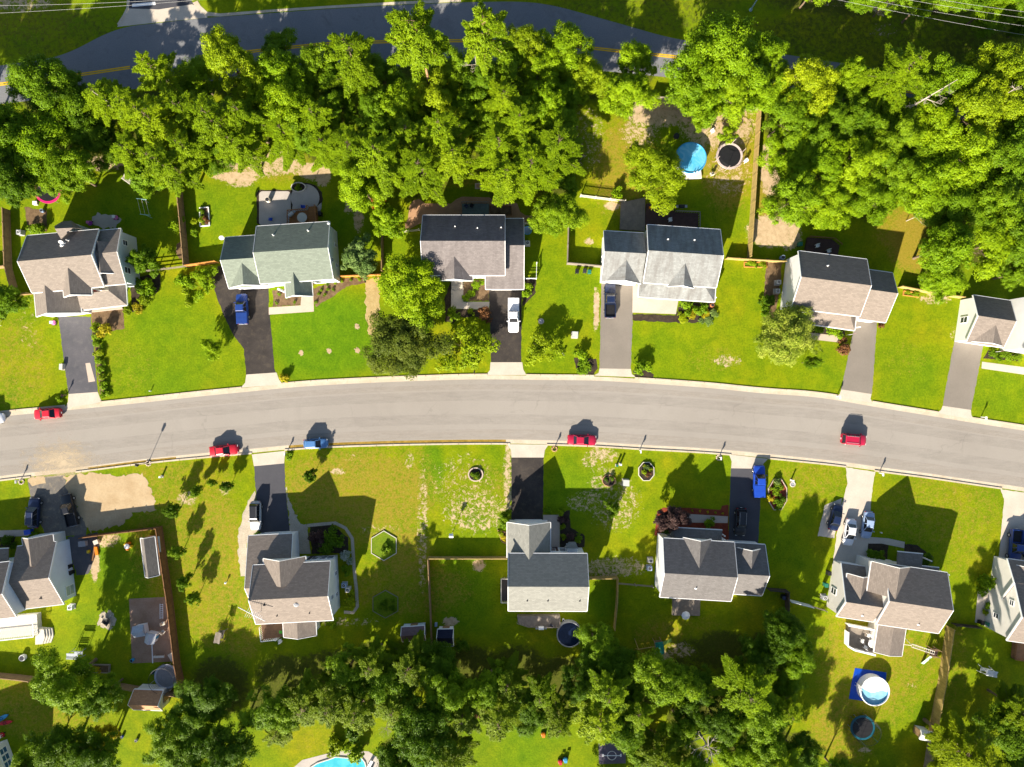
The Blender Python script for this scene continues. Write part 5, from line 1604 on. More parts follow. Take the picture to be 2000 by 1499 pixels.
def tree(kind, px, py, r, mt, h=None, label=None, group=None, i=None, zone=None):
    Rp, Hp, fz = SPEC[kind]
    R0 = r / S_PX * .9
    if h is None:
        h = {'d': (1.6 * R0 + 3.2) if zone != 'S' else (1.3 * R0 + 3.2), 'p': (1.6 * R0 + 5.4) if zone != 'S' else (1.4 * R0 + 4.2), 'f': 1.4 * R0, 'o': 1.9 * R0 + 1.0, 'c': 2.6 * R0, 't': 18}[kind]
    if zone: h *= random.uniform(.80, 1.28)
    z = h * fz
    R_ = r / S_PX * (1 - z / 100)
    p = W(px, py, z)
    root = thing(NAMES[kind], label or 'x', 'tree', (p.x, p.y, 0), group, random.uniform(0, 6.28))
    root.scale = (R_ / Rp, R_ / Rp, h / Hp)
    cnt[kind] = cnt.get(kind, random.randrange(5)) + 1
    cr, tr = (CONE, CONE_T) if kind == 'c' else CR[kind][(i if i is not None else cnt[kind]) % len(CR[kind])]
    oc = bpy.data.objects.new('foliage', cr); COL.objects.link(oc); oc.parent = root
    if not cr.materials: cr.materials.append(L_MID)
    oc.material_slots[0].link = 'OBJECT'; oc.material_slots[0].material = MT[mt]
    ot = bpy.data.objects.new('trunk', tr); COL.objects.link(ot); ot.parent = root
    if kind == 't':
        ot.material_slots[0].link = 'OBJECT'; ot.material_slots[0].material = PBARK
    TREES.append([root, kind, mt, px, py, r, label is None, zone])
    return root

def shrub(label, px, py, r, mt, h=None, cat='shrub', group=None, name='shrub'):
    R_ = r / S_PX
    o = bpy.data.objects.new(name, CR['s'][random.randrange(4)])
    COL.objects.link(o)
    if not o.data.materials: o.data.materials.append(L_MID)
    o.material_slots[0].link = 'OBJECT'; o.material_slots[0].material = MT[mt]
    hh = h or R_ * 1.3
    o.location = W(px, py, hh * .5); o.location.z = 0
    o.scale = (R_, R_, hh / 1.25)
    o.rotation_euler.z = random.uniform(0, 6.28)
    tag(o, label, cat, group)
    return o

# ---- the wood between the upper road and the back yards (px, py, radius in photo pixels)
NW = [('d', 93, 168, 62, 'm'), ('d', 18, 262, 55, 'm'), ('d', 78, 285, 74, 'b'), ('d', 128, 335, 48, 'b'), ('d', 30, 345, 50, 'k'), ('d', -12, 232, 40, 'k'), ('d', 165, 250, 46, 'k'), ('d', 205, 285, 40, 'k'), ('d', 150, 200, 40, 'k'),
      ('p', 210, 195, 46, 'n'), ('p', 262, 215, 44, 'n'), ('p', 318, 152, 48, 'n'), ('d', 385, 155, 44, 'b'), ('d', 455, 130, 56, 'y'), ('d', 500, 172, 44, 'b'), ('p', 305, 240, 58, 'n'), ('p', 372, 228, 52, 'n'), ('p', 430, 250, 54, 'n'), ('p', 262, 300, 46, 'n'),
      ('p', 325, 325, 50, 'n'), ('o', 290, 350, 36, 'm'), ('d', 412, 300, 38, 'm'), ('p', 375, 300, 40, 'n'), ('p', 480, 235, 50, 'n'), ('p', 470, 290, 42, 'n'), ('d', 350, 195, 36, 'm'),
      ('d', 545, 102, 40, 'm'), ('d', 548, 150, 52, 'b'), ('d', 560, 205, 52, 'b'), ('d', 612, 130, 44, 'm'), ('p', 620, 235, 48, 'n'), ('p', 560, 265, 48, 'n'), ('p', 692, 120, 56, 'n'), ('d', 655, 165, 38, 'm'), ('p', 640, 290, 44, 'n'), ('d', 745, 150, 42, 'm'),
      ('t', 812, 78, 72, 'n', 19), ('t', 946, 62, 52, 'n', 17.5), ('d', 880, 158, 40, 'y'), ('d', 850, 200, 50, 'y'), ('d', 905, 210, 42, 'm'), ('d', 790, 205, 46, 'b'), ('d', 725, 220, 40, 'm'), ('d', 750, 255, 38, 'm'), ('p', 690, 300, 50, 'n'), ('p', 745, 315, 56, 'n'),
      ('d', 705, 365, 46, 'b'), ('p', 800, 270, 54, 'n'), ('p', 862, 265, 52, 'n'), ('p', 825, 335, 58, 'n'), ('p', 890, 315, 42, 'n'), ('d', 900, 145, 40, 'm'), ('d', 655, 215, 36, 'm'), ('d', 940, 160, 42, 'm'), ('d', 590, 260, 34, 'm'),
      ('d', 1020, 85, 46, 'y'), ('d', 1098, 100, 56, 'b'), ('d', 1052, 140, 46, 'b'), ('d', 1150, 152, 40, 'y'), ('o', 1238, 130, 42, 'b'), ('d', 1230, 185, 46, 'b'), ('d', 1068, 205, 42, 'b'), ('p', 985, 205, 48, 'n'), ('p', 1015, 250, 50, 'n'), ('p', 975, 290, 54, 'n'), ('p', 1090, 290, 58, 'n'),
      ('p', 1035, 335, 54, 'n'), ('p', 990, 350, 48, 'n'), ('d', 1090, 240, 40, 'm'), ('d', 995, 140, 44, 'm'), ('d', 1110, 180, 36, 'm'), ('o', 1092, 350, 34, 'm'), ('d', 955, 240, 38, 'm'),
      ('d', 1395, 108, 74, 'b'), ('d', 1450, 155, 62, 'b'), ('d', 1365, 165, 54, 'b'), ('d', 1488, 108, 44, 'b'), ('o', 1372, 215, 36, 'b'), ('d', 1425, 185, 44, 'b'),
      ('d', 1578, 172, 58, 'y'), ('d', 1512, 175, 46, 'b'), ('d', 1665, 150, 34, 'b'), ('p', 1752, 148, 56, 'n'), ('d', 1842, 165, 52, 'b'), ('d', 1948, 150, 58, 'y'), ('d', 1990, 130, 40, 'b'), ('d', 1535, 235, 50, 'm'), ('d', 1545, 290, 50, 'b'), ('d', 1620, 235, 46, 'm'), ('d', 1675, 235, 44, 'm'),
      ('d', 1650, 185, 40, 'm'), ('d', 1735, 215, 46, 'm'), ('d', 1815, 245, 62, 'b'), ('d', 1895, 225, 58, 'y'), ('d', 1960, 225, 56, 'y'), ('d', 1880, 300, 60, 'b'), ('d', 1950, 305, 58, 'm'), ('d', 1670, 315, 50, 'b'), ('d', 1745, 335, 52, 'm'), ('d', 1805, 365, 58, 'b'), ('d', 1605, 330, 52, 'b'),
      ('d', 1550, 390, 50, 'b'), ('d', 1695, 390, 46, 'b'), ('d', 1620, 395, 50, 'b'), ('d', 1870, 400, 60, 'm'), ('d', 1940, 400, 60, 'm'), ('d', 1848, 485, 52, 'b'), ('d', 1925, 480, 54, 'b'), ('d', 1985, 470, 46, 'm'), ('d', 1745, 265, 42, 'm'), ('d', 1555, 345, 42, 'b'), ('d', 2000, 350, 60, 'm'), ('d', 2005, 250, 50, 'm'),
      ('d', 1840, 545, 42, 'b'), ('d', 1800, 300, 46, 'm'), ('d', 1985, 535, 30, 'm'), ('d', 1590, 270, 44, 'm'), ('p', 1720, 160, 30, 'n')]
for a in NW: tree(*a[:5], h=(a[5] if len(a) > 5 else None), zone='N')
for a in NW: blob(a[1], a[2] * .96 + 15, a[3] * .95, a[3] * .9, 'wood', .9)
# ---- beyond the upper road
for a in (('d', 1935, 12, 46, 'b'), ('d', 1815, -5, 40, 'm'), ('d', 1990, 5, 40, 'm'), ('d', 1880, -25, 50, 'm'), ('d', 1690, -22, 40, 'm'), ('d', 1745, -8, 26, 'b'), ('d', 1600, -34, 36, 'm'), ('d', 2010, 45, 34, 'k')): tree(*a, zone='U')
# ---- the wood along the bottom
SW = [('d', 125, 1330, 60, 'm'), ('d', 193, 1362, 40, 'b'), ('d', 110, 1475, 60, 'k'), ('d', 55, 1510, 40, 'm'), ('d', 185, 1470, 46, 'k'), ('o', 205, 1440, 26, 'g'), ('d', 325, 1448, 46, 'm'), ('d', 372, 1425, 52, 'm', 6), ('d', 400, 1365, 48, 'k', 4.6), ('d', 440, 1465, 50, 'k'), ('d', 380, 1490, 48, 'm'), ('d', 525, 1385, 50, 'm'), ('p', 600, 1375, 54, 'q'), ('d', 678, 1312, 46, 'b'), ('p', 650, 1365, 46, 'q'), ('p', 700, 1385, 46, 'q'), ('d', 748, 1335, 50, 'm'), ('p', 770, 1375, 52, 'q'), ('d', 800, 1300, 48, 'k'), ('d', 850, 1305, 48, 'k'), ('d', 872, 1350, 46, 'm'), ('d', 728, 1295, 40, 'k'),
      ('d', 830, 1435, 62, 'k'), ('d', 775, 1490, 44, 'k'), ('d', 880, 1480, 44, 'k'), ('p', 545, 1425, 34, 'q'), ('d', 958, 1345, 40, 'm'), ('d', 905, 1390, 44, 'm'), ('p', 975, 1395, 50, 'q'), ('d', 1030, 1390, 44, 'k'), ('p', 1055, 1355, 36, 'n'),
      ('d', 1165, 1262, 44, 'b'), ('d', 1195, 1305, 50, 'k'), ('p', 1180, 1345, 46, 'n'), ('d', 1140, 1330, 40, 'k'), ('d', 1215, 1350, 42, 'k'), ('d', 1165, 1400, 52, 'b'), ('d', 1220, 1425, 42, 'b'), ('p', 1090, 1405, 36, 'q'), ('d', 990, 1330, 40, 'k'),
      ('d', 1300, 1335, 58, 'm'), ('d', 1350, 1345, 46, 'm'), ('d', 1452, 1345, 62, 'b'), ('d', 1480, 1395, 50, 'b'), ('d', 1530, 1240, 42, 'k', 11.5), ('d', 1558, 1280, 34, 'b', 10.5), ('d', 1490, 1275, 40, 'k'), ('d', 1540, 1330, 32, 'b'), ('d', 1530, 1385, 32, 'b'), ('d', 1395, 1400, 46, 'm'), ('d', 1440, 1470, 48, 'b'),
      ('d', 1290, 1475, 46, 'm'), ('d', 1500, 1450, 50, 'm'), ('d', 1560, 1480, 44, 'm'), ('d', 1245, 1390, 34, 'b'), ('d', 1330, 1420, 36, 'm'), ('d', 1345, 1500, 44, 'm'), ('d', 1525, 1505, 50, 'b'), ('d', 1640, 1515, 36, 'm'), ('o', 1255, 1478, 34, 'b'),
      ('d', 1890, 1475, 62, 'k'), ('d', 1960, 1440, 60, 'k'), ('d', 1850, 1500, 42, 'y'), ('d', 1995, 1390, 40, 'k')]
for q_, a in enumerate(SW):
    if a[0] == 'd' and len(a) == 5 and a[1] > 450 and q_ % 3 == 0: SW[q_] = ('p', a[1], a[2], a[3] * 1.05, 'n' if a[4] == 'b' else 'q')
for q_, a in enumerate(SW):
    if a[4] == 'b' and q_ % 2: SW[q_] = (*a[:4], 'm', *a[5:])
    elif a[4] == 'm' and q_ % 4 == 1: SW[q_] = (*a[:4], 'k', *a[5:])
for a in SW: tree(*a[:5], h=(a[5] if len(a) > 5 else None), zone='S')
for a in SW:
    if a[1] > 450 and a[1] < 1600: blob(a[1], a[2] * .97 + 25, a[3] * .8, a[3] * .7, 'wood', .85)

# trees whose crowns stand just outside the frame and throw shadow into it
for a in (('d', 1960, 1560, 70, 'k', 9), ('d', 1780, 1590, 55, 'k', 5), ('d', 1680, 1590, 55, 'm', 5.5), ('d', 1190, 1580, 50, 'k', 5)): tree(*a, zone='S')
for a in (('d', -110, 215, 56, 'k', 12), ('d', -180, 210, 60, 'k', 13), ('d', -80, 290, 56, 'm', 11)): tree(*a, zone='N')

# ---- garden trees
tree('d', 806, 565, 66, 'b', 8.5, 'big round bright green tree between the green roofed and charcoal roofed houses', i=2)
tree('d', 790, 668, 70, 'o', 7.5, 'broad dark olive tree leaning over the kerb below the bright round tree', i=4)
tree('f', 908, 682, 50, 'y', 3.6, 'airy yellow green tree left of the black driveway with the white pickup')
tree('f', 1060, 682, 38, 'y', 3.4, 'airy yellow green tree on the lawn right of the white pickup')
tree('o', 702, 506, 36, 'u', 6.0, 'blue green tree at the right end of the green roofed house')
tree('o', 757, 432, 34, 'b', 7.0, 'bright green tree with a rust red neighbour beside the red paver patio')
tree('f', 741, 396, 17, 'r', 6.0, 'small rust red tree top above the patio tree')
tree('d', 1090, 418, 46, 'm', 7.5, 'dense green tree right of the red paver patio')
tree('d', 1284, 340, 60, 'y', 8.0, 'large yellowish tree shading the deck left of the blue pool', i=3)
tree('d', 1537, 655, 60, 'v', 7.5, 'variegated yellow and green tree in front of the tan roofed house', i=5)
tree('o', 1312, 1012, 29, 'w', 4.6, 'purple leaved tree in the red mulch bed')
tree('f', 396, 552, 30, 'b', 2.4, 'lime green bush tree left of the wide black driveway')
tree('f', 415, 680, 22, 'b', 3.6, 'thin young green tree on the lawn near the black driveway edge')
tree('o', 281, 508, 28, 'm', 5.0, 'green tree at the right end of the brown many gabled house')
tree('f', 1585, 708, 14, 'k', 6.5, 'tiny dark young tree on the lawn right of the variegated tree')
tree('f', 1424, 262, 19, 'b', 2.8, 'small bright tree behind the round white trampoline')
tree('o', 12, 585, 34, 'm', 5.0, 'dark green tree at the left picture edge below the short fence')
tree('f', 1195, 992, 17, 'k', 2.6, 'small dark green tree in shade on the patchy front lawn')
tree('o', 985, 1010, 13, 'm', 3.2, 'small green tree left of the straight black driveway')
for k, (x, y, r, w_) in enumerate(((606, 930, 15, 'alone near the blue hatchback'), (442, 950, 13, 'nearest the bright red sedan'), (385, 960, 13, 'second from the red sedan in its row'), (338, 998, 17, 'just below the sand lot corner'),
                               (346, 1078, 16, 'first of the fence row below the sand lot'), (362, 1136, 16, 'middle of the fence row'), (378, 1168, 15, 'lowest of the fence row'), (414, 943, 10, 'tiny one above the row'))):
    tree('o', x, y, r * .86, 'k' if k in (0, 1, 3) else 'm', r / S_PX * 2.5 + .4, 'young dark tree, ' + w_, 'young trees on the lower left lawns')

# ---- labels of the woodland trees: told apart by kind, colour and place
LM = [(150, 'the many gabled house'), (490, 'the green roof'), (740, 'the blue green tree'), (922, 'the red patio'), (1200, 'the picketed lawn'), (1400, 'the blue pool'), (1640, 'the tan roof'), (1900, 'the right garage')]
LS = [(120, 'the white deck house'), (420, 'the wooden glider'), (600, 'the antenna house'), (820, 'the two sheds'), (1070, 'the navy pool'), (1300, 'the green swing set'), (1480, 'the purple tree'), (1900, 'the yellow fence')]
import collections
groups = collections.defaultdict(list)
ORD = ['first', 'second', 'third', 'fourth', 'fifth', 'sixth', 'seventh', 'eighth', 'ninth', 'tenth', 'eleventh', 'twelfth', 'thirteenth']
for T_ in TREES:
    root, kind, mt, px, py, r, auto, zone = T_
    if not auto: continue
    lm = min(LM if zone in ('N', 'U') else LS, key=lambda q: abs(q[0] - px))[1]
    groups[(zone, lm, kind, MW[mt])].append(T_)
for (zone, lm, kind, colr), lst in groups.items():
    kd = {'d': 'round leafy tree', 'p': 'feathery pine', 't': 'tall bare trunked pine', 'o': 'small leafy tree'}[kind]
    pl = {'N': 'in the wood behind', 'S': 'in the wood below', 'U': 'across the upper road above'}[zone]
    lst.sort(key=lambda q: q[3])
    for k, T_ in enumerate(lst):
        o = T_[0]
        if len(lst) == 1: o['label'] = f'only {colr} {kd} {pl} {lm}'
        else: o['label'] = f'{colr} {kd} {pl} {lm}, {ORD[k]} from left'
        o['group'] = {'N': 'trees of the wood below the upper road', 'S': 'trees of the wood along the bottom', 'U': 'trees beyond the upper road'}[zone]

# ---- dead and bare trees
def bare_tree(label, base, h, seed, lean=(0, 0), r=.16, limbs=9, spread=2.2):
    t = thing('dead_tree', label, 'tree', W(*base))
    rs_ = random.Random(seed)
    m = MB(); o0 = W(*base)
    top = o0 + Vector((lean[0], lean[1], h))
    m.tube(o0, o0.lerp(top, .6), r, r * .6, 7); m.tube(o0.lerp(top, .6), top, r * .6, r * .15, 6)
    fixn(m.build('trunk', DEADW, t))
    m = MB()
    for i in range(limbs):
        f = rs_.uniform(.45, .97); p = o0.lerp(top, f); a = rs_.uniform(0, 6.28); L = spread * rs_.uniform(.5, 1.1) * (1.15 - f * .5)
        q = p + Vector((math.cos(a) * L, math.sin(a) * L, rs_.uniform(.1, .9)))
        m.tube(p, q, r * .38, r * .14, 5)
        for k in range(5):
            s = p.lerp(q, rs_.uniform(.35, 1)); b_ = a + rs_.uniform(-1, 1); l2 = L * rs_.uniform(.25, .55)
            e = s + Vector((math.cos(b_) * l2, math.sin(b_) * l2, rs_.uniform(-.1, .6)))
            m.tube(s, e, r * .14, r * .06, 4)
            m.tube(e, e + Vector((rs_.uniform(-.4, .4), rs_.uniform(-.4, .4), .3)), r * .07, r * .03, 3)
    m.build('branches', DEADW, t)
    return t
bare_tree('long bare grey tree leaning right above the pine near the upper road', (1690, 262), 13.0, 3, (6.0, 2.6), .20, 7, 2.6)
bare_tree('bare white snag between the two tall pines near the upper road', (940, 190), 12.0, 5, (-.4, .8), .16, 8, 2.0)
bare_tree('pale dead trunk among the pines below the yellow line gap', (285, 250), 10.5, 8, (-1.6, 1.0), .22, 4, .9)
bare_tree('large bare grey tree in the lower wood left of the trampoline with blue rim', (1345, 1395), 10.0, 12, (1.0, -1.0), .2, 16, 3.0)
bare_tree('bare grey shrub at the wood edge near the bottom left of the orange toy', (965, 1408), 2.5, 15, (.2, -.3), .07, 16, 1.4)
bare_tree('bare grey bush in the sandy gap of the right hand wood', (1770, 432), 4.0, 17, (.3, .2), .08, 18, 1.9)
bare_tree('thin bare snag right of the leaning grey tree', (1860, 250), 12.5, 21, (.6, .8), .14, 9, 1.8)
bare_tree('bare brown shrub at the lower wood edge above the bottom swimming pool', (757, 1412), 2.4, 23, (.2, .2), .06, 14, 1.3)

# ================================================================== SHRUBS AND GARDEN PLANTS
for a in (('low yellow bush by the porch walk of the many gabled house', 203, 645, 13, 'g'), ('green bush behind the rear dormer of the many gabled house', 71, 447, 14, 'b'), ('dark bush at the right corner of the many gabled house', 268, 556, 13, 'm'),
          ('green bush in the curved bed right of the many gabled house', 289, 560, 17, 'b'), ('lower green bush in the curved bed by the porch', 286, 584, 13, 'y'), ('yellow flowering bush at the lower tip of the curved bed', 268, 600, 11, 'g'), ('small yellow green bush beside the porch corner', 250, 608, 9, 'y'),
          ('tall thin bush at the top of the narrow planted strip', 360, 545, 15, 'b'), ('middle bush of the narrow planted strip on the lawn', 364, 568, 10, 'y'), ('lowest bush of the narrow planted strip on the lawn', 368, 590, 9, 'y'),
          ('yellow flower clump by the apron of the wide black driveway', 556, 737, 9, 'g'), ('climbing bush on the dark board fence', 346, 440, 14, 'b'), ('small bush below the fence by the mulch oval', 380, 455, 9, 'b'),
          ('vines over the fence left of the raised flower frame', 378, 432, 8, 'y'), ('clipped green bush in the charcoal house entry bed', 933, 557, 10, 'b', .7), ('second clipped bush in the charcoal house entry bed', 921, 572, 9, 'b', .7), ('third clipped bush low in the entry bed', 912, 582, 8, 'b', .7),
          ('rust red round shrub at the driveway corner of the charcoal roofed house', 944, 613, 15, 't'), ('green shrub left of the rust red round shrub', 888, 614, 13, 'm'), ('small green shrub between the dark shrub and the rust shrub', 920, 610, 7, 'y'),
          ('upper bush in the bed right of the black driveway', 1031, 559, 9, 'b'), ('lower bush in the bed right of the black driveway', 1027, 576, 9, 'b'), ('round grass tuft in the bed left of the grey driveway apron', 1137, 691, 12, 'b'), ('green bush below the round grass tuft near the kerb', 1142, 714, 16, 'm', .7),
          ('fountain grass tuft right of the grey driveway apron', 1254, 720, 16, 'b'), ('small bush by the cream picket fence', 1206, 381, 13, 'b'), ('tall round bush in the porch bed of the stained grey roofed house', 1341, 598, 14, 'm'), ('second round bush in the porch bed', 1370, 602, 13, 'm'),
          ('yellow flowers along the porch bed', 1350, 613, 12, 'g', .5), ('pale yellow flowers at the right of the porch bed', 1378, 612, 10, 'g', .5), ('low lime plant at the lower edge of the porch bed', 1336, 622, 11, 'y', .5), ('blue grey plant at the right end of the porch bed', 1392, 612, 9, 'u', .6), ('blue grey low plant at the bottom right of the porch bed', 1380, 626, 11, 'u', .5),
          ('dark bush against the white wall of the tan roofed house', 1501, 585, 14, 'k'), ('second dark bush against the white wall nearer the variegated tree', 1497, 606, 11, 'm'), ('green hedge clump below the tan porch', 1601, 645, 9, 'b'), ('wide green hedge below the tan porch near the drive', 1631, 648, 14, 'b'),
          ('rust brown round shrub beside the grey driveway of the tan roofed house', 1649, 678, 14, 't'), ('small brown plant at the garage corner of the tan roofed house', 1721, 637, 6, 't'),
          ('dark bushes by the walk of the lower left house', 16, 1059, 12, 'k'), ('small bush at the lower left garage corner', 66, 1047, 8, 'm'), ('yellow green bush by the driveway apron at far left kerb', 117, 780, 7, 'b'), ('dark red shrub in the bed right of the entry path', 618, 1049, 17, 'w'),
          ('dark green shrub beside the dark red shrub', 655, 1052, 20, 'k'), ('lower dark green shrub beside the front bed', 640, 1066, 16, 'k'), ('white flowering bush at the right end of the antenna roofed house', 676, 1089, 12, 'x'), ('green shrub below the white flowering bush', 676, 1112, 11, 'm'),
          ('yellow green shrub near the air conditioner of the antenna roofed house', 684, 1172, 13, 'y'), ('bright bush at the lower right corner of the antenna roofed house', 646, 1214, 11, 'b'), ('lime plant by the kerb right of the lower left apron', 563, 893, 8, 'b', .5), ('bush at the garage corner beside the silver suv drive', 503, 1050, 9, 'm'),
          ('clipped ball bush near the slate roofed house path', 1097, 1001, 8, 'b', .9), ('purple ball bush near the slate roofed house path', 1099, 1016, 9, 'w', .9), ('lime ball bush between the purple balls', 1099, 1028, 6, 'y', .7), ('second purple ball bush nearer the slate roofed house', 1113, 1047, 9, 'w', .8), ('small lime bush below the second purple ball', 1101, 1048, 6, 'y', .6), ('round green bush at the bay window of the slate roofed house', 1131, 1054, 9, 'm', .8),
          ('first round bush left of the black driveway garage', 1069, 999, 7, 'b', .7), ('yellow flowers by the left corner of the slate garage', 985, 1050, 6, 'g', .5), ('dark bush left of the slate roofed garage', 986, 1022, 10, 'm'),
          ('green bush by the white wall of the purple tree house', 1299, 1041, 8, 'k'), ('green bush in front of the purple tree house porch', 1386, 1024, 11, 'm'), ('dark bushes in the bed beside the concrete drive', 1708, 1086, 12, 'm'), ('second dark bush in the bed beside the concrete drive', 1722, 1088, 10, 'm'),
          ('dark bush right of the brown entry roof', 1812, 1094, 13, 'k'), ('round bush at the left wall of the cream right edge house', 1925, 1142, 17, 'b'), ('potted plants on the concrete side pad', 1930, 1184, 8, 'm', .8), ('second potted plants on the concrete side pad', 1926, 1196, 6, 'y', .6),
          ('bush of the lower lawn behind the white house corner', 690, 1425, 20, 'k'), ('yellow green bush on the lawn above the bottom swimming pool', 655, 1455, 18, 'y'), ('green bush over the edge of the bottom swimming pool', 690, 1470, 18, 'b'), ('dark bush at the sandy gap edge near the dark shed', 900, 1265, 14, 'k'),
          ('rust bush on the lower lawn near the grey twig shrub', 930, 1398, 9, 't')):
    shrub(*a[:5], h=(a[5] if len(a) > 5 else None), group=None)
# hedge rows: separate clipped plants
for k in range(9):
    f = k / 8
    shrub(['topmost', 'second', 'third', 'fourth', 'middle', 'sixth', 'seventh', 'eighth', 'lowest'][k] + ' plant of the narrow hedge along the left driveway', 186 + 18 * f, 640 + 132 * f, 9, 'y' if k % 3 == 0 else 'b', .8, 'hedge plant', 'narrow hedge along the far left driveway', 'hedge_plant')
for k in range(4):
    shrub(['left', 'second', 'third', 'right'][k] + ' clipped block of the hedge before the right edge garage', 1942 + 15 * k, 693 + 2 * k, 9, 'm', .9, 'hedge plant', 'clipped hedge before the right edge garage', 'hedge_plant')
for k, (x, y) in enumerate(((640, 556), (655, 553), (628, 566), (640, 566), (650, 566), (622, 574), (634, 576), (668, 549), (686, 546), (702, 546), (617, 590), (545, 575), (560, 582), (540, 592), (575, 590))):
    shrub('tiny young plant dotted in the brown mulch beds of the green roofed house', x, y, 3.4, 'b' if k % 2 else 'm', .35, 'plant', 'young plants in the mulch beds of the green roofed house', 'young_plant')
for k in range(5):
    shrub('small yellow plant in the red mulch strip', 1352 + 15 * k, 998 + 1.2 * k, 2.4, 'g', .3, 'plant', 'yellow plants in the red mulch strip', 'young_plant')

# ================================================================== YARD THINGS
def simple(name, label, cat, px, py, rot=0, group=None):
    return thing(name, label, cat, W(px, py), group, R(rot))

def loc(o): return o  # children of a rotated thing are built in its own axes

def trampoline(label, px, py, rpx, padm, net=True, h=.85, matm=BLACK):
    t = simple('trampoline', label, 'trampoline', px, py)
    r = rpx / S_PX * (1 - h / 100)
    m = MB(); m.lathe((0, 0, h), [(r * .86, -.03), (r * .86, .01)], 32); m.build('jumping_mat', matm, t, local=True)
    m = MB()
    n = 36
    for a, b in ((r * .84, r), ):
        pts = []
        for i in range(n):
            q = 6.28319 * i / n
            pts += [(a * math.cos(q), a * math.sin(q), h + .03), (b * math.cos(q), b * math.sin(q), h + .03), (b * math.cos(q), b * math.sin(q), h - .06)]
        m.add(pts, [f for i in range(n) for f in ((i * 3, i * 3 + 1, ((i + 1) % n) * 3 + 1, ((i + 1) % n) * 3), (i * 3 + 1, i * 3 + 2, ((i + 1) % n) * 3 + 2, ((i + 1) % n) * 3 + 1))])
    m.build('spring_pad', padm, t, local=True)
    for i in range(6):
        q = 6.28319 * i / 6
        m = MB(); m.tube((r * .97 * math.cos(q), r * .97 * math.sin(q), 0), (r * .97 * math.cos(q), r * .97 * math.sin(q), h - .02), .035); m.build('leg', GREY, t, local=True)
        if net:
            m = MB(); m.tube((r * 1.02 * math.cos(q + .3), r * 1.02 * math.sin(q + .3), 0), (r * 1.02 * math.cos(q + .3), r * 1.02 * math.sin(q + .3), 2.5), .03); m.build('net_pole', padm, t, local=True)
    if net:
        m = MB(); m.torus((0, 0, 2.45), r * 1.02, .03, 32, 5)
        for z in (1.2, 1.6, 2.0): m.torus((0, 0, z), r * 1.02, .008, 32, 4)
        for i in range(48):
            q = 6.28319 * i / 48; m.tube((r * 1.02 * math.cos(q), r * 1.02 * math.sin(q), h), (r * 1.02 * math.cos(q), r * 1.02 * math.sin(q), 2.45), .008, n=3, caps=False)
        m.build('safety_net', BLACK, t, local=True)
    return t
PINK = plain('hot_pink_pad', (.62, .02, .16), .5); TEALP = plain('teal_pad', (.008, .09, .13), .5); CREAMP = plain('cream_pad', (.62, .50, .46), .5)
BLUEP = plain('blue_plastic', (.02, .08, .50), .45); GREENP = plain('green_plastic', (.02, .16, .11), .45); ORANGEP = plain('orange_plastic', (.65, .20, .01), .45); YELP = plain('yellow_plastic', (.70, .50, .02), .45)
PINKP = plain('pink_plastic', (.62, .16, .40), .45); REDP = plain('red_plastic', (.55, .02, .03), .45); LBLUEP = plain('sky_blue_plastic', (.05, .32, .58), .45); LGREEN = plain('lime_plastic', (.10, .48, .04), .45); TEALD = plain('teal_canvas', (.01, .22, .17), .6)
trampoline('pink rimmed trampoline half under the tree at upper left', 101, 374, 27, PINK, False)
trampoline('cream rimmed trampoline with a net right of the blue pool', 1421, 309, 26, CREAMP)
trampoline('round grey trampoline in the corner of the brown fenced yard', 331, 1317, 24, plain('grey_pad', (.35, .36, .40), .5), True, matm=plain('grey_mat', (.20, .19, .19), .7))
trampoline('black trampoline with a teal rim below the white round pool', 1679, 1416, 24, TEALP)

def round_pool(label, px, py, rpx, h, wall, wat, rim=WHITE, cover=False, ladder=None):
    t = simple('round_pool', label, 'pool', px, py)
    r = rpx / S_PX * (1 - h / 100)
    m = MB(); n = 40
    for rr in (r, r - .06): m.add([(rr * math.cos(6.28319 * i / n), rr * math.sin(6.28319 * i / n), z) for z in (0, h) for i in range(n)], [(i, (i + 1) % n, n + (i + 1) % n, n + i) for i in range(n)])
    m.build('pool_wall', wall, t, local=True)
    m = MB(); m.torus((0, 0, h), r, .10, 44, 6); m.build('rim', rim, t, local=True)
    m = MB(); m.lathe((0, 0, 0), [(r - .08, h - .30 if not cover else h - .1), (r - .08, h - .28 if not cover else h - .06)], 40); m.build('cover' if cover else 'water', wat, t, local=True)
    if not cover:
        m = MB(); m.torus((0, 0, h - .2), r - .1, .06, 44, 5); m.build('liner', LBLUEP, t, local=True)
    if ladder is not None:
        m = MB(); c, s = math.cos(ladder), math.sin(ladder); nx, ny = -s * .25, c * .25
        for k in (-1, 1):
            for d in (-.35, .3): m.tube(((r + d) * c + nx * k, (r + d) * s + ny * k, 0), (r * c + nx * k, r * s + ny * k, h + .5), .035)
        for z in (.3, .6, .9): m.tube(((r + .2) * c - nx, (r + .2) * s - ny, z), ((r + .2) * c + nx, (r + .2) * s + ny, z), .03)
        m.build('ladder', WHITE, t, local=True)
    return t
round_pool('round pool with a bright blue cover behind the yellowish tree', 1345, 314, 30, 1.2, WHITE, watermat('blue_cover', (.07, .42, .68), (.20, .55, .76)), LBLUEP, True, 5.0)
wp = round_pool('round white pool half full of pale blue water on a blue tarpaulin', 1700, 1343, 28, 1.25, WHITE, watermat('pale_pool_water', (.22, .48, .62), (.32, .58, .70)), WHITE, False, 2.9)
round_pool('round pool with a dark navy cover behind the slate roofed house', 1111, 1234, 24, 1.2, GREY, watermat('navy_cover', (.006, .012, .035), (.012, .022, .055)), GREY, True)
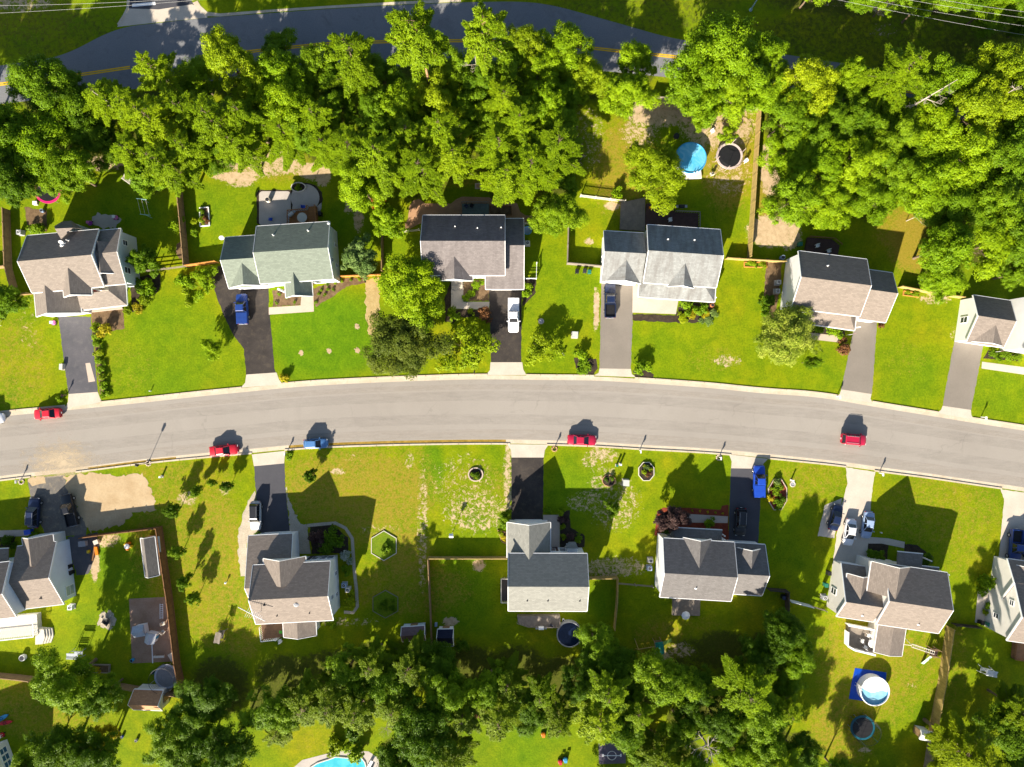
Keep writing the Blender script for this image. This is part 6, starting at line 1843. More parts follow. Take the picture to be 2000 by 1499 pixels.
t = tag(flat('tarpaulin', [(1670, 1305), (1731, 1314), (1729, 1345), (1716, 1374), (1658, 1365), (1663, 1335)], 0.02, plain('blue_tarpaulin', (.005, .06, .42), .4), thick=.02), 'blue tarpaulin spread under the round white pool', 'tarpaulin')
del t['kind']
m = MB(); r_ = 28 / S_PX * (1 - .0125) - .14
m.prism([(r_ * math.cos(R(a)), r_ * math.sin(R(a))) for a in range(-8, 170, 6)] + [(-r_ * .6, r_ * .02), (-r_ * .3, -r_ * .14), (0, -r_ * .16), (r_ * .35, -r_ * .06), (r_ * .6, r_ * .02)], .95, .99); m.build('sunlit_crescent', WHITE, wp, local=True)  # flat white crescent standing in for the sunlit inside of the pool
# bottom swimming pool
t = simple('swimming_pool', 'in-ground swimming pool with turquoise water at the bottom edge', 'pool', 660, 1490)
c0 = ORG[t.name]
pw = pxpoly([(606, 1499), (620, 1490), (645, 1482), (655, 1478), (680, 1480), (705, 1478), (713, 1488), (716, 1500), (716, 1550), (600, 1550)])
m = MB(); m.sheet(pw, .022); m.build('water', watermat('turquoise_water', (.05, .42, .52), (.10, .52, .60)), t)
m = MB()
for a, b in zip(pw, pw[1:] + pw[:1]): m.tube((*a, .03), (*b, .03), .14, n=6)
m.build('coping', OFFW, t)
m = MB(); a = W(722, 1494); m.box(a + Vector((0, 0, .5)), (.5, 2.2, .08), -.5); m.box(a + Vector((.3, -.6, .25)), (.4, .3, .5), -.5); m.build('diving_board', WHITE, t)

def bin_(label, px, py, mat, rot=0, s=1.0, group=None):
    t = simple('wheelie_bin', label, 'bin', px, py, rot, group)
    m = MB(); m.box((0, 0, .50 * s), (.46 * s, .52 * s, .92 * s), 0, 0, 1.22); m.build('bin_body', mat, t, local=True)
    m = MB(); m.box((0, 0, 1.0 * s), (.62 * s, .70 * s, .07 * s), 0, 0, .86); m.tube((-.25 * s, -.36 * s, .95 * s), (.25 * s, -.36 * s, .95 * s), .03); m.build('lid', mat, t, local=True)
    for k in (-1, 1):
        m = MB(); m.tube((k * .2 * s, -.28 * s, .1), (k * .27 * s, -.28 * s, .1), .1, n=12); m.build('wheel', RUBBER, t, local=True)
for a in (('black bin left of the two by the grey driveway lawn', 1126, 532, BLACK), ('grey black bin beside the green bin by the driveway lawn', 1141, 531, DARK), ('round green bin by the driveway lawn of the stained grey roofed house', 1150, 533, GREENP),
          ('green bin at the rear left of the tan roofed house', 1559, 479, GREENP), ('green lidded bin by the right edge wood fence', 1796, 545, GREENP), ('green bin by the white wall of the lower left house', 136, 1089, GREENP), ('black bin below the green bin at the lower left wall', 140, 1104, BLACK),
          ('third black bin at the lower left house wall', 144, 1116, BLACK), ('black bin at the white corner left of the cream garage', 1615, 1117, BLACK), ('green bin in the row left of the cream garage', 1609, 1140, GREENP), ('dark bin in the corner of the dark fence', 1527, 1164, NAVY),
          ('dark bin at the concrete pad end of the cream right house', 1911, 1213, BLACK), ('green bin at the concrete pad end of the cream right house', 1924, 1216, GREENP), ('black bin on the deck edge left of the blue tub', 628, 420, BLACK)): bin_(*a)

def ac(label, px, py, mat=GREY, rot=0):
    t = simple('air_conditioner', label, 'air conditioner', px, py, rot)
    m = MB(); m.box((0, 0, .05), (.95, .95, .10)); m.build('base', CONC, t, local=True)
    m = MB(); m.box((0, 0, .48), (.78, .78, .74)); m.build('casing', mat, t, local=True)
    m = MB(); m.torus((0, 0, .87), .30, .03, 20, 5)
    for k in range(6): m.tube((0, 0, .87), (.3 * math.cos(k * 1.047), .3 * math.sin(k * 1.047), .87), .012, n=4)
    m.build('fan_grille', WHITE, t, local=True)
    m = MB(); m.lathe((0, 0, .855), [(.28, 0), (.28, .005)], 18); m.build('fan_opening', BLACK, t, local=True)
for a in (('blue grey air conditioner at the right wall of the antenna roofed house', 674, 1141, SBLUE), ('small grey unit below the blue grey air conditioner', 681, 1150, OFFW), ('pale air conditioner at the white wall of the purple tree house', 1269, 1093, OFFW), ('blue grey air conditioner below the pale one at the white wall', 1267, 1108, SBLUE),
          ('upper air conditioner at the white wall of the tan roofed house', 1517, 553, GREY), ('lower air conditioner at the white wall of the tan roofed house', 1515, 570, GREY), ('grey air conditioner at the right wall of the charcoal roofed house', 1030, 477, OFFW), ('pale air conditioner at the lower left corner of the cream garage', 1607, 1165, GREY),
          ('white air conditioner at the lower corner of the left white deck house', 143, 1184, WHITE), ('pale box unit left of the many gabled house', 44, 456, GREY)): ac(*a)

def mailbox(label, px, py, white=True, rot=0):
    t = simple('mailbox', label, 'mailbox', px, py, rot, 'mailboxes along the kerbs')
    m = MB(); m.box((0, 0, .55), (.11, .11, 1.1)); m.box((0, -.12, .95), (.09, .5, .08)); m.build('post', WHITE if white else WOOD, t, local=True)
    m = MB(); m.box((0, -.12, 1.13), (.2, .52, .14)); m.tube((0, -.38, 1.2), (0, .14, 1.2), .10, n=12); m.build('box', WHITE if white else BLACK, t, local=True)
    m = MB(); m.box((.12, .0, 1.28), (.02, .05, .2)); m.build('flag', REDP, t, local=True)
for a in (('dark mailbox by the far left upper apron', 131, 772, False), ('white mailbox right of the lower left apron beside the lime plant', 561, 884, True), ('mailbox right of the straight black driveway apron', 1083, 875, False), ('white mailbox by the crimson coupe kerb', 1249, 880, True),
          ('white mailbox in a brick ring near the dark driveway', 1404, 893, True), ('white mailbox right of the long concrete driveway', 1717, 924, True), ('white mailbox by the right edge upper apron', 1916, 815, True), ('white mailbox left of the tan roofed house apron', 1634, 775, True),
          ('mailbox in rocks left of the lower left drive', 42, 938, True), ('dark mailbox left of the white pickup driveway apron', 927, 726, False)): mailbox(*a)

# ring of stones round two mailboxes
for lb, x, y in (('ring of pale stones round the mailbox near the dark driveway', 1404, 894), ('ring of brick edging round the mailbox by the black driveway', 1083, 877), ('pile of pale rocks round the lower left mailbox', 42, 941), ('pile of pale rocks at the foot of the street lamp', 290, 905)):
    t = simple('stone_ring', lb, 'stones', x, y); m = MB()
    for k in range(9): q = k * .698; m.lathe((.42 * math.cos(q), .42 * math.sin(q), 0), [(.13, 0), (.15, .08), (.07, .15)], 7)
    m.build('stones', CONC_PINK if 'pale' in lb else PAVER_RED, t, local=True)

# street lamp
t = simple('street_lamp', 'black street lamp post with a square lantern at the lower kerb', 'street lamp', 290, 904)
m = MB(); m.tube((0, 0, 0), (0, 0, 2.7), .05, .04, 8); m.lathe((0, 0, 0), [(.14, 0), (.12, .3), (.06, .4)], 10); m.build('post', BLACK, t, local=True)
m = MB(); m.box((0, 0, 3.0), (.30, .30, .5), 0, 0, 1.3); m.box((0, 0, 3.32), (.46, .46, .14), 0, 0, .3); m.build('lantern', BLACK, t, local=True)
t = simple('street_lamp', 'tall pale blue lamp post leaning out at the top edge of the road', 'street lamp', 1466, 20)
m = MB(); m.tube((0, 0, 0), (0, 0, 7.5), .11, .07, 10); m.lathe((0, 0, 0), [(.3, 0), (.25, .25), (.12, .5)], 12); m.build('post', plain('pale_blue_metal', (.35, .5, .6), .5), t, local=True)
m = MB(); m.tube((0, 0, 7.4), (-.2, -1.2, 7.7), .05); m.box((-.22, -1.4, 7.68), (.3, .6, .14)); m.build('lamp_head', GREY, t, local=True)

# power lines
def wire(label, pts, z=9.0):
    m = MB()
    for (xa, ya), (xb, yb) in zip(pts, pts[1:]):
        A, B = W(xa, ya, z), W(xb, yb, z); n = 10; q = []
        for k in range(n + 1):
            f = k / n; p = A.lerp(B, f); p.z -= 1.2 * 4 * f * (1 - f) * .5; q.append(p)
        for a, b in zip(q, q[1:]): m.tube(a, b, .013, n=5, caps=False)
    o = m.build('power_line', plain('wire_alloy', (.42, .42, .41), .45), None)
    tag(o, label, 'power line', 'overhead wires at the upper corners')
wire('lowest and brightest overhead wire at the upper right corner', [(1500, -30), (2120, 88)], 8.5)
wire('second overhead wire from the bottom at the upper right corner', [(1560, -28), (2120, 68)], 9.2)
wire('third overhead wire from the bottom at the upper right corner', [(1640, -26), (2120, 50)], 9.8)
wire('topmost overhead wire at the upper right corner', [(1720, -22), (2120, 36)], 10.4)
wire('upper overhead wire at the upper left corner', [(-120, 12), (420, -6)], 9.2)
wire('lower overhead wire at the upper left corner', [(-120, 31), (520, -12)], 8.5)

# utility boxes, manhole, posts
def ubox(label, px, py, s=(.95, 1.0, .95), mat=plain('pale_green_cabinet', (.48, .50, .46), .5), cat='utility box'):
    t = simple('utility_box', label, cat, px, py, -3)
    m = MB(); m.box((0, 0, .04), (s[0] + .2, s[1] + .2, .08)); m.build('base', CONC, t, local=True)
    m = MB(); m.box((0, 0, s[2] / 2 + .08), (s[0], s[1], s[2])); m.box((0, 0, s[2] + .10), (s[0] + .06, s[1] + .06, .06)); m.build('cabinet', mat, t, local=True)
    m = MB(); m.box((0, -s[1] / 2 - .02, s[2] / 2), (s[0] * .8, .03, s[2] * .7)); m.build('door', mat, t, local=True)
ubox('pale grey utility box on the lawn right of the white pickup', 1122, 655)
ubox('pale grey utility box beside the oval brick bed', 1221, 942)
ubox('small white box on the lawn by the green and white pedestals', 1211, 907, (.25, .25, .8), WHITE)
ubox('small green pedestal box beside the white pedestal', 1204, 909, (.25, .25, .8), GREENP)
ubox('small white pedestal pair on the lawn below the airy tree', 1099, 692, (.3, .22, .6), WHITE)
ubox('small white pedestal on the lower left lawn by the sand lot', 317, 931, (.25, .22, .7), WHITE)
ubox('beige electric box at the left driveway edge', 124, 717, (.5, .95, .5), OFFW)
ubox('small white vent pipe box on the lawn near the octagonal bed', 1545, 938, (.2, .2, .8), WHITE)
def ring_cover(label, px, py, r=.42):
    t = simple('manhole', label, 'manhole', px, py)
    m = MB(); m.torus((0, 0, .05), r, .09, 24, 6); m.build('ring', CONC, t, local=True)
    m = MB(); m.lathe((0, 0, 0), [(r, 0), (r, .05), (r * .2, .07)], 20); m.build('cover', GREY, t, local=True)
ring_cover('round manhole with a pale rim on the lawn right of the white pickup', 1057, 628)
ring_cover('round concrete cover right of the octagonal flower bed', 1548, 946)
def globe(label, px, py, mat=WHITE, r=.2, h=.5):
    t = simple('well_cap', label, 'post', px, py)
    m = MB(); m.tube((0, 0, 0), (0, 0, h), .07); m.build('post', WHITE, t, local=True)
    m = MB(); m.lathe((0, 0, h), [(r * .6, -.12), (r, 0), (r * .7, .14), (r * .1, .2)], 14); m.build('cap', mat, t, local=True)
globe('white capped well post on the lawn left of the antenna roofed house', 443, 1137)
globe('white post with a round cap on the dark lawn before the brown entry', 1719, 1040, h=.4, r=.12)
globe('small white post on the lawn near the lime bush tree', 295, 764, h=.4, r=.1)
t = simple('bird_house', 'white bird house pole on the patchy lower lawn', 'bird house', 884, 1040)
m = MB(); m.tube((0, 0, 0), (0, 0, 2.0), .045); m.build('post', WHITE, t, local=True)
m = MB(); m.box((0, 0, 2.15), (.42, .42, .4)); m.build('box', WHITE, t, local=True)
m = MB(); m.add([(-.35, -.35, 2.32), (.35, -.35, 2.32), (.35, .35, 2.32), (-.35, .35, 2.32), (-.35, 0, 2.6), (.35, 0, 2.6)], [(0, 1, 5, 4), (2, 3, 4, 5), (0, 4, 3), (1, 2, 5), (3, 2, 1, 0)]); m.build('roof', WHITE, t, local=True)
def round_table(label, px, py, mat, r=.6, h=.74):
    t = simple('garden_table', label, 'table', px, py)
    m = MB(); m.lathe((0, 0, h), [(r, -.04), (r, 0)], 24); m.build('tabletop', mat, t, local=True)
    for k in range(4):
        q = k * 1.571 + .78; m = MB(); m.tube((r * .75 * math.cos(q), r * .75 * math.sin(q), 0), (r * .6 * math.cos(q), r * .6 * math.sin(q), h - .04), .035); m.build('leg', mat, t, local=True)
round_table('round white table cut by the left picture edge', -2, 632, WHITE, .8)
round_table('round stone coloured table on the wooden deck behind the green roofed house', 596, 430, OFFW, .85, 1.5)
round_table('white table on the white railed rear deck', 1693, 1250, WHITE, .7, 1.55)
def chair(label, px, py, mat, rot=0, z=0.0, group=None):
    t = simple('garden_chair', label, 'chair', px, py, rot, group); t.location.z = z
    m = MB(); m.box((0, 0, .42), (.52, .52, .06)); m.build('seat', mat, t, local=True)
    m = MB(); m.box((0, .27, .70), (.52, .06, .56)); m.build('backrest', mat, t, local=True)
    for sx in (-.22, .22):
        for sy in (-.22, .24):
            m = MB(); m.box((sx, sy, .2), (.05, .05, .4)); m.build('leg', mat, t, local=True)
        m = MB(); m.box((sx * 1.2, 0, .62), (.06, .5, .04)); m.build('armrest', mat, t, local=True)
for a in (('white chair left of the cream rimmed trampoline', 1390, 259, WHITE, 30), ('white chair right of the cream rimmed trampoline', 1454, 317, WHITE, -60), ('pale chair below the blue pool on the lawn', 1389, 342, OFFW, 200), ('blue chair on the wooden deck behind the green roofed house', 598, 409, BLUEP, 90, .8),
          ('blue and red lounge chair on the stone patio', 531, 430, BLUEP, 180), ('upper white chair on the white railed deck', 1689, 1236, WHITE, 0, .8), ('second white chair on the white railed deck by the table', 1702, 1241, WHITE, -40, .8), ('left white chair on the white railed deck', 1676, 1246, WHITE, 80, .8), ('lower white chair on the white railed deck', 1682, 1258, WHITE, 150, .8), ('right white chair on the white railed deck', 1699, 1260, WHITE, 220, .8),
          ('white chair on the dark deck behind the stained grey roofed house', 1306, 433, WHITE, 10, .5), ('dark blue chair on the green deck platform', 912, 407, NAVY, 40, .5), ('black chair beside the dark blue chair on the green platform', 922, 406, BLACK, -20, .5), ('white lawn chair on the deck of the tan roofed house', 1591, 483, WHITE, 10, .5), ('second white chair on the tan house deck', 1613, 493, WHITE, 10, .5),
          ('white plastic chair on the brown yard surface by the ladder', 322, 1216, OFFW, 100), ('second white plastic chair below the first in the brown yard', 322, 1232, OFFW, 140), ('white chair on the little deck of the antenna roofed house', 541, 1244, WHITE, 160), ('second white chair by the little deck', 549, 1250, WHITE, 200)): chair(*a[:5], z=(a[5] if len(a) > 5 else 0))

def glider(label, px, py, rot, mat, name='garden_swing'):
    t = simple(name, label, 'garden swing', px, py, rot)
    m = MB()
    for k in range(5): m.box((0, -.22 + k * .11, .48), (1.5, .09, .04))
    m.build('seat', mat, t, local=True)
    m = MB()
    for k in range(4): m.box((0, .34 + k * .03, .62 + k * .12), (1.5, .04, .10))
    m.build('backrest', mat, t, local=True)
    m = MB()
    for k in range(6): m.box((0, -.35 + k * .17, 1.85 + .05 * abs(k - 2.5)), (1.9, .15, .04))
    m.build('canopy', mat, t, local=True)
    for sx in (-.92, .92):
        for sy in (-.55, .6):
            m = MB(); m.tube((sx, sy, 0), (sx, sy * .45, 1.85), .05); m.build('leg', mat, t, local=True)
glider('wooden glider swing with slatted roof on the lower left lawn', 437, 1237, 78, GREYW)
glider('grey metal glider swing with slatted roof above the round lower left tree', 157, 1273, -2, plain('pale_blue_grey_metal', (.42, .46, .50), .45))
glider('pale glider swing in the shade of the wood behind the many gabled house', 263, 359, -35, OFFW)
glider('white garden swing on the lawn at the right edge', 1919, 1306, -12, WHITE)

# clothes line
t = simple('clothes_line', 'two t shaped clothes line posts on the shaded lawn behind the many gabled house', 'clothes line', 296, 420)
for x0_, y0_ in ((290, 396), (297, 426)):
    a = W(x0_, y0_); m = MB(); m.tube(a, a + Vector((0, 0, 1.9)), .05); m.tube(a + Vector((-.9, .1, 1.9)), a + Vector((.9, -.1, 1.9)), .05); m.build('post', plain('teal_post', (.25, .45, .40), .5), t)
m = MB()
for k in (-.7, 0, .7): m.tube(W(290, 396) + Vector((k, 0, 1.9)), W(297, 426) + Vector((k, 0, 1.9)), .02, n=4)
m.build('lines', OFFW, t)

# raised beds and garden edging
def frame_bed(label, pts, mat, soil, h=.25, w=.14, plants=0, cat='flower bed', pm='m', name='raised_bed'):
    cx = sum(p[0] for p in pts) / len(pts); cy = sum(p[1] for p in pts) / len(pts)
    t = simple(name, label, cat, cx, cy)
    P = pxpoly(pts)
    m = MB()
    for i, a in enumerate(P):
        b = P[(i + 1) % len(P)]; d = Vector((b[0] - a[0], b[1] - a[1], 0)); an = math.atan2(d.y, d.x)
        m.box(((a[0] + b[0]) / 2, (a[1] + b[1]) / 2, h / 2), (d.length + w * .5, w, h + .002 * (i % 2)), an)
    m.build('edging', mat, t)
    m = MB(); m.sheet(P, h * .6); m.build('soil', soil, t)
    rr = random.Random(int(cx))
    for k in range(plants):
        f = .62 * math.sqrt(rr.random()); i = rr.randrange(len(pts))
        x = cx + (pts[i][0] - cx) * f; y = cy + (pts[i][1] - cy) * f
        o = bpy.data.objects.new('plant', CR['s'][k % 4]); COL.objects.link(o); o.parent = t
        o.material_slots[0].link = 'OBJECT'; o.material_slots[0].material = MT[pm[k % len(pm)]]
        p = W(x, y); o.location = p - ORG[t.name] + Vector((0, 0, h * .5)); s = rr.uniform(.3, .55); o.scale = (s, s, s)
frame_bed('white framed rectangular raised bed full of twigs behind the green roofed house', [(391, 407), (408, 406), (410, 441), (392, 443)], WHITE, MULCH, plants=6, pm='tym')
def ngon(x, y, rx, ry, n, a0=0): return [(x + rx * math.cos(R(a0) + 2 * math.pi * i / n), y + ry * math.sin(R(a0) + 2 * math.pi * i / n)) for i in range(n)]
LAWNSOIL = surface('bed_grass', (.12, .21, .004), (.18, .25, .005), .8, 6, grain=.6)
frame_bed('hexagonal pale framed bed of bright grass on the lower left lawn', ngon(750, 1066, 28, 29, 6, 30), OFFW, LAWNSOIL, .15, .10, 5, pm='mb')
frame_bed('shaded hexagonal framed bed with weedy plants below the bright hexagon', ngon(753, 1180, 28, 27, 6, 30), GREYW, LAWNSOIL, .15, .08, 12, pm='kmm')
frame_bed('small octagonal wooden bed with yellow plants left of the dark driveway', ngon(1262, 921, 16, 19, 8, 22), OFFW, MULCH_DK, .22, .12, 9, pm='ytu')
frame_bed('large octagonal brick edged bed with round bushes right of the royal blue pickup', ngon(1518, 966, 19, 32, 8, 22), CONC_PINK, MULCH_RED, .22, .12, 0)
for a in (('green bush at the middle of the large octagonal bed', 1518, 958, 12, 'm'), ('lower green bush in the large octagonal bed', 1519, 984, 11, 'm'), ('golden ball bush in the large octagonal bed', 1505, 973, 7, 'g'), ('blue green bush at the top of the large octagonal bed', 1518, 944, 8, 'u'), ('dark bush at the right of the large octagonal bed', 1528, 974, 8, 'k')): shrub(*a, h=.8)
frame_bed('oval brick edged bed of bare soil near the utility box', ngon(1189, 939, 13, 11, 14), PAVER_RED, MULCH_DK, .15, .14, 2, pm='k')
frame_bed('round stone edged bed with one bush on the patchy lawn', ngon(929, 927, 14, 13, 14), CONC_PINK, MULCH_DK, .2, .2, 6, pm='kym')
frame_bed('orange framed planter box at the foot of the tan fence', [(1453, 513), (1496, 514), (1497, 523), (1453, 522)], plain('orange_boards', (.50, .22, .05), .8, .2), LAWNSOIL, .25, .12, 5, pm='by')
frame_bed('orange framed planter box beside the tan garage wing', [(1764, 569), (1794, 574), (1793, 581), (1763, 577)], plain('orange_boards', (.50, .22, .05), .8, .2), LAWNSOIL, .25, .12, 4, pm='by')
frame_bed('wooden framed bed half under the round lower left tree', [(166, 1297), (216, 1298), (215, 1313), (166, 1311)], GREYW, MULCH, .4, .1, 3, pm='gy')
frame_bed('low kerb wall edging the fire ring on the circular patio', ngon(584, 367, 14, 9, 12), OFFW, MULCH_DK, .35, .16, 3, pm='by', cat='stone ring')
frame_bed('dark sandbox with wooden edge beside the green platform', [(957, 403), (998, 404), (999, 421), (957, 421)], BROWNW, MULCH, .2, .12)
frame_bed('curved edging bed left of the slate roofed garage', [(972, 1036), (988, 1040), (988, 1062), (980, 1058)], PAVER_RED, MULCH_DK, .15, .1, 2, pm='gy')

# decks and platforms
def deck(label, pts, h, mat, rail=None, railm=GREYW, name='deck', cat='deck'):
    cx = sum(p[0] for p in pts) / len(pts); cy = sum(p[1] for p in pts) / len(pts)
    t = simple(name, label, cat, cx, cy)
    m = MB(); m.prism(pxpoly(pts, h), 0.01, h); m.build('floor', mat, t)
    if rail:
        m = MB()
        for i in rail:
            a, b = W(*pts[i], h), W(*pts[(i + 1) % len(pts)], h); d = b - a
            n = max(2, int(d.length / .4))
            for k in range(n + 1): m.box(a.lerp(b, k / n) + Vector((0, 0, .44)), (.06, .06, .88))
            m.box(a.lerp(b, .5) + Vector((0, 0, .93)), (d.length, .14, .06), math.atan2(d.y, d.x))
        m.build('railing', railm, t)
    return t
deck('orange brown wooden deck with railing behind the green roofed house', [(565, 414), (601, 411), (603, 404), (617, 403), (620, 436), (565, 440)], .7, boards('orange_decking', (.36, .15, .045), .3, 'Y'), [0, 1, 3, 5], boards('orange_decking', (.36, .15, .045), .3, 'Y'))
deck('grey green wooden platform on the red paver patio', [(902, 398), (955, 398), (955, 421), (903, 421)], .45, boards('green_grey_decking', (.13, .17, .155), .3, 'Y'), [0], GREYW)
deck('weathered board walkway along the left of the dark red deck', [(1213, 396), (1260, 386), (1260, 452), (1211, 448)], .4, DECKB if False else GREYW)
deck('dark red deck behind the stained grey roofed house', [(1263, 398), (1318, 396), (1318, 415), (1364, 417), (1364, 446), (1260, 440)], .5, DECKR, [2, 3], GREYW)
deck('brown shaded deck with railing behind the tan roofed house', [(1578, 464), (1625, 468), (1640, 480), (1636, 502), (1572, 492)], .5, DECKR, [0, 1], BROWNW)
deck('white rear deck of the left edge house', [(-40, 1210), (72, 1200), (74, 1240), (-40, 1252)], .9, OFFW, [1, 2], WHITE)
t = simple('deck_stairs', 'cream curved steps at the corner of the white rear deck', 'steps', 86, 1240)
for k in range(4):
    m = MB(); m.prism([(-.9 + .12 * k, -1.4), (.35 + .34 * k, -1.3), (.75 + .34 * k, -.2), (.55 + .34 * k, 1.2), (-.9 + .12 * k, 1.4)], .0 + .0, .75 - .18 * k); m.build('step', OFFW, t, local=True)
deck('white wooden step platform below the blue pool', [(1330, 341), (1369, 332), (1371, 348), (1332, 350)], .5, OFFW)

def grill(label, px, py, z=0, rot=0, mat=BLACK):
    t = simple('barbecue_grill', label, 'grill', px, py, rot); t.location.z = z
    m = MB(); m.tube((-.45, 0, .9), (.45, 0, .9), .30, n=14); m.build('hood', mat, t, local=True)
    m = MB(); m.box((0, 0, .55), (.7, .45, .12)); m.box((-.75, 0, .85), (.4, .45, .04)); m.box((.75, 0, .85), (.4, .45, .04)); m.build('shelf', GREY, t, local=True)
    for sx in (-.35, .35):
        for sy in (-.2, .2):
            m = MB(); m.box((sx, sy, .4), (.05, .05, .8)); m.build('leg', DARK, t, local=True)
grill('pale covered grill on the orange brown deck', 575, 424, .7, 40, plain('pale_grey_cover', (.5, .5, .48), .6)); grill('black grill on the dark red deck of the stained grey roofed house', 1327, 408, .5, 0); grill('white covered grill on the narrow deck of the slate roofed house', 1056, 1219, .8, 0, WHITE)
def barrel(label, px, py, mat, r=.35, h=.8, name='barrel', cat='barrel', top=None):
    t = simple(name, label, cat, px, py)
    m = MB(); m.lathe((0, 0, 0), [(r * .85, 0), (r, h * .3), (r, h * .7), (r * .88, h)], 18); m.build('body', mat, t, local=True)
    m = MB(); m.lathe((0, 0, h), [(r * .78, 0.002), (r * .78, .012)], 18); m.build('top', top or DARK, t, local=True)
    m = MB(); m.torus((0, 0, h), r * .86, .03, 18, 5); m.build('rim', mat, t, local=True)
for a in (('dark fire barrel on the stone patio behind the green roofed house', 526, 393, OFFW, .42, .9), ('white water barrel at the rear corner of the tan roofed house', 1525, 505, SBLUE, .4, .9), ('dark round planter in the bare yard above the blue pool', 1320, 268, DARK, .5, .6), ('terracotta pot at the right end of the porch bed', 1390, 597, plain('terracotta', (.45, .16, .06), .8), .35, .5),
          ('white bucket beside the pink rimmed trampoline', 85, 413, SBLUE, .3, .5), ('white tub on the lower left lawn', 48, 1283, WHITE, .55, .6), ('blue barrel at the corner of the brown yard surface', 261, 1288, LBLUEP, .28, .6), ('blue tub near the grey trampoline', 301, 1312, GREENP, .3, .5), ('blue bucket on the shaded lower left lawn', 240, 1438, BLUEP, .25, .4), ('grey bucket on the shaded lower left lawn', 268, 1445, GREY, .25, .4),
          ('dark blue pot on the narrow deck of the slate roofed house', 1076, 1218, NAVY, .3, 1.3), ('white pot by the dark covered pool', 1100, 1210, WHITE, .2, .5)): barrel(*a)
# hot tub style blue tub beside house 3
t = simple('water_tub', 'pale blue tub at the right wall of the charcoal roofed house', 'tub', 1030, 452, 20)
m = MB(); m.lathe((0, 0, 0), [(.55, 0), (.72, .5), (.75, .6), (.62, .62), (.55, .3)], 20); m.build('shell', SBLUE, t, local=True)
m = MB(); m.torus((0, 0, .6), .7, .06, 24, 6); m.build('rim', LBLUEP, t, local=True)
# patio umbrella (closed, white)
t = simple('patio_umbrella', 'white patio umbrella on the deck behind the purple tree house', 'umbrella', 1333, 1194)
m = MB(); m.tube((0, 0, 0), (0, 0, 2.4), .04); m.build('pole', GREY, t, local=True)
m = MB(); m.lathe((0, 0, 1.9), [(.75, 0), (.5, .25), (.05, .5)], 8); m.build('canopy', WHITE, t, local=True)
m = MB(); m.lathe((0, 0, 0), [(.35, 0), (.3, .12), (.08, .2)], 12); m.build('base', DARK, t, local=True)
t = simple('stepping_stone', 'rectangular stone slab on the shaded grass behind the red patio', 'stone slab', 939, 364)
m = MB(); m.box((0, 0, .05), (2.0, 1.0, .10)); m.build('slab', CONC_PINK, t, local=True)
m = MB(); m.box((0, 0, .11), (1.5, .6, .02)); m.build('inset', PAVER_RED, t, local=True)

# play sets, toys
def toy_car(label, px, py, mat, m2, rot=0):
    t = simple('toy_car', label, 'toy', px, py, rot)
    m = MB(); m.lathe((0, 0, .12), [(.34, 0), (.42, .15), (.36, .32), (.2, .36)], 14); m.build('body', mat, t, local=True)
    m = MB(); m.box((0, 0, .85), (.5, .45, .08)); m.box((.2, .18, .65), (.05, .05, .4)); m.box((-.2, .18, .65), (.05, .05, .4)); m.box((.2, -.18, .65), (.05, .05, .4)); m.box((-.2, -.18, .65), (.05, .05, .4)); m.build('roof', m2, t, local=True)
    for sx in (-.3, .3):
        for sy in (-.3, .3):
            m = MB(); m.tube((sx, sy - .05, .13), (sx, sy + .05, .13), .13, n=12); m.build('wheel', BLACK, t, local=True)
for a in (('upper pink toy car beside the long grey shed', 309, 1095, PINKP, WHITE), ('lower pink and purple toy car beside the long grey shed', 312, 1106, PINKP, plain('purple_plastic', (.35, .05, .45), .45)), ('pink toy by the left driveway garage corner', 107, 631, PINKP, WHITE), ('red toy on the lower lawn near the white pool at bottom', 1094, 1486, REDP, REDP), ('blue toy beside the red one on the bottom lawn', 1104, 1482, LBLUEP, LBLUEP),
          ('orange toy on the bottom lawn below the wood', 1061, 1433, ORANGEP, ORANGEP), ('lime toy on the little deck of the antenna roofed house', 552, 1231, LGREEN, LGREEN), ('orange toy on the corner of the dark red deck', 1268, 409, ORANGEP, ORANGEP), ('red toy car on the far lower left shaded lawn', 7, 1434, REDP, WHITE), ('white and pink toy on the rock patio behind the many gabled house', 228, 426, PINKP, WHITE), ('purple toy left of the rock patio', 178, 437, plain('purple_plastic', (.35, .05, .45), .45), PINKP)): toy_car(*a)
t = simple('play_table', 'orange and yellow toy climbing dome on the fenced lawn', 'toy', 252, 1066)
for k, (x, y) in enumerate(((-.4, .3), (.2, .45), (.5, -.1), (-.1, -.5))):
    m = MB(); m.lathe((x, y, 0), [(.24, 0), (.3, .25), (.2, .5), (.05, .55)], 12); m.build('seat', ORANGEP if k % 2 else YELP, t, local=True)
m = MB(); m.lathe((0, 0, 0), [(.3, 0), (.28, .5), (.45, .55), (.45, .6)], 14); m.build('table', WHITE, t, local=True)
def playhouse(label, px, py, rot, wall, roofm, s=1.0):
    t = simple('playhouse', label, 'playhouse', px, py, rot)
    m = MB(); m.box((0, 0, .6 * s), (1.5 * s, 1.5 * s, 1.2 * s)); m.build('wall', wall, t, local=True)
    m = MB(); a, z0, z1 = .9 * s, 1.2 * s, 1.75 * s
    m.add([(-a, -a, z0), (a, -a, z0), (a, a, z0), (-a, a, z0), (-a, 0, z1), (a, 0, z1)], [(0, 1, 5, 4), (2, 3, 4, 5), (0, 4, 3), (1, 2, 5), (3, 2, 1, 0)]); m.build('roof', roofm, t, local=True)
    m = MB(); m.box((0, -.76 * s, .5 * s), (.5 * s, .04, .95 * s)); m.build('door', LBLUEP, t, local=True)
playhouse('white playhouse with a blue grey ridged roof at the left of the pair', 281, 1227, 10, WHITE, plain('blue_grey_roof', (.35, .40, .46), .5), 1.1)
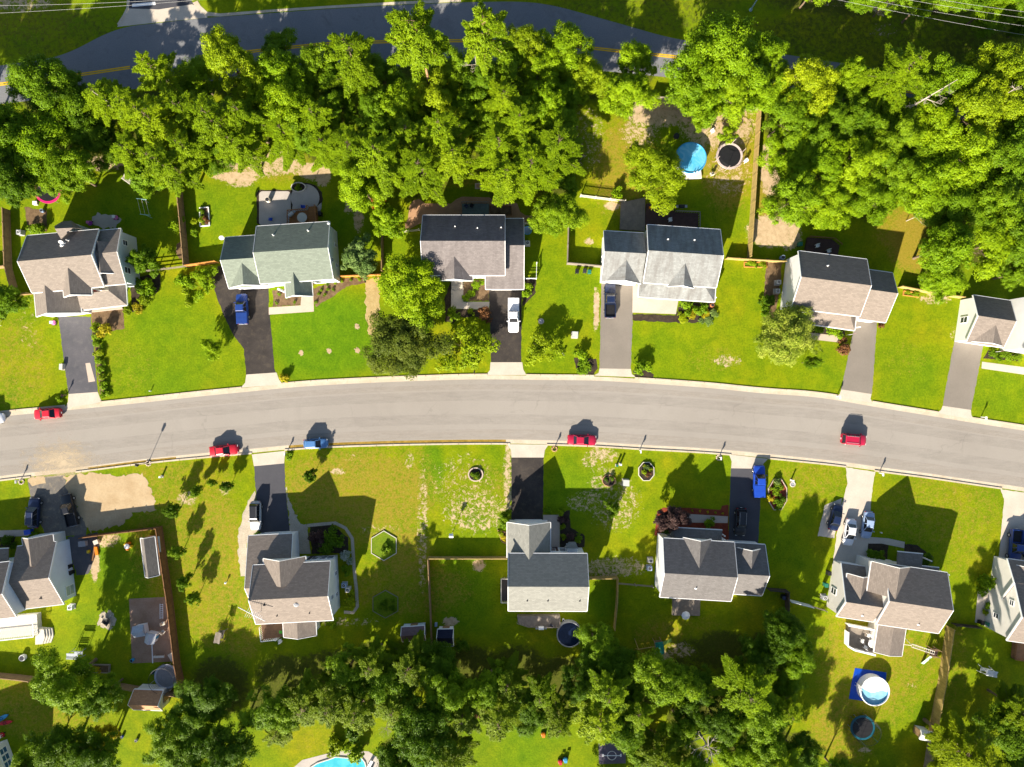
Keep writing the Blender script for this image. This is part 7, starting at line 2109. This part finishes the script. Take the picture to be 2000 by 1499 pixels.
playhouse('white playhouse with a striped grey roof at the right of the pair', 302, 1241, 80, WHITE, plain('pale_grey_roof', (.45, .47, .50), .5), 1.0)
t = simple('ladder', 'white ladder lying on the brown yard surface', 'ladder', 316, 1194, 0)
m = MB()
for sx in (-.25, .25): m.box((sx, 0, .08), (.07, 2.6, .10))
m.build('rail', WHITE, t, local=True)
m = MB()
for k in range(8): m.box((0, -1.15 + k * .33, .08), (.46, .08, .05))
m.build('rungs', WHITE, t, local=True)
t = simple('plank', 'white plank lying along the brown yard surface', 'plank', 298, 1275, 92)
m = MB(); m.box((0, 0, .06), (3.6, .14, .10)); m.box((1.7, 0, .14), (.2, .2, .06)); m.build('board', WHITE, t, local=True)
t = simple('garden_bench', 'pale bench at the lower end of the brown yard surface', 'bench', 313, 1281, 3)
m = MB(); m.box((0, 0, .42), (1.9, .38, .06)); m.build('seat', OFFW, t, local=True)
for sx in (-.8, .8):
    m = MB(); m.box((sx, 0, .2), (.08, .34, .4)); m.build('leg', OFFW, t, local=True)
t = simple('fire_pit', 'black fire bowl in a ring of ash on the lower left lawn', 'fire pit', 210, 1212)
m = MB(); m.lathe((0, 0, 0), [(.35, .1), (.62, .28), (.66, .4), (.55, .36), (.3, .2)], 20); m.build('bowl', BLACK, t, local=True)
m = MB()
for k in range(7): q = k * .9; m.lathe((1.0 * math.cos(q), 1.0 * math.sin(q), 0), [(.16, 0), (.18, .12), (.08, .2)], 7)
m.build('stones', CONC, t, local=True)
# swing set with green canopy, right play set
t = simple('swing_set', 'wooden play tower with a green canopy behind the purple tree house', 'play set', 1282, 1254, 8)
m = MB(); m.box((0, 0, 1.2), (1.3, 1.6, .1)); m.build('platform', WOOD, t, local=True)
for sx in (-.6, .6):
    for sy in (-.75, .75):
        m = MB(); m.box((sx, sy, 1.2), (.1, .1, 2.4)); m.build('post', WOOD, t, local=True)
m = MB(); m.add([(-.7, -1.0, 2.3), (.7, -1.0, 2.3), (.7, 1.0, 2.3), (-.7, 1.0, 2.3), (0, -1.0, 2.9), (0, 1.0, 2.9)], [(0, 4, 5, 3), (4, 1, 2, 5), (0, 1, 4), (2, 3, 5), (3, 2, 1, 0)]); m.build('canopy', TEALD, t, local=True)
m = MB(); m.tube((-.6, .3, 2.2), (-3.6, .2, 2.2), .07); m.build('swing_beam', GOLDW, t, local=True)
for k in (-1.6, -2.6):
    m = MB(); m.tube((k - .2, .25, 2.2), (k - .2, .25, .5), .012, n=4); m.tube((k + .2, .25, 2.2), (k + .2, .25, .5), .012, n=4); m.box((k, .25, .5), (.5, .18, .05)); m.build('swing', YELP, t, local=True)
for sy in (-.7, 1.1):
    m = MB(); m.tube((-3.6, .2, 2.2), (-3.7, sy, 0), .06); m.build('leg', GOLDW, t, local=True)
m = MB(); m.add([(.65, -.3, 1.25), (.65, .3, 1.25), (2.6, .3, .15), (2.6, -.3, .15), (.65, -.3, 1.15), (.65, .3, 1.15), (2.6, .3, .05), (2.6, -.3, .05)], [(3, 2, 1, 0), (4, 5, 6, 7), (0, 1, 5, 4), (1, 2, 6, 5), (2, 3, 7, 6), (3, 0, 4, 7)]); m.build('slide', plain('lime_slide', (.30, .45, .08), .4), t, local=True)
t = simple('play_set', 'brown play tower with a pale green slide beside the yellow fence', 'play set', 1814, 1268, -8)
m = MB(); m.box((0, 0, 1.2), (1.3, 1.3, .1)); m.build('platform', DECKR, t, local=True)
for sx in (-.6, .6):
    for sy in (-.6, .6):
        m = MB(); m.box((sx, sy, 1.1), (.1, .1, 2.2)); m.build('post', WOOD, t, local=True)
m = MB()
for sy in (-.6, .6): m.box((0, sy, 1.9), (1.3, .06, .08)); m.box((0, sy, 1.5), (1.3, .06, .08))
m.build('railing', WOOD, t, local=True)
m = MB(); m.tube((-.6, 0, 2.1), (-4.6, .7, 2.1), .07); m.tube((-.6, .5, 2.1), (-4.6, 1.2, 2.1), .07)
for k in range(12): f = k / 11; m.tube((-.6 - 4 * f, .7 * f, 2.1), (-.6 - 4 * f, .5 + .7 * f, 2.1), .03, n=5)
m.build('monkey_bars', OFFW, t, local=True)
for sy in (.2, 1.6):
    m = MB(); m.tube((-4.6, .95, 2.1), (-4.7, sy, 0), .06); m.build('leg', OFFW, t, local=True)
m = MB(); m.add([(-.5, -.65, 1.25), (.0, -.65, 1.25), (-.6, -2.7, .15), (-1.1, -2.6, .15), (-.5, -.65, 1.15), (.0, -.65, 1.15), (-.6, -2.7, .05), (-1.1, -2.6, .05)], [(3, 2, 1, 0), (4, 5, 6, 7), (0, 1, 5, 4), (1, 2, 6, 5), (2, 3, 7, 6), (3, 0, 4, 7)]); fixn(m.build('slide', plain('pale_green_slide', (.45, .62, .50), .4), t, local=True))
# basketball mark on the court
t = simple('court_marking', 'white circle and line painted on the small dark court', 'court marking', 1195, 1476)
m = MB(); m.torus((0, 0, .025), .75, .05, 30, 4); m.box((0, 0, .03), (3.0, .14, .012)); m.box((-1.55, .05, .035), (.3, .5, .012)); m.box((1.55, .05, .035), (.3, .5, .012)); m.build('paint', WHITE, t, local=True)
# kayaks lower left
for lb, x, y, mt_, rt in (('blue kayak on the shaded lawn at the left edge', 5, 1402, LBLUEP, 30), ('red kayak beside the blue kayak at the left edge', 12, 1411, REDP, 12)):
    t = simple('kayak', lb, 'kayak', x, y, rt); m = MB()
    P_ = []
    for k in range(9):
        f = -1 + k / 4; w_ = .36 * math.sqrt(max(.01, 1 - f * f)); P_ += [(f * 1.3, -w_, .2), (f * 1.3, 0, .02), (f * 1.3, w_, .2), (f * 1.3, 0, .33)]
    m.add(P_, [(k * 4 + i, k * 4 + (i + 1) % 4, k * 4 + 4 + (i + 1) % 4, k * 4 + 4 + i) for k in range(8) for i in range(4)] + [(3, 2, 1, 0), (32, 33, 34, 35)])
    fixn(m.build('hull', mt_, t, local=True)); m = MB(); m.torus((0, 0, .31), .26, .04, 16, 5); m.build('cockpit', BLACK, t, local=True)
# clutter in the lower left yard
for lb, x, y, sx, sy, sz, mt_, rt in (('grey crate on the dark yard pad', 165, 1061, 1.2, .9, .6, GREY, 5), ('leaning brown planks beside the grey crate', 184, 1080, .35, 2.6, .2, BROWNW, -12), ('orange board among the junk by the yard pad', 190, 1076, .5, 1.4, .25, ORANGEP, 10), ('white sack of junk at the end of the yard pad', 191, 1058, .8, .7, .5, OFFW, 20), ('yellow crate at the edge of the yard pad', 175, 1077, .35, .5, .4, YELP, 0),
                                  ('white box beside the pink rimmed trampoline', 71, 398, .7, .6, .35, WHITE, 0), ('white cooler by the long brown fence near the navy shed', 852, 1219, .4, .6, .4, SBLUE, 0), ('white panel leaning at the lower corner of the brown yard', 338, 1282, 1.2, 1.3, .12, OFFW, 30), ('blue cushion on the porch end', 255, 524, .8, .5, .4, BLUEP, 10), ('blue lawn tractor shape by the dark suv', 60, 1038, 1.1, .8, .7, BLUEP, 10)):
    t = simple('storage_box', lb, 'box', x, y, rt)
    m = MB(); m.box((0, 0, sz / 2), (sx, sy, sz), 0, 0, .95); m.build('body', mt_, t, local=True)
    m = MB(); m.box((0, 0, sz + .02), (sx * 1.04, sy * 1.04, .05)); m.build('lid', mt_, t, local=True)
# flags
for lb, x, y in (('small pink and white flag at the charcoal roofed garage', 962, 566), ('small flag at the porch end of the tan roofed house', 1653, 655), ('small flag by the right edge garage', 1937, 688)):
    t = simple('garden_flag', lb, 'flag', x, y, 10); m = MB(); m.tube((0, 0, 0), (0, 0, 1.9), .025); m.build('pole', WHITE, t, local=True)
    m = MB(); m.box((.35, 0, 1.6), (.65, .03, .4)); m.build('cloth', plain('flag_cloth', (.6, .25, .28), .8, .5), t, local=True)

make_ground()
